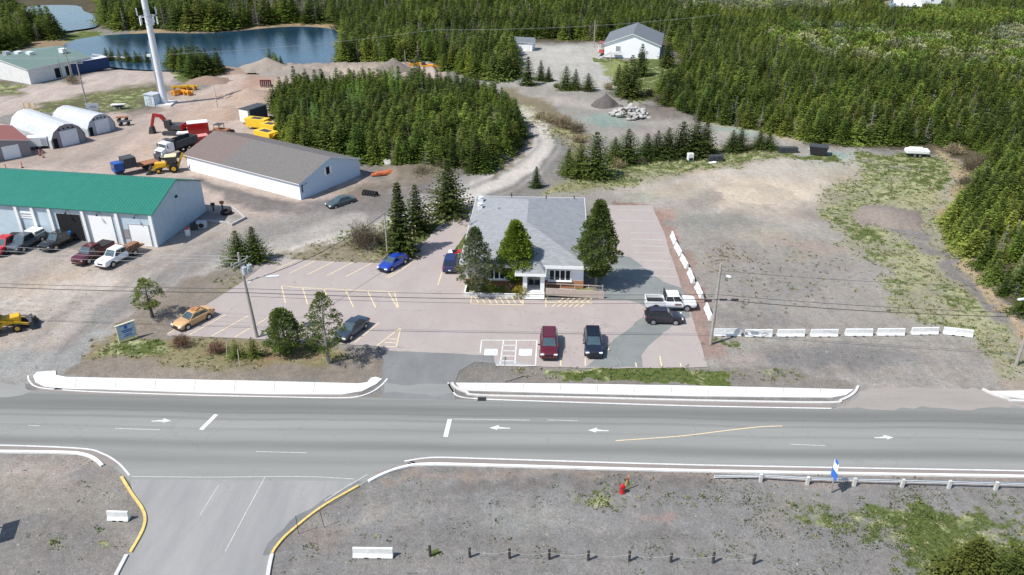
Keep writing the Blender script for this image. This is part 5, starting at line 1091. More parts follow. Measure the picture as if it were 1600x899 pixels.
def car(label,front,rear,m,style='sedan',L=None,cat='car',extra=None,name='parked_car',roofm=None,group='parked cars'):
    c,h=heading(front,rear); o=thing(name,label,cat,c,h,group)
    if style=='sedan':
        L=L or 4.6; W=1.82; a=L/2
        loft(o,'body',m,[(-a,0.70,0.42,0.80,0.82,0.8),(-a+0.12,0.80,0.28,0.92,0.98,0.84),(-a+0.6,0.89,0.22,0.96,1.02,0.86),(-0.9,0.91,0.20,0.95,1.0,0.88),(0.7,0.91,0.20,0.93,0.97,0.88),(1.0,0.90,0.20,0.90,0.95,0.86),(a-0.55,0.88,0.22,0.78,0.86,0.84),(a-0.15,0.80,0.26,0.66,0.72,0.8),(a,0.66,0.36,0.58,0.60,0.75)])
        cabin(o,m,(-1.75,1.05),(-1.0,0.20),0.94,1.44,0.86,0.64,roofm=roofm); wheels(o,L,W,0.33,(-L*0.295,L*0.30)); arches(o,(-L*0.295,L*0.30),W,0.33); lights(o,L,W,0.62,0.80); mirrors(o,0.75,W,0.98,m)
    elif style in('suv','hatch'):
        L=L or (4.85 if style=='suv' else 4.25); W=1.94 if style=='suv' else 1.80; a=L/2; k=W/1.94; hh=1.0 if style=='suv' else 0.93
        loft(o,'body',m,[(-a,0.80*k,0.50,0.95*hh,1.0*hh,0.85),(-a+0.10,0.90*k,0.34,1.08*hh,1.12*hh,0.9),(-1.2,0.97*k,0.27,1.08*hh,1.10*hh,0.9),(0.6,0.97*k,0.27,1.05*hh,1.08*hh,0.9),(1.15,0.96*k,0.27,1.02*hh,1.08*hh,0.88),(a-0.45,0.93*k,0.30,0.92*hh,1.0*hh,0.85),(a-0.12,0.86*k,0.33,0.80*hh,0.86*hh,0.84),(a,0.74*k,0.42,0.72*hh,0.76*hh,0.8)])
        cabin(o,m,(-a+0.12,1.20 if style=='suv' else 1.0),(-a+0.5,0.45 if style=='suv' else 0.3),1.07*hh,1.74*hh,0.92*k,0.70*k,nside=3,roofm=roofm)
        wheels(o,L,W,0.36,(-L*0.29,L*0.30)); arches(o,(-L*0.29,L*0.30),W,0.36); lights(o,L,W,0.80*hh,1.0*hh); mirrors(o,0.95,W,1.12*hh,m)
        for s in(-1,1):
            mb=MB(); mb.tube([(-a+0.7,s*0.66*k,1.76*hh),(-a+0.75,s*0.66*k,1.80*hh),(0.2,s*0.66*k,1.81*hh),(0.3,s*0.66*k,1.76*hh)],0.02,5); mb.build('roof_rail',BLKP,o)
    else:   # pickup
        L=L or 5.8; W=2.0; a=L/2; bed=-0.75
        loft(o,'body',m,[(bed-0.05,0.98,0.42,1.18,1.2,0.92),(0.9,0.98,0.42,1.15,1.2,0.92),(1.3,0.98,0.42,1.12,1.2,0.9),(a-0.35,0.96,0.45,1.02,1.14,0.9),(a-0.06,0.90,0.48,0.95,1.04,0.9),(a,0.85,0.52,0.90,0.94,0.88)])
        cabin(o,m,(bed-0.02,1.50),(bed+0.08,0.86),1.17,1.92,0.95,0.78,roofm=roofm)
        if extra!='flatbed':
            mb=MB(); mb.box(((bed-a)/2,0,0.62),(a+bed,1.9,0.36)); mb.build('bed_floor',BLKP,o)
            mb=MB(); x0=(bed-a)/2; l=a+bed
            mb.box((x0,0.94,0.86),(l,0.10,0.72)); mb.box((x0,-0.94,0.86),(l,0.10,0.72)); mb.box((-a+0.05,0,0.86),(0.1,1.78,0.72)); mb.build('bed_side',m,o,bevel=0.02)
            mb=MB(); mb.box((-a-0.04,0,0.48),(0.14,1.9,0.16)); mb.build('rear_bumper',CHROME,o)
        wheels(o,L,W,0.40,(-L*0.305,L*0.315),w=0.28); arches(o,(-L*0.305,L*0.315),W,0.40); lights(o,L,W,0.86,0.98); mirrors(o,1.15,W,1.32,BLKP)
        if extra=='cap':
            mb=MB(); mb.side([(-a+0.05,1.22),(bed-0.06,1.22),(bed-0.12,1.80),(-a+0.25,1.76)],-0.9,0.9); mb.build('bed_cap',WHITE,o,bevel=0.06)
            for s in(-1,1):
                mb=MB(); mb.box((x0,s*0.905,1.52),(l*0.8,0.03,0.28)); mb.build('cap_window',GLASS,o)
        if extra=='cover':
            mb=MB(); mb.box((x0,0,1.25),(l-0.05,1.92,0.06)); mb.build('bed_cover',BLKP,o,bevel=0.01)
        if extra=='flatbed':
            mb=MB(); mb.box(((bed-a)/2-0.25,0,0.98),(a+bed+0.5,2.3,0.14)); 
            for i in range(9): mb.box((bed-0.2-i*0.31,0,1.07),(0.26,2.2,0.03))
            mb.box((bed-0.12,0,1.45),(0.08,2.2,0.9)); mb.build('flatbed',mat('rusty_deck',(0.26,0.15,0.10),0.9,var=0.25),o)
            mb=MB(); mb.box(((bed-a)/2,0,0.6),(a+bed,0.9,0.3)); mb.build('chassis',BLKP,o)
            mb=MB(); mb.box((-1.8,0.55,1.35),(2.2,0.8,0.5)); mb.build('toolbox',mat('rust_brown',(0.22,0.12,0.07),0.9,var=0.3),o)
    return o
P_GOLD=paint('gold',(0.50,0.30,0.13),0.4); P_BLUE=paint('blue',(0.012,0.045,0.30)); P_NAVY=paint('navy',(0.012,0.02,0.09)); P_DARK=paint('charcoal_blue',(0.03,0.045,0.065)); P_MAR=paint('maroon',(0.085,0.006,0.012)); P_BLK=paint('black_blue',(0.010,0.014,0.028)); P_AUB=paint('aubergine_black',(0.02,0.016,0.025)); P_WHT=paint('white',(0.78,0.78,0.78)); P_GRN=paint('dark_green_grey',(0.05,0.075,0.075)); P_RED=paint('red',(0.45,0.01,0.012)); P_GRY=paint('grey',(0.07,0.085,0.10)); P_BLACK=paint('black',(0.012,0.013,0.015))
g_=car('gold sedan with lumber on its roof, parked at the left end of the island row',(279,516),(327,492),P_GOLD,'sedan',4.75)
mb=MB(); mb.box((-0.5,0.1,1.54),(0.7,0.5,0.12),rz=0.3); mb.box((-0.3,-0.2,1.60),(0.5,0.35,0.1),rz=-0.2); mb.build('roof_cargo',mat('orange_brown_bundle',(0.40,0.18,0.08),0.8),g_)
mb=MB(); mb.box((-1.75,0,1.12),(0.30,1.5,0.05)); mb.build('spoiler',P_GOLD,g_)
car('bright blue sedan parked at the end of the upper yellow stalls',(598,426),(631,407),P_BLUE,'sedan',4.55)
car('navy blue sport utility car parked left of the office, seen from behind',(708,407),(703,428),P_NAVY,'suv',4.6)
car('dark blue-grey sedan parked behind the open pine on the island row',(534,533),(566,508),P_DARK,'sedan',4.75)
car('dark maroon sport utility car parked nose to the road beside the white stalls',(857.5,565),(857.5,527),P_MAR,'suv',5.0)
car('black sport utility car parked nose to the road, right of the maroon one',(928,562),(924.5,526),P_BLK,'suv',4.8)
car('small black hatchback parked sideways in front of the white pickup',(1063,503),(1009,502),P_AUB,'hatch',4.25)
wp=car('white crew cab pickup with a black bed by the diagonal barrier row',(1086,481),(1007,480),P_WHT,'pickup',5.85,cat='pickup truck',name='pickup_truck',group='parked pickup trucks')
mb=MB(); mb.box((-0.75,0,1.75),(0.08,1.7,0.9)); mb.box((-2.0,0,0.85),(1.6,1.3,0.16)); mb.build('headache_rack',BLKP,wp)
mb=MB(); mb.box((0.75,-0.995,0.92),(0.75,0.02,0.22)); mb.build('door_decal',mat('decal_brown',(0.25,0.14,0.10),0.5),wp)
mb=MB(); mb.box((0.75,0.995,0.92),(0.75,0.02,0.22)); mb.build('door_decal',MATS['decal_brown'],wp)
for s in(-1,1): mb=MB(); mb.box((0,s*0.98,0.42),(2.4,0.16,0.06)); mb.build('running_board',BLKP,wp)
car('dark greenish sedan parked on the gravel road below the storage shed',(516,326),(550,317),P_GRN,'sedan',4.6)
car('bright red pickup cut by the left edge, beside the pickup with a white cap',(-6,402),(32,377),P_RED,'pickup',5.6,cat='pickup truck',name='pickup_truck',extra='cover',group='parked pickup trucks')
car('grey pickup with a white bed cap in front of the garage',(22,397),(64,374),P_GRY,'pickup',5.5,cat='pickup truck',name='pickup_truck',extra='cap',group='parked pickup trucks')
bp=car('black pickup carrying a blue barrel in front of the open garage doorway',(74,393),(120,371),P_BLACK,'pickup',5.9,cat='pickup truck',name='pickup_truck',group='parked pickup trucks')
car('maroon pickup with a black bed cover, left of the white flatbed truck',(122,416),(172,389),P_MAR,'pickup',5.9,cat='pickup truck',name='pickup_truck',extra='cover',group='parked pickup trucks')
car('white flatbed truck with a rusty deck in front of the small garage door',(160,421),(212,393),P_WHT,'pickup',6.2,cat='flatbed truck',name='flatbed_truck',extra='flatbed',group='parked pickup trucks')
c,h=heading((74,393),(120,371)); d=Vector((math.cos(h),math.sin(h),0)); n_=Vector((-d.y,d.x,0))
b=thing('barrel','blue plastic barrel lying in the bed of the black pickup','barrel',(*(c-d*1.7+n_*0.2)[:2],0.8),h); mb=MB(); mb.cyl((0,0,0.33),0.32,0.95,14,axis='X'); 
for x in(-0.2,0.2): mb.cyl((x,0,0.33),0.335,0.05,14,axis='X')
mb.build('drum',mat('blue_plastic',(0.02,0.16,0.42),0.4),b); mb=MB(); mb.cyl((0.49,0.15,0.4),0.04,0.04,8,axis='X'); mb.build('bung',BLKP,b)
b=thing('lumber_stack','long planks laid diagonally over the side of the black pickup bed','lumber',(*(c-d*1.6-n_*0.75)[:2],1.24),h); 
for k,(yy,ll) in enumerate(((0,4.2),(0.16,3.8))): mb=MB(); mb.box((0.2*k,yy,0.08),(ll,0.13,0.06)); mb.build('plank',DECKW,b)
# quad bike by the navy car
q=thing('quad_bike','red and white quad bike between the navy car and the office lawn','quad bike',G(711,402),R(5)); 
mb=MB(); mb.box((0,0,0.62),(1.5,0.55,0.3)); mb.build('body',P_RED,q,bevel=0.08)
for x in(-0.55,0.6): mb=MB(); mb.box((x,0,0.86),(0.55,0.95,0.10)); mb.build('fender',P_WHT if x<0 else P_RED,q,bevel=0.03)
mb=MB(); mb.box((-0.1,0,0.95),(0.6,0.32,0.14)); mb.build('seat',BLKP,q,bevel=0.04); mb=MB(); mb.tube([(0.35,-0.38,1.12),(0.3,0,1.05),(0.35,0.38,1.12)],0.025,6); mb.build('handlebar',BLKP,q); wheels(q,1.8,1.1,0.29,(-0.55,0.6),w=0.25)

# ---------------------------------------------------------------- heavy machines
YEL=mat('machine_yellow',(0.62,0.36,0.02),0.5,var=0.12,dirt=(0.40,0.26,0.08)); YB=mat('bright_yellow_steel',(0.70,0.45,0.03),0.5,var=0.08,dirt=(0.5,0.3,0.05)); ORG=mat('orange_steel',(0.65,0.27,0.03),0.5,var=0.12); DRED=mat('excavator_red',(0.28,0.02,0.02),0.5,var=0.1); DGR=mat('dark_machine_grey',(0.05,0.055,0.06),0.6,var=0.2); RUST=mat('rusty_steel',(0.26,0.12,0.06),0.9,var=0.3); CREAM=mat('cream_cab_roof',(0.72,0.62,0.36),0.5); TRKB=mat('blue_truck_paint',(0.02,0.08,0.30),0.5,var=0.2,dirt=(0.15,0.15,0.17))
def bigwheel(o,x,y,r,w=0.45,rim=YEL):
    mb=MB(); mb.cyl((x,y,r),r,w,18,axis='Y'); wh=mb.build('wheel',TYRE,o); mb=MB(); mb.cyl((x,y,r),r*0.5,w+0.04,12,axis='Y'); mb.build('rim',rim,wh)
def part(o,name,m,fn,bevel=0): mb=MB(); fn(mb); return mb.build(name,m,o,bevel=bevel)
# excavator (arm reaching left)
c=G(274,209); o=thing('excavator','red tracked excavator with a dark cab, bucket resting on the yard','excavator',c,R(175))
for s in(-1,1): part(o,'track',DGR,lambda m:(m.side([(-1.9,0.15),(-1.6,0),(1.6,0),(1.9,0.15),(1.9,0.6),(1.6,0.8),(-1.6,0.8),(-1.9,0.6)],s*1.2-0.28,s*1.2+0.28)))
part(o,'house',DGR,lambda m:(m.box((-0.5,0,1.5),(2.9,2.4,0.9)),),0.08); part(o,'cab',GLASS,lambda m:m.box((0.7,0.75,2.1),(1.3,0.95,1.6)),0.08); part(o,'counterweight',DRED,lambda m:m.box((-1.9,0,1.5),(0.6,2.4,1.0)),0.15)
part(o,'boom',DRED,lambda m:(m.beam((0.9,0,1.6),(2.3,0,3.5),0.50,0.65),m.beam((2.2,0,3.45),(3.7,0,3.6),0.46,0.6)))
part(o,'stick',DRED,lambda m:m.beam((3.6,0,3.8),(4.5,0,1.3),0.38,0.46)); part(o,'cylinder',STEEL,lambda m:m.tube([(1.4,0,1.7),(2.6,0,3.2)],0.07,6)); part(o,'bucket',DGR,lambda m:m.side([(4.1,0.0),(5.1,0.0),(5.0,0.5),(4.7,1.4),(4.3,1.3)],-0.6,0.6))
# red containers
def skip(px,py,L,W,H,rz,m,top,label,g='red steel bins'):
    o=thing('steel_bin',label,'bin',G(px,py),rz,g)
    part(o,'body',m,lambda k:(k.box((0,0,H/2+0.1),(L,W,H)),[k.box((-L/2+0.25+i*L/8,-W/2-0.04,H/2+0.1),(0.10,0.08,H)) for i in range(8)],[k.box((-L/2+0.25+i*L/8,W/2+0.04,H/2+0.1),(0.10,0.08,H)) for i in range(8)]))
    part(o,'lid',top,lambda k:k.box((0,0,H+0.15),(L-0.1,W-0.1,0.08)))
    for x in(-L*0.35,L*0.35): part(o,'skid',DGR,lambda k:k.box((x,0,0.05),(0.2,W,0.14)))
    return o
skip(311,209,3.9,2.4,2.2,R(22),P_RED,WHITE,'larger red steel bin with a white top, right of the excavator')
skip(312,224,3.4,1.9,1.3,R(30),P_RED,mat('pale_red_lid',(0.55,0.22,0.2),0.6),'low red steel bin in front of the white-topped one')
o=thing('small_trailer','small white and black trailer between the excavator and the red bin','trailer',G(287,213),R(12)); part(o,'deck',WHITE,lambda m:m.box((0,0,0.7),(2.2,1.5,0.25))); wheels(o,2,1.6,0.3,(0.1,)); part(o,'drawbar',DGR,lambda m:m.beam((1,0,0.5),(2.0,0,0.4),0.08,0.08))
# container truck box
o=thing('cargo_trailer','dark-topped white cargo trailer by the edge of the dense wood','trailer',G(398,190),R(60)); part(o,'body',WHITE,lambda m:m.box((0,0,1.75),(5.2,2.5,2.5))); part(o,'roof',DGR,lambda m:m.box((0,0,3.05),(5.3,2.6,0.1))); part(o,'side_panel',DGR,lambda m:m.box((0.2,-1.27,1.75),(4.6,0.04,2.4))); wheels(o,5,2.3,0.45,(-1.4,-0.4))
# yellow plough / scoop steelwork
def scoop(px,py,L,W,H,rz,label):
    o=thing('yellow_hopper',label,'hopper',G(px,py),rz,'yellow sander hoppers')
    part(o,'body',YB,lambda m:m.side([(-L/2,0.5),(L/2,0.5),(L/2*1.1,H),(-L/2*1.1,H)],-W/2,W/2)); part(o,'opening',DGR,lambda m:m.box((0,0,H+0.02),(L*0.55,W*0.6,0.04)))
    for x in (-L*0.4,L*0.4): 
        for y in(-W*0.4,W*0.4): part(o,'leg',YB,lambda m:m.box((x,y,0.3),(0.12,0.12,0.7)))
    part(o,'chute',YB,lambda m:m.beam((L/2,0,0.8),(L/2+1.0,0,1.7),0.9,0.15)); return o
scoop(404,201,4.2,2.1,2.1,R(-20),'yellow steel hopper nearest the cargo trailer'); scoop(424,208,3.4,2.1,1.9,R(-30),'yellow steel hopper nearest the dense wood'); scoop(417,218,4.2,2.2,1.7,R(-35),'yellow steel hopper with a spout just behind the shed roof')
# rusty/grey roller machine behind the shed roof
o=thing('grader','grey and rust coloured road machine behind the shed roof','road machine',G(350,212),R(-15)); part(o,'cab',DGR,lambda m:(m.box((-0.8,0,2.2),(1.4,1.5,0.1)),[m.box((-0.8+sx*0.62,sy*0.7,1.6),(0.08,0.08,1.2)) for sx in(-1,1) for sy in(-1,1)])); part(o,'body',RUST,lambda m:m.box((-0.3,0,1.0),(3.2,1.4,0.7)),0.05)
for x,y in((-1.2,0.8),(-1.2,-0.8),(1.4,0.8),(1.4,-0.8)): bigwheel(o,x,y,0.55,0.4,DGR)
# white dump truck facing left-front
c,h=heading((258,247),(296,234)); o=thing('dump_truck','white dump truck with a dark box beside the storage shed','dump truck',c,h)
part(o,'cab',P_WHT,lambda m:(m.box((2.0,0,1.9),(1.7,2.2,1.7)),),0.1); part(o,'hood',P_WHT,lambda m:m.side([(2.7,0.8),(3.9,0.8),(3.9,1.6),(2.8,1.95)],-0.85,0.85),0.08); part(o,'windshield',WSH,lambda m:m.box((2.87,0,2.2),(0.05,1.8,0.7))); part(o,'grille',DGR,lambda m:m.box((3.93,0,1.2),(0.08,1.3,0.8)))
part(o,'bumper',CHROME,lambda m:m.box((4.0,0,0.7),(0.2,2.3,0.3)))
part(o,'dump_box',DGR,lambda m:(m.box((-1.6,1.15,2.0),(5.0,0.1,1.3)),m.box((-1.6,-1.15,2.0),(5.0,0.1,1.3)),m.box((-1.6,0,1.4),(5.0,2.3,0.12)),m.box((0.9,0,2.2),(0.1,2.3,1.7)),m.box((-4.1,0,1.95),(0.1,2.3,1.2)),m.box((1.3,0,3.0),(0.9,2.2,0.08))))
part(o,'chassis',BLKP,lambda m:m.box((0,0,0.9),(7.4,0.9,0.35)))
for s in(-1,1):
    part(o,'mirror',DGR,lambda m:m.box((2.8,s*1.35,2.2),(0.1,0.2,0.6))); part(o,'headlight',LAMP,lambda m:m.box((3.95,s*0.85,1.1),(0.08,0.25,0.2)))
    for x in(3.0,-1.5,-2.8): bigwheel(o,x,s*1.0,0.52,0.4,RIM)
# blue truck with black box + rusty lowbed, and yellow backhoe behind garage
c,h=heading((192,273),(232,264)); o=thing('flatbed_hauler','blue cab truck with a black box and rusty deck behind the green-roofed garage','truck',c,h+0.0)
part(o,'cab',TRKB,lambda m:m.box((2.7,0,1.5),(1.6,2.1,1.6)),0.12); part(o,'windshield',WSH,lambda m:m.box((3.5,0,1.8),(0.06,1.7,0.6))); part(o,'box',DGR,lambda m:(m.box((0.9,0,2.0),(2.0,2.3,1.7)),)); part(o,'deck',RUST,lambda m:m.box((-2.0,0,1.1),(4.0,2.3,0.2)))
part(o,'tailgate',DGR,lambda m:m.box((-4.0,0,1.5),(0.3,2.3,1.1)))
for s in(-1,1):
    for x in(2.7,-1.8,-2.9): bigwheel(o,x,s*1.0,0.5,0.38,DGR)
def backhoe(label,px,py,rz,simple=False):
    o=thing('backhoe_loader',label,'backhoe',G(px,py),rz)
    part(o,'body',YEL,lambda m:(m.box((1.0,0,1.3),(2.4,1.1,0.8)),m.box((-0.6,0,0.9),(1.8,1.2,0.5))),0.06); part(o,'cab_roof',CREAM,lambda m:m.box((-0.5,0,2.75),(1.9,1.7,0.14)),0.04)
    part(o,'cab_frame',DGR,lambda m:[m.box((-0.5+sx*0.8,sy*0.72,2.0),(0.1,0.1,1.5)) for sx in(-1,1) for sy in(-1,1)]); part(o,'cab_glass',GLASS,lambda m:m.box((-0.5,0,2.0),(1.45,1.3,1.3)))
    part(o,'loader_arm',YEL,lambda m:[m.beam((0.3,s*0.7,1.6),(3.0,s*0.7,0.6),0.15,0.25) for s in(-1,1)]); part(o,'bucket',DGR,lambda m:m.side([(2.9,0.1),(3.8,0.1),(3.3,0.35),(3.2,1.0),(2.9,0.9)],-1.1,1.1))
    part(o,'boom',YEL,lambda m:(m.beam((-1.5,0,1.0),(-2.5,0,3.0),0.25,0.35),m.beam((-2.5,0,3.0),(-3.5,0,1.2),0.22,0.3))); part(o,'hoe_bucket',DGR,lambda m:m.side([(-3.8,0.3),(-3.1,0.5),(-3.3,1.2),(-3.7,1.1)],-0.4,0.4))
    for s in(-1,1): bigwheel(o,-0.8,s*0.95,0.75,0.45); bigwheel(o,1.7,s*0.85,0.48,0.35)
    return o
backhoe('yellow backhoe with a cream cab roof between garage and storage shed',266,268,R(195))
# near left loader carrying dark pipes
o=backhoe('yellow loader cut by the left edge, holding black pipes on its forks',2,519,R(28))
pp=thing('pipe_bundle','bundle of thick black pipes held up by the yellow loader at the left edge','pipes',(*(G(33,506)[:2]),0.15),R(-6),None)
for k,(y,z) in enumerate(((-0.5,0.22),(0,0.22),(0.5,0.22),(-0.25,0.62),(0.25,0.62))): part(pp,'pipe',mat('black_pipe',(0.035,0.037,0.042),0.4),lambda m:m.cyl((0.1*k,y,z),0.24,3.5-0.2*k,12,axis='X'))
# orange/yellow plough blades by the tower
for k,(x,y,rz,l,lb) in enumerate(((283,141,0.2,4.2,'long yellow-orange steel boom lying nearest the tower'),(292,148,-0.5,3.6,'orange steel frame lying in the middle of the pile by the tower'),(278,148,0.9,3.0,'short orange steel frame leaning at the near side of the pile'),(297,140,-0.1,3.8,'yellow steel beam at the right end of the pile by the tower'))):
    o=thing('plough_frame',lb,'steel frame',G(x,y),rz,'orange steel frames by the cell tower')
    part(o,'beam',YEL if k in(0,3) else ORG,lambda m:(m.box((0,0.3,0.7),(l,0.35,0.35)),m.box((0,-0.5,0.9),(l*0.8,0.3,0.5))))
    for x_ in (-l*0.35,0,l*0.35): part(o,'crossbar',ORG,lambda m:m.box((x_,-0.1,0.5),(0.3,1.5,0.8)))
for x,y,lb in ((42,177,'yellow steel stand nearest the left edge of the far lot'),(52,177,'tall yellow steel stand behind the arched huts')):
    o=thing('yellow_rack',lb,'rack',G(x,y),0.1,'yellow racks in the far lot'); [part(o,'upright',YEL,lambda m:m.box((i*0.5-0.7,0,0.6+0.5*(i%2)),(0.12,0.12,1.2+1.0*(i%2)))) for i in range(4)]; part(o,'rail',YEL,lambda m:m.box((0,0,0.5),(1.8,0.1,0.1)))
for x,y,lb in ((650,107,'orange machine beyond the dense wood, left one of two'),(667,110,'low orange machine beyond the dense wood, right one of two')):
    o=thing('orange_machine',lb,'machine',G(x,y),0.1,'orange machines beyond the wood'); part(o,'body',ORG,lambda m:m.box((0,0,1.0),(3.4,1.6,0.8)),0.1); part(o,'arm',ORG,lambda m:m.beam((1.2,0,1.2),(3.6,0,0.8),0.3,0.3)); part(o,'cab',DGR,lambda m:m.box((-0.8,0,1.7),(1.1,1.2,0.9)),0.05); wheels(o,3,1.7,0.4,(-1,1))
# rusty rack, picnic-like carts
o=thing('rusty_grate','dark red steel grate standing by the gravel piles','grate',G(416,137),R(5)); part(o,'plate',mat('dark_red_steel',(0.12,0.03,0.025),0.7),lambda m:m.box((0,0,1.0),(2.6,0.15,1.6))); [part(o,'rib',WHITE,lambda m:m.box((-0.9+0.45*i,-0.1,0.9),(0.06,0.06,1.1))) for i in range(5)]
for x,y,lb,mm in ((192,189,'rusty cart right of the arched huts','r'),(195,196,'dark low cart just in front of the rusty cart','d')):
    o=thing('cart',lb,'cart',G(x,y),0.2,'carts right of the arched huts'); part(o,'deck',RUST if mm=='r' else DGR,lambda m:m.box((0,0,0.8),(2.3,1.0,0.14))); wheels(o,2,1.2,0.3,(-0.7,0.7),DGR)
o=thing('wooden_sign','white sign board on two posts behind the arched huts','sign',G(147,178),R(10)); part(o,'board',LT,lambda m:m.box((0,0,1.5),(2.6,0.1,1.5))); part(o,'lettering',mat('grey_lettering2',(0.2,0.25,0.3)),lambda m:m.box((0.1,-0.07,1.5),(1.2,0.02,0.35))); [part(o,'post',DGR,lambda m:m.box((x_,0,0.6),(0.1,0.1,1.3))) for x_ in(-1.1,1.1)]
o=thing('white_trailer','small white box trailer against the nearer arched hut','trailer',G(62,231),R(12)); part(o,'body',P_WHT,lambda m:m.box((0,0,1.35),(3.6,1.9,1.7)),0.04); part(o,'door',LT,lambda m:m.box((1.2,-0.97,1.3),(0.8,0.03,1.3))); wheels(o,3,1.8,0.32,(-0.6,0.3))
for x,y,w_,lb in ((186,170,3.0,'white boat-like trailer lying by the fence'),(125,181,2.2,'dark low trailer with a white top behind the arched huts')):
    o=thing('low_trailer',lb,'trailer',G(x,y),0.1,'low trailers by the fence'); part(o,'top',WHITE,lambda m:m.box((0,0,0.9),(w_,1.2,0.16)),0.04); part(o,'frame',DGR,lambda m:m.box((0,0,0.6),(w_*0.8,0.9,0.2))); wheels(o,2,1.1,0.28,(-0.3,0.3))
# caravan / junk at the back of the yard
o=thing('boat_trailer','long white covered trailer at the far right back of the yard','trailer',G(1431,244),R(-8)); part(o,'body',WHITE,lambda m:m.box((0,0,0.95),(4.0,1.7,0.7)),0.12); part(o,'top',WHITE,lambda m:m.box((-0.2,0,1.4),(2.4,1.3,0.3)),0.08); wheels(o,3,1.8,0.32,(-0.5,0.4))
o=thing('black_bin','black open steel bin at the back edge of the yard','bin',G(1278,241),R(-20)); part(o,'body',BLKP,lambda m:m.side([(-1.3,0.1),(1.2,0.1),(1.6,1.5),(-1.7,1.5)],-1.0,1.0)); part(o,'rim',DGR,lambda m:m.box((0,0,1.55),(3.3,2.1,0.1))); part(o,'label_plate',WHITE,lambda m:m.box((-1.55,0,0.9),(0.3,0.4,0.4)))
def trap(px,py,rz,label,n=4):
    o=thing('crate_stack',label,'crates',G(px,py),rz,'grey crates at the back of the yard')
    for i in range(n):
        for j in range(2): part(o,'crate',DGR,lambda m:m.box((-1.3+i*0.85,0,0.25+j*0.48),(0.8,1.0,0.44)))
    return o
trap(1231,238,R(0),'row of dark grey wire crates left of the black bin'); trap(1122,251,R(5),'dark grey stacked crates beside the white scrap at the clump of spruces',3)
o=thing('scrap_fridge','white discarded appliance with a dark opening beside the spruces','appliance',G(1078,252),R(10)); part(o,'body',WHITE,lambda m:m.box((0,0,0.75),(1.0,0.8,1.4)),0.03); part(o,'opening',BLKP,lambda m:m.box((0,-0.42,0.45),(0.7,0.04,0.5)))
o=thing('white_sheet','crumpled white sheet on the ground by the grey crates','sheet',G(1113,255),0); part(o,'sheet',WHITE,lambda m:(m.box((0,0,0.08),(1.2,0.7,0.14),rz=0.3),m.box((0.4,0.1,0.14),(0.6,0.5,0.14),rz=-0.4)))
# tyre roll by the gravel road
o=thing('tyre_stack','row of old black tyres lying in a roll beside the gravel road','tyres',(*G(580,310)[:2],0),R(-22))
for k in range(6):
    mb=MB(); n=16
    mb.tube([(-1.2+k*0.42,math.cos(2*math.pi*i/n)*0.5,0.62+math.sin(2*math.pi*i/n)*0.5) for i in range(n+1)],0.17,7,caps=False); mb.build('tyre',TYRE,o)
o=thing('orange_tarp','orange-red tarp bundle on the bank below the dense wood','tarp',G(604,273),R(15)); part(o,'cover',mat('orange_tarp',(0.42,0.12,0.05),0.8,var=0.25),lambda m:(m.box((0,0,0.3),(3.6,1.2,0.5)),m.box((1.0,0.2,0.5),(1.6,0.9,0.4)),m.box((-2.0,-0.1,0.2),(1.2,0.9,0.3))),0.12)
# clutter against the garage end
o=thing('barrel','white and red drum standing by the garage end wall','drum',G(294,368),0); part(o,'drum',WHITE,lambda m:m.cyl((0,0,0.5),0.35,1.0,14)); part(o,'lid',P_RED,lambda m:m.cyl((0,0,1.06),0.36,0.14,14))
o=thing('heat_pump','white outdoor unit on the ground by the garage end wall','outdoor unit',G(316,356),R(10)); part(o,'body',LT,lambda m:m.box((0,0,0.5),(1.4,0.9,1.0)),0.04); part(o,'fan',BLKP,lambda m:m.cyl((0,-0.47,0.5),0.35,0.04,14,axis='Y'))
o=thing('machine_scrap','dark engine part on the ground between the drum and the outdoor unit','scrap',G(304,358),0.4); part(o,'block',DGR,lambda m:(m.box((0,0,0.4),(1.0,0.9,0.8)),m.cyl((0.2,0,0.9),0.25,0.3,10)),0.05)
o=thing('tractor_tyre','big tyre lying flat in the kerbed bed beside the garage','tyre',G(354,334),0); mb=MB(); mb.tube([(math.cos(2*math.pi*i/20)*0.62,math.sin(2*math.pi*i/20)*0.62,0.28) for i in range(21)],0.26,8,caps=False); mb.build('tyre',TYRE,o)
for x,y,lb in ((334,330,'dark scrap standing at the rear corner of the garage'),(348,327,'small rusty valve stand in the kerbed bed beside the garage')):
    o=thing('scrap_stand',lb,'scrap',G(x,y),0.2,'scrap beside the garage'); part(o,'post',DGR,lambda m:m.cyl((0,0,0.6),0.12,1.2,8)); part(o,'head',RUST if x>340 else DGR,lambda m:m.box((0,0,1.1),(0.6,0.3,0.4)))
mb,_,_=strip('b',[(325,347),(356,350),(362,353),(383,342),(372,333),(362,325)],0.25,-0.02,0.32,CONC); bb_=mb.build('timber_edging',mat('old_white_timber',(0.40,0.38,0.36),0.8,var=0.2)); tag(bb_,'weathered pale timber edging around the small bed beside the garage','edging')

# ================================================================== BARRIERS, RAIL, POSTS
def barrier_mesh(L,name='block'):
    mb=MB(); prof=[(-0.30,0.0),(0.30,0.0),(0.30,0.10),(0.14,0.36),(0.09,0.82),(-0.09,0.82),(-0.14,0.36),(-0.30,0.10)]
    xs=[-L/2,-L/2+0.001]; k=len(prof)
    vs=[(-L/2,y,z) for y,z in prof]+[(L/2,y,z) for y,z in prof]
    mb.add(vs,[tuple(range(k)),tuple(range(k,2*k))[::-1]]+[(i,i+k,(i+1)%k+k,(i+1)%k) for i in range(k)])
    me=bpy.data.meshes.new(name); me.from_pydata(mb.v,[],mb.f)
    bm=bmesh.new(); bm.from_mesh(me); bmesh.ops.recalc_face_normals(bm,faces=bm.faces); bmesh.ops.bevel(bm,geom=list(bm.edges),offset=0.018,segments=1,affect='EDGES'); bm.to_mesh(me); bm.free()
    me.materials.append(CONC); return me
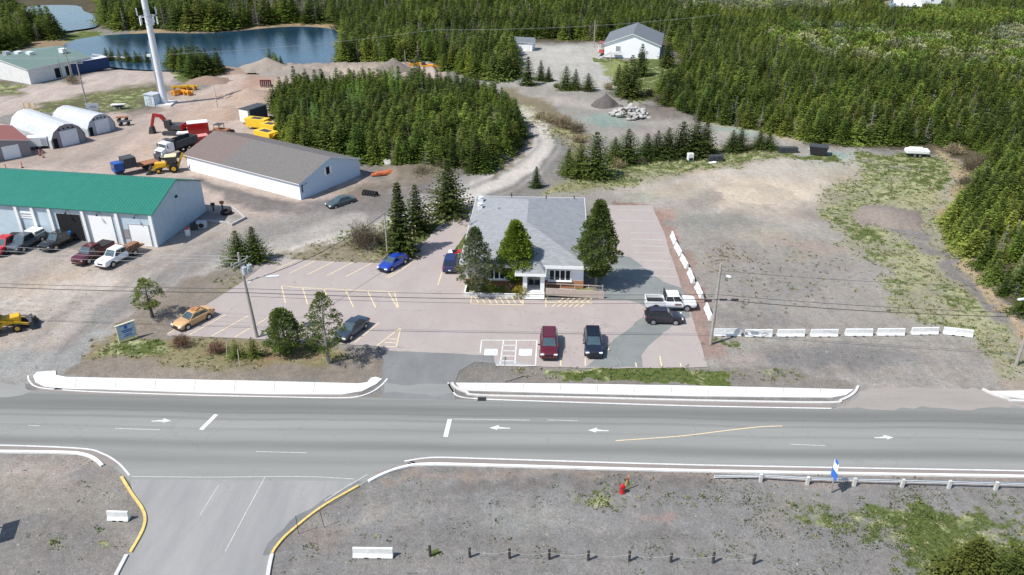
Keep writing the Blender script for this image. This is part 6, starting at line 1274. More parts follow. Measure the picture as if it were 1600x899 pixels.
bar3=barrier_mesh(3.0); bar_s=barrier_mesh(1.7)
slotm=bpy.data.meshes.new('drain_slot'); _m=MB()
for y in(-0.303,0.303): _m.box((0,y,0.05),(0.32,0.012,0.10))
slotm.from_pydata(_m.v,[],_m.f); slotm.materials.append(BLKP)
def barrier(label,loc,rz,me=bar3,group=None,L=3.0):
    o=thing('concrete_barrier',label,'barrier',loc,rz,group); link('block',me,o)
    for x in(-L*0.16,L*0.16): 
        q=link('drain_slot',slotm,o); q.location=(x,0,0)
    return o
rowb=[(1118,521,1154,521),(1163,522,1206,522),(1213,522,1257,522),(1266,522,1308,522),(1319,521,1363,521),(1369,520.5,1413,520.5),(1422,519,1466,518.5),(1472,518,1520,523)]
ordn=['first','second','third','fourth','fifth','sixth','seventh','eighth']
for i,(x0,y0,x1,y1) in enumerate(rowb):
    a=G(x0,y0+3);b=G(x1,y1+3); c=(a+b)/2; c.z=0; d=b-a
    barrier('white concrete barrier, %s from the utility pole in the row across the yard entrance'%ordn[i] if i<7 else 'slightly turned white barrier at the right end of the row',c,math.atan2(d.y,d.x)+rng.uniform(-.02,.02),group='barriers across the yard entrance')
dg_=[(1049,368,1056,385),(1056,387,1064,401),(1065,405,1074,421),(1076,426,1084,445),(1088,449,1097,468),(1103,482,1111,502)]
for i,(x0,y0,x1,y1) in enumerate(dg_):
    a=G(x0,y0);b=G(x1,y1); c=(a+b)/2; c.z=0; d=b-a; barrier('white barrier in the slanting row beside the lot, %s from the far end'%ordn[i],c,math.atan2(d.y,d.x),me=bar3,group='barriers along the right side of the lot')
a=G(552,868);b=G(615,869.5); c=(a+b)/2; barrier('long white concrete barrier alone on the near gravel, left of the rope fence',(c.x,c.y,0),R(-1))
a=G(171,811);b=G(202,811.5); c=(a+b)/2; barrier('short white concrete block on the gravel left of the side road',(c.x,c.y,0),R(-2),bar_s,L=1.7)
# guard rail
GP=[(1116,750.5),(1188,752.5),(1261,757),(1334,759),(1409,761),(1482,763),(1555,765)]
o=thing('guard_rail','steel guard rail on pale wooden posts along the near side of the highway','guard rail',(0,0,0))
pr=[G(*p) for p in GP]; ext_=pr[-1]+(pr[-1]-pr[-2]); pr+= [ext_,ext_+(pr[-2]-pr[-3]),]; pr.append(pr[-1]+(pr[-2]-pr[-3]))
for k,p in enumerate(pr[1:],1): mb=MB(); mb.box((p.x,p.y,0.36),(0.24,0.22,0.86)); mb.build('post',mat('pale_treated_wood',(0.52,0.51,0.48),0.85,var=0.12),o)
mb=MB(); prof=[(0.0,0.40),(0.07,0.45),(0.07,0.50),(0.0,0.545),(0.0,0.565),(0.07,0.61),(0.07,0.66),(0.0,0.71)]
base=len(mb.v)
for k,p in enumerate(pr):
    dz=-0.28 if k==0 else 0
    for (y,z) in prof: mb.v.append((p.x,p.y+0.13+y+(0.05 if k==0 else 0),z+dz))
n=len(prof)
for k in range(len(pr)-1):
    for j in range(n-1): mb.f.append((k*n+j,k*n+j+1,(k+1)*n+j+1,(k+1)*n+j)); mb.m.append(0)
mb.build('rail',mat('bright_galvanised',(0.58,0.60,0.61),0.4,0.3,var=0.06),o)
# rope fence posts at the bottom
px_=[672,734,796,858,919,983,1048,1114,1177]
pp_=[G(x,869+i*1.5) for i,x in enumerate(px_)]
for i,p in enumerate(pp_):
    o=thing('fence_post','short dark wooden post of the rope fence, %s from the left'%((ordn+['ninth'])[i]),'post',(p.x,p.y,0),rng.uniform(-.3,.3),'dark posts of the rope fence'); o.rotation_euler.x=rng.uniform(-.04,.04)
    h_=1.05+rng.uniform(-.08,.1); part(o,'post',mat('creosote_wood',(0.06,0.055,0.055),0.9,var=0.3),lambda m:m.cyl((0,0,h_/2-0.1),0.105,h_+0.2,9)); part(o,'post_cap',mat('worn_post_top',(0.14,0.125,0.11),0.9,var=0.3),lambda m:m.cyl((0,0,h_+0.006),0.10,0.012,9))
o=thing('fence_rope','pale thin rope sagging between the short dark posts','rope',(0,0,0)); mb=MB()
for a,b in zip(pp_[1:-1],pp_[2:]): 
    mb.tube([(a.x+(b.x-a.x)*t/8,a.y+(b.y-a.y)*t/8-0.12,0.78-0.55*4*(t/8)*(1-t/8)*0.5) for t in range(9)],0.011,5)
mb.build('rope',mat('pale_rope',(0.34,0.33,0.31),0.8),o)
# hydrant and marker
o=thing('fire_hydrant','red fire hydrant on the grass patch by the highway','hydrant',G(972,770),0.3)
part(o,'barrel',P_RED,lambda m:(m.cyl((0,0,0.35),0.15,0.8,14),m.cyl((0,0,0.06),0.22,0.1,14),m.cyl((0,0,0.70),0.20,0.07,14))); part(o,'bonnet',P_RED,lambda m:m.tube([(0,0,0.74),(0,0,0.82),(0,0,0.9),(0,0,0.97)],[0.17,0.15,0.08,0.04],12))
for s in(-1,1): part(o,'outlet',P_RED,lambda m:m.cyl((s*0.19,0,0.5),0.08,0.14,10,axis='X'))
o=thing('hydrant_marker','slanted orange marker stick behind the fire hydrant','marker',G(975,766),0); part(o,'stick',mat('orange_marker',(0.62,0.30,0.06),0.6),lambda m:m.beam((0,0,0),(0.35,0.1,1.5),0.07,0.07)); part(o,'sleeve',P_RED,lambda m:m.beam((0.24,0.07,1.0),(0.29,0.085,1.25),0.09,0.09))
# blue road sign seen nearly edge on
o=thing('road_sign','blue and white road sign seen almost edge on beside the guard rail','road sign',G(1298,770),R(-86))
part(o,'post',WOOD,lambda m:m.box((0,0,1.45),(0.10,0.10,3.0))); part(o,'upper_panel',mat('sign_white',(0.7,0.72,0.7),0.5),lambda m:m.box((0,-0.08,2.75),(0.75,0.03,0.9))); part(o,'lower_panel',mat('sign_blue',(0.02,0.13,0.55),0.4),lambda m:m.box((0,-0.08,1.95),(0.95,0.03,0.75))); part(o,'emblem',MATS['sign_blue'],lambda m:m.box((0,-0.10,3.22),(0.5,0.02,0.3)))
# markers and stakes
for x,y,tp,lb,mm in ((266.5+200,834,805,'thin dark snow marker stake beside the yellow kerb','k'),(507,824,796,'thin leaning stake on the gravel behind the yellow kerb','k')):
    o=thing('marker_stake',lb,'stake',G(x,y),0,'thin stakes by the side road'); H_=height(x,y,tp); part(o,'stake',WIRE,lambda m:m.beam((0,0,-0.1),((-0.2 if x>500 else 0),0,H_),0.035,0.035)); part(o,'tip',LT,lambda m:m.box(((-0.2 if x>500 else 0),0,H_),(0.06,0.06,0.10)))
for x,y,tp,dx,lb in ((354,561,535,0.35,'pale wooden stake on the planted island, left of two'),(375,575,546,0.1,'pale wooden stake on the planted island, right of two')):
    o=thing('wooden_stake',lb,'stake',G(x,y),0,'wooden stakes on the planted island'); H_=height(x,y,tp); part(o,'stake',mat('pale_stake_wood',(0.55,0.47,0.38),0.8),lambda m:m.beam((0,0,-0.1),(dx,0,H_),0.09,0.05)); part(o,'point',MATS['pale_stake_wood'],lambda m:m.beam((dx*1.0,0,H_),(dx*1.04,0,H_+0.08),0.05,0.03))
o=thing('sign_post','thin sign post at the edge of the verge by the white stalls','sign post',G(789,597),0); H_=height(789,597,557); part(o,'post',WOOD,lambda m:m.box((0,0,H_/2),(0.09,0.09,H_))); part(o,'sign_plate',LT,lambda m:m.box((0,0.06,H_-0.25),(0.30,0.03,0.42)))
for x,y,z_ in ((651,404,0),):
    pass
# bollards, white tank by the tall spruce
for i,(x,y) in enumerate(((645,375),(649.5,368),(655,364),(660,358.5))):
    o=thing('bollard','pale yellow bollard, %s from the left, beside the white tank'%ordn[i],'bollard',G(x,y),0,'yellow bollards by the white tank'); part(o,'post',mat('pale_yellow_bollard',(0.62,0.55,0.22),0.6),lambda m:m.cyl((0,0,0.7),0.09,1.6,10)); part(o,'cap',MATS['pale_yellow_bollard'],lambda m:m.cyl((0,0,1.53),0.095,0.06,10,r2=0.03))
o=thing('gas_tank','white tank between the tall narrow spruce and the yellow bollards','tank',G(641,364),R(10)); part(o,'tank',WHITEC,lambda m:m.tube([(0,0,0.3),(0,0,0.45),(0,0,1.5),(0,0,1.7),(0,0,1.8)],[0.45,0.62,0.62,0.45,0.12],14)); part(o,'base',PAVE,lambda m:m.box((0,0,0.12),(1.6,1.4,0.3))); part(o,'valve',DGR,lambda m:m.cyl((0,0,1.86),0.08,0.16,8))
o=thing('roadside_sign','dark-backed sign at the left edge, mostly outside the frame, shadowing the gravel','sign',(-41.0,45.4,0),R(-72))
part(o,'panel',mat('sign_back_grey',(0.10,0.10,0.11),0.6),lambda m:m.box((0,0,2.9),(2.2,0.08,1.5))); [part(o,'post',WOOD,lambda m:m.box((x_,0.08,1.5),(0.12,0.12,3.4))) for x_ in(-0.8,0.8)]
# company sign
o=thing('company_sign','large blue and white company sign board on posts at the island corner','sign',G(201,531),R(44))
o.scale=(0.82,0.82,0.82)
part(o,'board',mat('pale_sign_board',(0.42,0.50,0.60),0.5),lambda m:m.box((0,0,1.35),(2.1,0.10,2.1)))
BLU=mat('sign_ink_blue',(0.05,0.14,0.38),0.5)
for yy in(-0.07,0.07):
    part(o,'emblem',BLU,lambda m:m.cyl((0.0,yy,1.95),0.24,0.03,16,axis='Y'))
    part(o,'emblem_bar',BLU,lambda m:m.box((0,yy,2.28),(1.5,0.03,0.10)))
    for i,(zz,l) in enumerate(((1.52,1.5),(1.28,1.2),(0.92,0.9),(0.68,1.1))): part(o,'text_line',BLU,lambda m:m.box((0.1,yy,zz),(l,0.03,0.11 if i>1 else 0.15)))
for x in(-1.14,1.14): part(o,'post',mat('cream_post',(0.62,0.58,0.45),0.7),lambda m:m.box((x,0,1.2),(0.14,0.18,2.5)))
part(o,'top_rail',MATS['cream_post'],lambda m:m.box((0,0,2.5),(2.6,0.24,0.10)))
for x,y,lb in ((93,606.5,'black storm drain grate in the left kerb'),(753,624,'black storm drain grate in the kerb right of the driveway')):
    o=thing('storm_drain',lb,'drain',G(x,y),R(-1),'storm drains'); part(o,'grate',BLKP,lambda m:[m.box((-0.3+i*0.12,0,0.03),(0.06,0.55,0.05)) for i in range(6)]); part(o,'frame',DGR,lambda m:m.box((0,0,0.012),(0.85,0.62,0.02)))
# orange cones/markers by the far left building
for i,(x,y,lb) in enumerate(((63,243,'orange marker post by the corner of the red-roofed building'),(68,246,'second orange marker post by the red-roofed building, slightly nearer'),(35,262,'orange marker post in the yard nearest the green roof'),(10,266,'orange marker post nearest the left edge'))):
    o=thing('marker_post',lb,'marker',G(x,y),0,'orange markers by the red-roofed building'); part(o,'post',mat('faded_orange',(0.6,0.2,0.12),0.6),lambda m:m.cyl((0,0,0.55),0.09,1.1,8)); part(o,'base',BLKP,lambda m:m.cyl((0,0,0.04),0.25,0.08,8))

# ================================================================== POLES AND WIRES
def pole(label,px,py,top=None,H=None,arms=(),lamp=None,trans=0,lean=(0,0),r=0.16,name='utility_pole',g='utility poles',m=WOOD,rz=0):
    H=H or height(px,py,top); o=thing(name,label,'utility pole',G(px,py),rz,g)
    part(o,'pole',m,lambda k:k.tube([(0,0,-0.3),(lean[0]*0.5,lean[1]*0.5,H/2),(lean[0],lean[1],H)],[r*1.15,r,r*0.72],10))
    for (z,L_,a) in arms:
        d=Vector((math.cos(a),math.sin(a),0))*L_/2; c=Vector((lean[0],lean[1],z)); ar=part(o,'crossarm',m,lambda k:k.beam(c-d,c+d,0.10,0.12))
        for t in(-0.9,-0.1,0.9): mb=MB(); p_=c+d*t; mb.cyl((p_.x,p_.y,z+0.14),0.06,0.18,8); mb.build('insulator',BOLT,ar)
    if lamp:
        z,dx,dy=lamp; part(o,'lamp_arm',STEEL,lambda k:k.tube([(0,0,z-0.5),(dx*0.5,dy*0.5,z+0.1),(dx,dy,z)],0.04,6)); part(o,'lamp_head',WHITEC,lambda k:k.beam((dx*0.85,dy*0.85,z),(dx*1.45,dy*1.45,z-0.03),0.28,0.16),0.03)
    for t in range(trans):
        a=t*2.1+2.6; part(o,'transformer',LT,lambda k:(k.cyl((math.cos(a)*0.42,math.sin(a)*0.42,H-1.9),0.26,0.85,12),k.cyl((math.cos(a)*0.42,math.sin(a)*0.42,H-1.42),0.05,0.25,6)))
    return o,H
PL,HL=pole('tall grey utility pole with crossarms and transformers at the left end of the lot',402,527,395,arms=((9.2,2.4,R(60)),(8.85,1.8,R(60))),lamp=(7.2,2.2,0.5),trans=3,lean=(-0.5,0))
PRp,HR=pole('grey utility pole with a street lamp at the lot corner beside the barrier row',1110,538,412,lamp=(8.4,0.75,-0.3))
PS,HS=pole('slim service pole behind the blue sedan',606,401,331,r=0.11)
PE,HE=pole('utility pole at the right edge of the frame with a lamp arm reaching left',1587,571,H=9.6,lamp=(8.0,-1.6,-0.3))
mb=MB(); 
pole('grey utility pole beside the white hall lot',928,74,31,r=0.13); pole('thin dark pole on the lawn edge in front of the hall',953,122,84,r=0.09)
pole('utility pole in front of the far warehouse, right one with dark crossarm',139,177,97,arms=((height(139,177,97)-0.3,2.4,0.2),),r=0.15); pole('utility pole in front of the far warehouse with two white lamps',114,129,73,r=0.14); pole('short leaning pole in front of the far warehouse',98,122,88,r=0.10); pole('thin bare pole in the contractor yard beside the gravel piles',340,169,133,r=0.09,m=mat('pale_pole_wood',(0.5,0.42,0.34),0.8))
for i,(x,y,t,lb) in enumerate(((634,107,78,'pale pole at the far edge of the dense wood'),(516,107,90,'thin pole at the shore right of the pond'),(761,70,50,'thin pole standing among the forest above the upper lot'),(775,96,75,'pale pole in the forest left of the small shed'))): pole(lb,x,y,t,r=0.10)
def wire(label,pts,r=0.022,sag=0.6,m=WIRE,name='cable'):
    o=thing(name,label,'cable',(0,0,0),0,'overhead cables'); mb=MB()
    for a,b in zip(pts[:-1],pts[1:]):
        a=Vector(a);b=Vector(b); n=14; P=[]
        for t in range(n+1):
            f=t/n; p=a.lerp(b,f); p.z-=4*sag*f*(1-f); P.append(p)
        mb.tube(P,r,5)
    mb.build('strand',m,o); return o
gL,gR,gS,gE=PL.location,PRp.location,PS.location,PE.location
def at(g,z,dx=0,dy=0): return (g.x+dx,g.y+dy,z)
left=lambda z,dy=0:(gL.x-46,gL.y+3+dy,z); right=lambda z,dy=0:(gE.x+40,gE.y-1+dy,z)
wire('thick black telephone cable strung between the roadside poles',[left(5.6),at(gL,5.6,0,-.15),at(gR,5.6,0,-.15),at(gE,5.8,0,-.15),right(5.8)],0.035,0.35)
wire('thin black cable just above the thick telephone cable',[left(6.0),at(gL,6.0),at(gR,6.1),at(gE,6.2),right(6.2)],0.022,0.3)
wire('low thin telephone drop line between the roadside poles',[at(gL,5.1),at(gR,5.2)],0.018,0.5)
for k,(dx,lb) in enumerate(((-0.6,'nearest power line at the top of the left pole'),(0.0,'middle power line at the top of the left pole'),(0.6,'farthest power line at the top of the left pole'))):
    wire(lb,[(gL.x-46,gL.y+4+k*1.3,9.5),at(gL,9.45,dx*0.8,dx*1.3)],0.016,0.5,mat('grey_cable',(0.35,0.35,0.36),0.5))
wire('cable from the left pole rising to the slim service pole',[at(gL,6.9),at(gS,HS-0.25)],0.035,0.9)
wire('service cable from the slim pole to the office roof mast',[at(gS,HS-0.4),(-6.0,99.4,4.9)],0.022,0.4)
wire('power line from the lamp pole to the right edge pole',[at(gR,8.9),at(gE,9.2),right(9.2)],0.016,0.4)
for x_,s_ in((0.7,0.02),(1.9,0.02),(-0.9,0.15)): 
    o=thing('splice_case','black splice case on the telephone cable, '+({0.7:'just right of the lamp pole',1.9:'farther right of the lamp pole',-0.9:'left of the lamp pole'}[x_]),'splice case',at(gR,5.58-s_,x_,-.15),0,'splice cases'); part(o,'case',BLKP,lambda m:m.cyl((0,0,0),0.11,0.75,10,axis='X')); part(o,'clamp',STEEL,lambda m:m.box((0,0,0.11),(0.06,0.08,0.08)))
o=thing('cable_loop','coil of black slack cable hanging right of the lamp pole','cable loop',at(gR,5.3,3.1,-.15)); mb=MB(); mb.tube([(math.cos(2*math.pi*i/18)*0.33,0,math.sin(2*math.pi*i/18)*0.33) for i in range(19)],0.03,5,caps=False); mb.build('loop',WIRE,o); part(o,'tie',STEEL,lambda m:m.box((0,0,0.34),(0.1,0.06,0.08)))
wire('pale power line over the pond shore',[(-210,196,9),(G(139,177).x,G(139,177).y,11.5),(-20,215,9),(60,240,9)],0.03,1.2,MATS['grey_cable'])
# cell tower
o=thing('cell_tower','tall white monopole cell tower with antenna panels','cell tower',G(258,163),0)
part(o,'mast',WHITEC,lambda m:m.tube([(0,0,0),(0,0,12),(0,0,30)],[0.70,0.66,0.56],20)); part(o,'base_plate',PAVE,lambda m:m.box((0,0,0.15),(4,4,0.35)))
for zz in(18.6,): 
    for k in range(9):
        a=2*math.pi*k/9; part(o,'antenna',WHITEC,lambda m:m.box((math.cos(a)*1.9,math.sin(a)*1.9,zz+(0.9 if k%2 else -0.9)),(0.22,0.30,1.5),rz=a))
    part(o,'antenna_ring',STEEL,lambda m:(m.tube([(math.cos(2*math.pi*i/18)*1.7,math.sin(2*math.pi*i/18)*1.7,zz) for i in range(19)],0.06,5,caps=False),[m.beam((0,0,zz),(math.cos(i*2.1)*1.7,math.sin(i*2.1)*1.7,zz),0.1,0.1) for i in range(3)]))
part(o,'antenna',WHITEC,lambda m:m.box((-1.3,0,10.5),(0.9,0.4,0.5))); part(o,'ladder',STEEL,lambda m:(m.box((-0.85,-0.25,7),(0.06,0.06,13)),m.box((-0.85,0.1,7),(0.06,0.06,13)))); part(o,'cable_tray',STEEL,lambda m:m.box((-0.9,0,5.5),(0.3,0.2,9)))
# chain link fence round tower plot
fz=thing('wire_fence','thin grey wire fence around the tower plot','fence',(0,0,0)); fp=[G(*p) for p in ((60,187),(120,183),(180,178),(232,170),(262,158),(272,150))]
FM=mat('fence_wire',(0.30,0.31,0.31),0.5)
for a,b in zip(fp[:-1],fp[1:]):
    n=max(1,int((b-a).length/3)); 
    for i in range(n): p=a.lerp(b,i/n); mb=MB(); mb.cyl((p.x,p.y,0.9),0.05,1.8,6); mb.build('post',FM,fz)
    mb=MB(); 
    for z in (0.5,1.0,1.75): mb.beam((a.x,a.y,z),(b.x,b.y,z),0.035,0.035)
    mb.build('wire_run',FM,fz)
gf=thing('rail_fence','low pale rail fence at the edge of the lakeside lot','fence',(0,0,0)); a=G(145,90);b=G(197,95); part(gf,'rail',CONC,lambda m:m.beam((a.x,a.y,0.8),(b.x,b.y,0.8),0.1,0.3)); 
for i in range(5): p=a.lerp(b,i/4); part(gf,'post',CONC,lambda m:m.box((p.x,p.y,0.35),(0.15,0.15,0.75)))

# ================================================================== PILES, BOULDERS, STONES, WEEDS
def pile(label,px,py,rx,ry,h,c,seed,cat='gravel pile'):
    g=G(px,py); n=34; V=[];F_=[]
    for i in range(n+1):
        for j in range(n+1):
            x=(i/n*2-1)*1.25;y=(j/n*2-1)*1.25; V.append((x,y))
    V=np.array(V); r=np.hypot(V[:,0],V[:,1]); nn=fbm(V[:,0]*2+seed,V[:,1]*2+seed*1.7,seed,4)
    z=np.clip(1-r*(0.62+0.9*nn),0,1)**0.95; z=z*h*(0.75+0.5*nn)+(fbm(V[:,0]*9,V[:,1]*9,seed+3,3)-0.5)*0.12*np.minimum(1,z*3)-0.06
    P=np.stack([V[:,0]*rx,V[:,1]*ry,z],1); idx=np.arange((n+1)**2).reshape(n+1,n+1); F_=np.stack([idx[:-1,:-1].ravel(),idx[1:,:-1].ravel(),idx[1:,1:].ravel(),idx[:-1,1:].ravel()],1)
    o=bpy.data.objects.new('gravel_pile',npmesh('gravel_pile',P,F_,mat('pile_%d'%seed,alb(c,0.56),0.95,var=0.16,scale=2.5,bump=0.6,detail=8,spec=0.1),smooth=True)); COL.objects.link(o); o.location=(g.x,g.y,0); return tag(o,label,cat,'gravel piles')
pile('small dark grey gravel pile on the upper lot left of the boulders',946,165,3.6,2.6,2.6,(118,112,108),1)
pile('low flat sand-coloured pile in the middle of the gravel yard',1177,302,6.0,5.0,0.8,(210,196,176),2,'sand pile')
pile('dark gravel heap in the grass at the right of the yard',1390,340,5.2,5.0,1.5,(162,150,140),3)
pile('dark brown gravel bank behind the boulder pile',1050,180,9,4,1.8,(128,118,110),4)
pile('big brown sand heap in front of the thin yard pole',362,180,7.5,5,1.7,(190,166,148),5,'sand pile')
pile('dark brown soil heap beyond the cell tower steel pile',325,127,6,4,1.5,(170,146,130),6)
pile('tall pale gravel heap by the pond shore',418,108,8,5,3.0,(178,166,154),7)
pile('grey gravel heap beyond the dense wood, left of the orange machines',615,112,7,4,3.2,(150,140,130),8)
pile('light brown heap left of the red grate',390,150,7,5,1.8,(196,172,154),9,'sand pile'); pile('long low grey heap left of the dense wood',470,116,12,4,1.8,(168,158,148),10); pile('reddish gravel heap between the soil heap and the pale gravel heap',352,112,6,4,1.6,(186,160,142),12)
pile('dark gravel mound behind the arched huts',50,186,9,5,1.4,(150,144,140),13)
pile('rough grey gravel mound on the bank right of the storage shed',640,302,5.5,3.2,1.4,(142,134,128),14)
# boulders
def rock_mesh(seed,name='rock'):
    bm=bmesh.new(); bmesh.ops.create_icosphere(bm,subdivisions=2,radius=1); rg=np.random.default_rng(seed)
    for _ in range(7):
        n=Vector(rg.normal(size=3)).normalized(); d=rg.uniform(0.5,0.85)
        for v in bm.verts:
            k=v.co.dot(n)
            if k>d: v.co-=n*(k-d)
    me=bpy.data.meshes.new(name); bm.to_mesh(me); bm.free(); return me
rocks=[rock_mesh(i) for i in range(5)]; WR=mat('pale_boulder',(0.36,0.35,0.33),0.9,var=0.2,scale=1.5); GRK=mat('grey_boulder',(0.22,0.21,0.20),0.9,var=0.2,scale=1.5)
for me in rocks: me.materials.append(WR)
gb=G(986,181); 
for i in range(110):
    a=rng.uniform(0,6.28); rr=rng.random()**0.6; x=gb.x+math.cos(a)*rr*4.6; y=gb.y+math.sin(a)*rr*4.0; h_=(1-rr)*2.2*rng.uniform(0.55,1)
    o=bpy.data.objects.new('boulder',rocks[i%5]); COL.objects.link(o); s_=rng.uniform(0.28,0.60); o.location=(x,y,h_+0.12); o.scale=(s_*1.3,s_,s_*0.8); o.rotation_euler=(rng.uniform(-.5,.5),rng.uniform(-.5,.5),rng.uniform(0,6)); tag(o,'pale angular boulder in the white rock heap on the upper lot','boulder','boulders of the white rock heap')
for i,(x,y,s_,lb) in enumerate(((1022,184,0.5,'white boulder lying alone right of the rock heap'),(1031,185,0.4,'second white boulder right of the rock heap'),(1042,186,0.45,'grey boulder right of the two white ones'),(1054,187,0.4,'small dark boulder at the right end of the boulder line'),(470,243,0.8,'pale rock at the left foot of the dense wood'),(488,247,0.9,'large pale rock at the foot of the dense wood'),(606,258,0.9,'pale rock on the bank under the wood'),(142,532,0.24,'dark stone on the gravel left of the company sign'))):
    o=bpy.data.objects.new('boulder',rocks[i%5].copy()); COL.objects.link(o); 
    if i in(2,3,7): o.data.materials.clear(); o.data.materials.append(GRK)
    g=G(x,y); o.location=(g.x,g.y,s_*0.3); o.scale=(s_*1.3,s_,s_*0.8); o.rotation_euler=(0.2,0.1,i); tag(o,lb,'boulder','single boulders')
# scattered stones: one object
def scatter_field(n,weight,seed,xr=(-60,62),yr=(36,150)):
    rg=np.random.default_rng(seed); X=rg.uniform(xr[0],xr[1],n*6); Y=yr[0]+(yr[1]-yr[0])*rg.uniform(0,1,n*6)
    qx,qy,_,_=region_fields(X,Y); w_=weight(qx,qy,X,Y); keep=rg.random(len(X))<w_; X=X[keep][:n];Y=Y[keep][:n]; return X,Y,qx[keep][:n],qy[keep][:n]
paved=[lotpoly,[(603,540),(760,560),(712,600),(712,640),(590,640)],[(-300,578),(1345,598),(1545,605),(2000,640),(2000,755),(1600,750),(640,735),(565,755),(430,860),(420,1000),(150,1000),(230,815),(200,748),(150,712),(-300,705)],[(715,330),(925,300),(925,475),(715,475)],[(-50,240),(335,280),(335,345),(250,395),(-50,400)],[(285,195),(575,235),(575,285),(470,315),(285,280)]]
def offpave(X,Y):
    dep=np.maximum(Y*CP+CAMH*SP,8.0); px=800+FPX*X/dep; py=449.5+FPX*(CAMH*CP-Y*SP)/dep
    m=np.ones(X.shape)
    for p in paved: m*=1-polyfield(px,py,p,3)
    return m
def gval(X,Y,arr):
    ix=np.clip(np.searchsorted(gx,X),0,nxx-1); iy=np.clip(np.searchsorted(gy,Y),0,nyy-1); return arr.reshape(nyy,nxx)[iy,ix]
def tuft_stuff(name,label,X,Y,size,m,blades,seed,hk=0.8,spread=0.5,flat=False):
    rg=np.random.default_rng(seed); n=len(X); s_=size*rg.uniform(0.5,1.5,n); Zg=gval(X,Y,Z)
    cen=np.repeat(np.stack([X,Y,Zg],1),blades,0); az=rg.uniform(0,6.283,n*blades); el=rg.uniform(0.25,1.3,n*blades) if not flat else rg.uniform(0.1,0.6,n*blades)
    ss=np.repeat(s_,blades); rr=ss*spread*rg.uniform(0,1,n*blades)**0.5; cen[:,0]+=np.cos(az)*rr; cen[:,1]+=np.sin(az)*rr
    ax=np.stack([np.cos(az)*np.cos(el),np.sin(az)*np.cos(el),np.sin(el)],1); ln=ss*hk*rg.uniform(.6,1.2,n*blades)
    V,F_=tris(np.tile(np.array([[0,0,1.0]]),(n*blades,1)),cen,ax,ln,ln*0.5,rg)
    sh=np.repeat(np.clip(np.repeat(rg.uniform(0,1,n),blades)+rg.uniform(-.2,.2,n*blades),0,1),4)
    o=link(name,npmesh(name,V,F_,m,{'leaf':('FLOAT',sh)})); tag(o,label,'grass' if 'grass' in name else name.split('_')[-1],kind='stuff'); return o
GRM=leafmat('grass_blades',(0.045,0.075,0.016),(0.14,0.17,0.05),0.2); DRM=leafmat('dry_grass_blades',(0.18,0.165,0.08),(0.44,0.43,0.26),0.2); WEED=leafmat('dark_weeds',(0.030,0.042,0.014),(0.085,0.105,0.032),0.1); YFL=leafmat('dandelion_petals',(0.60,0.42,0.02),(0.75,0.58,0.05),0.1)
wg=lambda qx,qy,X,Y: np.clip(gval(X,Y,grass)*1.2,0,1)**1.3*offpave(X,Y)*(1-gval(X,Y,dry)*0.6)
X,Y,_,_=scatter_field(12000,wg,1,xr=(-60,80),yr=(38,165)); tuft_stuff('grass','green grass tufts growing in the verges and yard edges',X,Y,0.20,GRM,9,2)
wd_=lambda qx,qy,X,Y: np.clip(gval(X,Y,grass)*1.2,0,1)*gval(X,Y,dry)*offpave(X,Y)
X,Y,_,_=scatter_field(11000,wd_,3,xr=(-60,80),yr=(38,165)); tuft_stuff('dry_grass','straw-coloured dry grass in the verges and yard edges',X,Y,0.26,DRM,8,4)
ww=lambda qx,qy,X,Y: offpave(X,Y)*np.clip(0.06+(fbm(X*0.15,Y*0.15,44)-0.45)*0.8+0.25*gval(X,Y,grass),0,1)*np.where((Y<60)|((X>24)&(Y<100)),1,0.3)*np.where(Y>110,0.35,1)
wn_=lambda qx,qy,X,Y: offpave(X,Y)*np.clip((fbm(X*0.3,Y*0.3,52)-0.42)*2.2,0.02,1)*np.clip(0.10+(X-2)/26,0.06,1)
X,Y,_,_=scatter_field(2600,wn_,15,xr=(-40,42),yr=(38,53)); tuft_stuff('weeds','small dark weed tufts on the near gravel below the highway',X,Y,0.23,WEED,8,16,0.6,0.9,True)
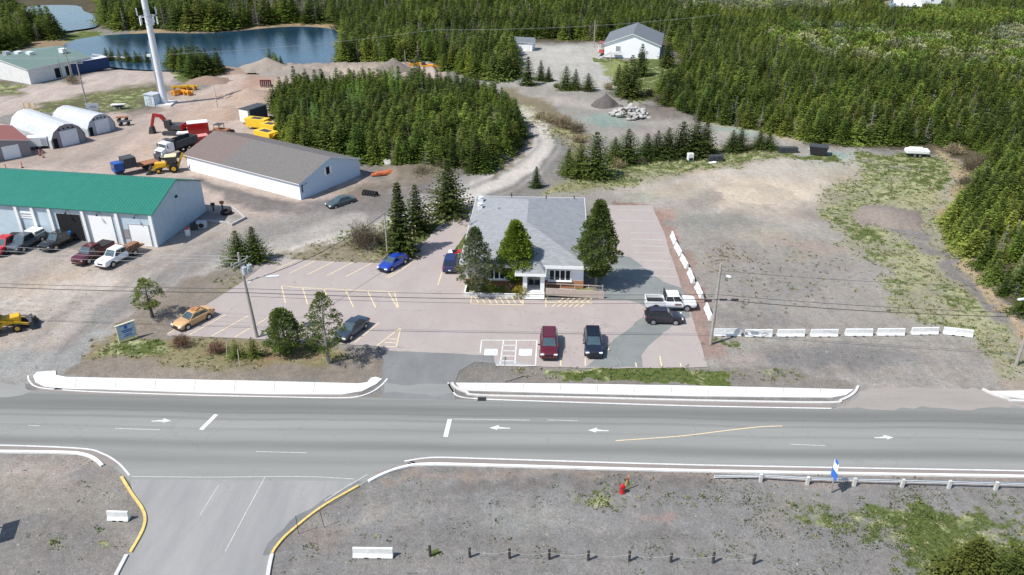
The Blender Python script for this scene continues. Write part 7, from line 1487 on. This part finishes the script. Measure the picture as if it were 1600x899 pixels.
X,Y,_,_=scatter_field(4200,ww,5,xr=(-60,75),yr=(38,150)); tuft_stuff('weeds','small dark weed tufts dotted over the gravel',X,Y,0.17,WEED,8,6,0.6,0.8,True)
wf=lambda qx,qy,X,Y: offpave(X,Y)*np.clip((fbm(X*0.2,Y*0.2,45)-0.5)*2,0,1)*np.clip(gval(X,Y,grass)*2,0,1)*np.where(Y<60,1,0.10)
X,Y,_,_=scatter_field(420,wf,7,yr=(38,110)); tuft_stuff('dandelion_flowers','yellow dandelion flowers among the weeds',X,Y,0.11,YFL,7,8,0.8,0.9)
# loose stones
rg=np.random.default_rng(5); ws=lambda qx,qy,X,Y: offpave(X,Y)*np.clip(0.3+(fbm(X*0.12,Y*0.12,47)-0.5)*2.2,0.05,1)
X,Y,qx_,qy_=scatter_field(15000,ws,9,yr=(38,120)); base=np.array([(1,0,0),(0.3,0.95,0),(-0.8,0.6,0),(-0.8,-0.6,0),(0.3,-0.95,0),(0.1,0,0.8)]); n=len(X); s_=rg.uniform(0.02,0.055,n)*(1+1.3*(rg.random(n)<0.02)); an=rg.uniform(0,6.28,n)
Vx=base[None,:,:]*s_[:,None,None]*rg.uniform(.7,1.3,(n,6,1)); ca,sa=np.cos(an)[:,None],np.sin(an)[:,None]; VX=Vx[:,:,0]*ca-Vx[:,:,1]*sa+X[:,None]; VY=Vx[:,:,0]*sa+Vx[:,:,1]*ca+Y[:,None]; VZ=Vx[:,:,2]+gval(X,Y,Z)[:,None]
V=np.stack([VX,VY,VZ],2).reshape(-1,3); tri=np.array([(0,1,5),(1,2,5),(2,3,5),(3,4,5),(4,0,5)]); F_=(tri[None]+np.arange(n)[:,None,None]*6).reshape(-1,3)
STN=leafmat('gravel_stone',(0.09,0.085,0.08),(0.30,0.29,0.27),0.0,0.1); o=link('gravel_stones',npmesh('gravel_stones',V,F_,STN,{'leaf':('FLOAT',np.repeat(rg.uniform(0,1,n),6))})); tag(o,'loose stones scattered over the gravel','stones',kind='stuff')
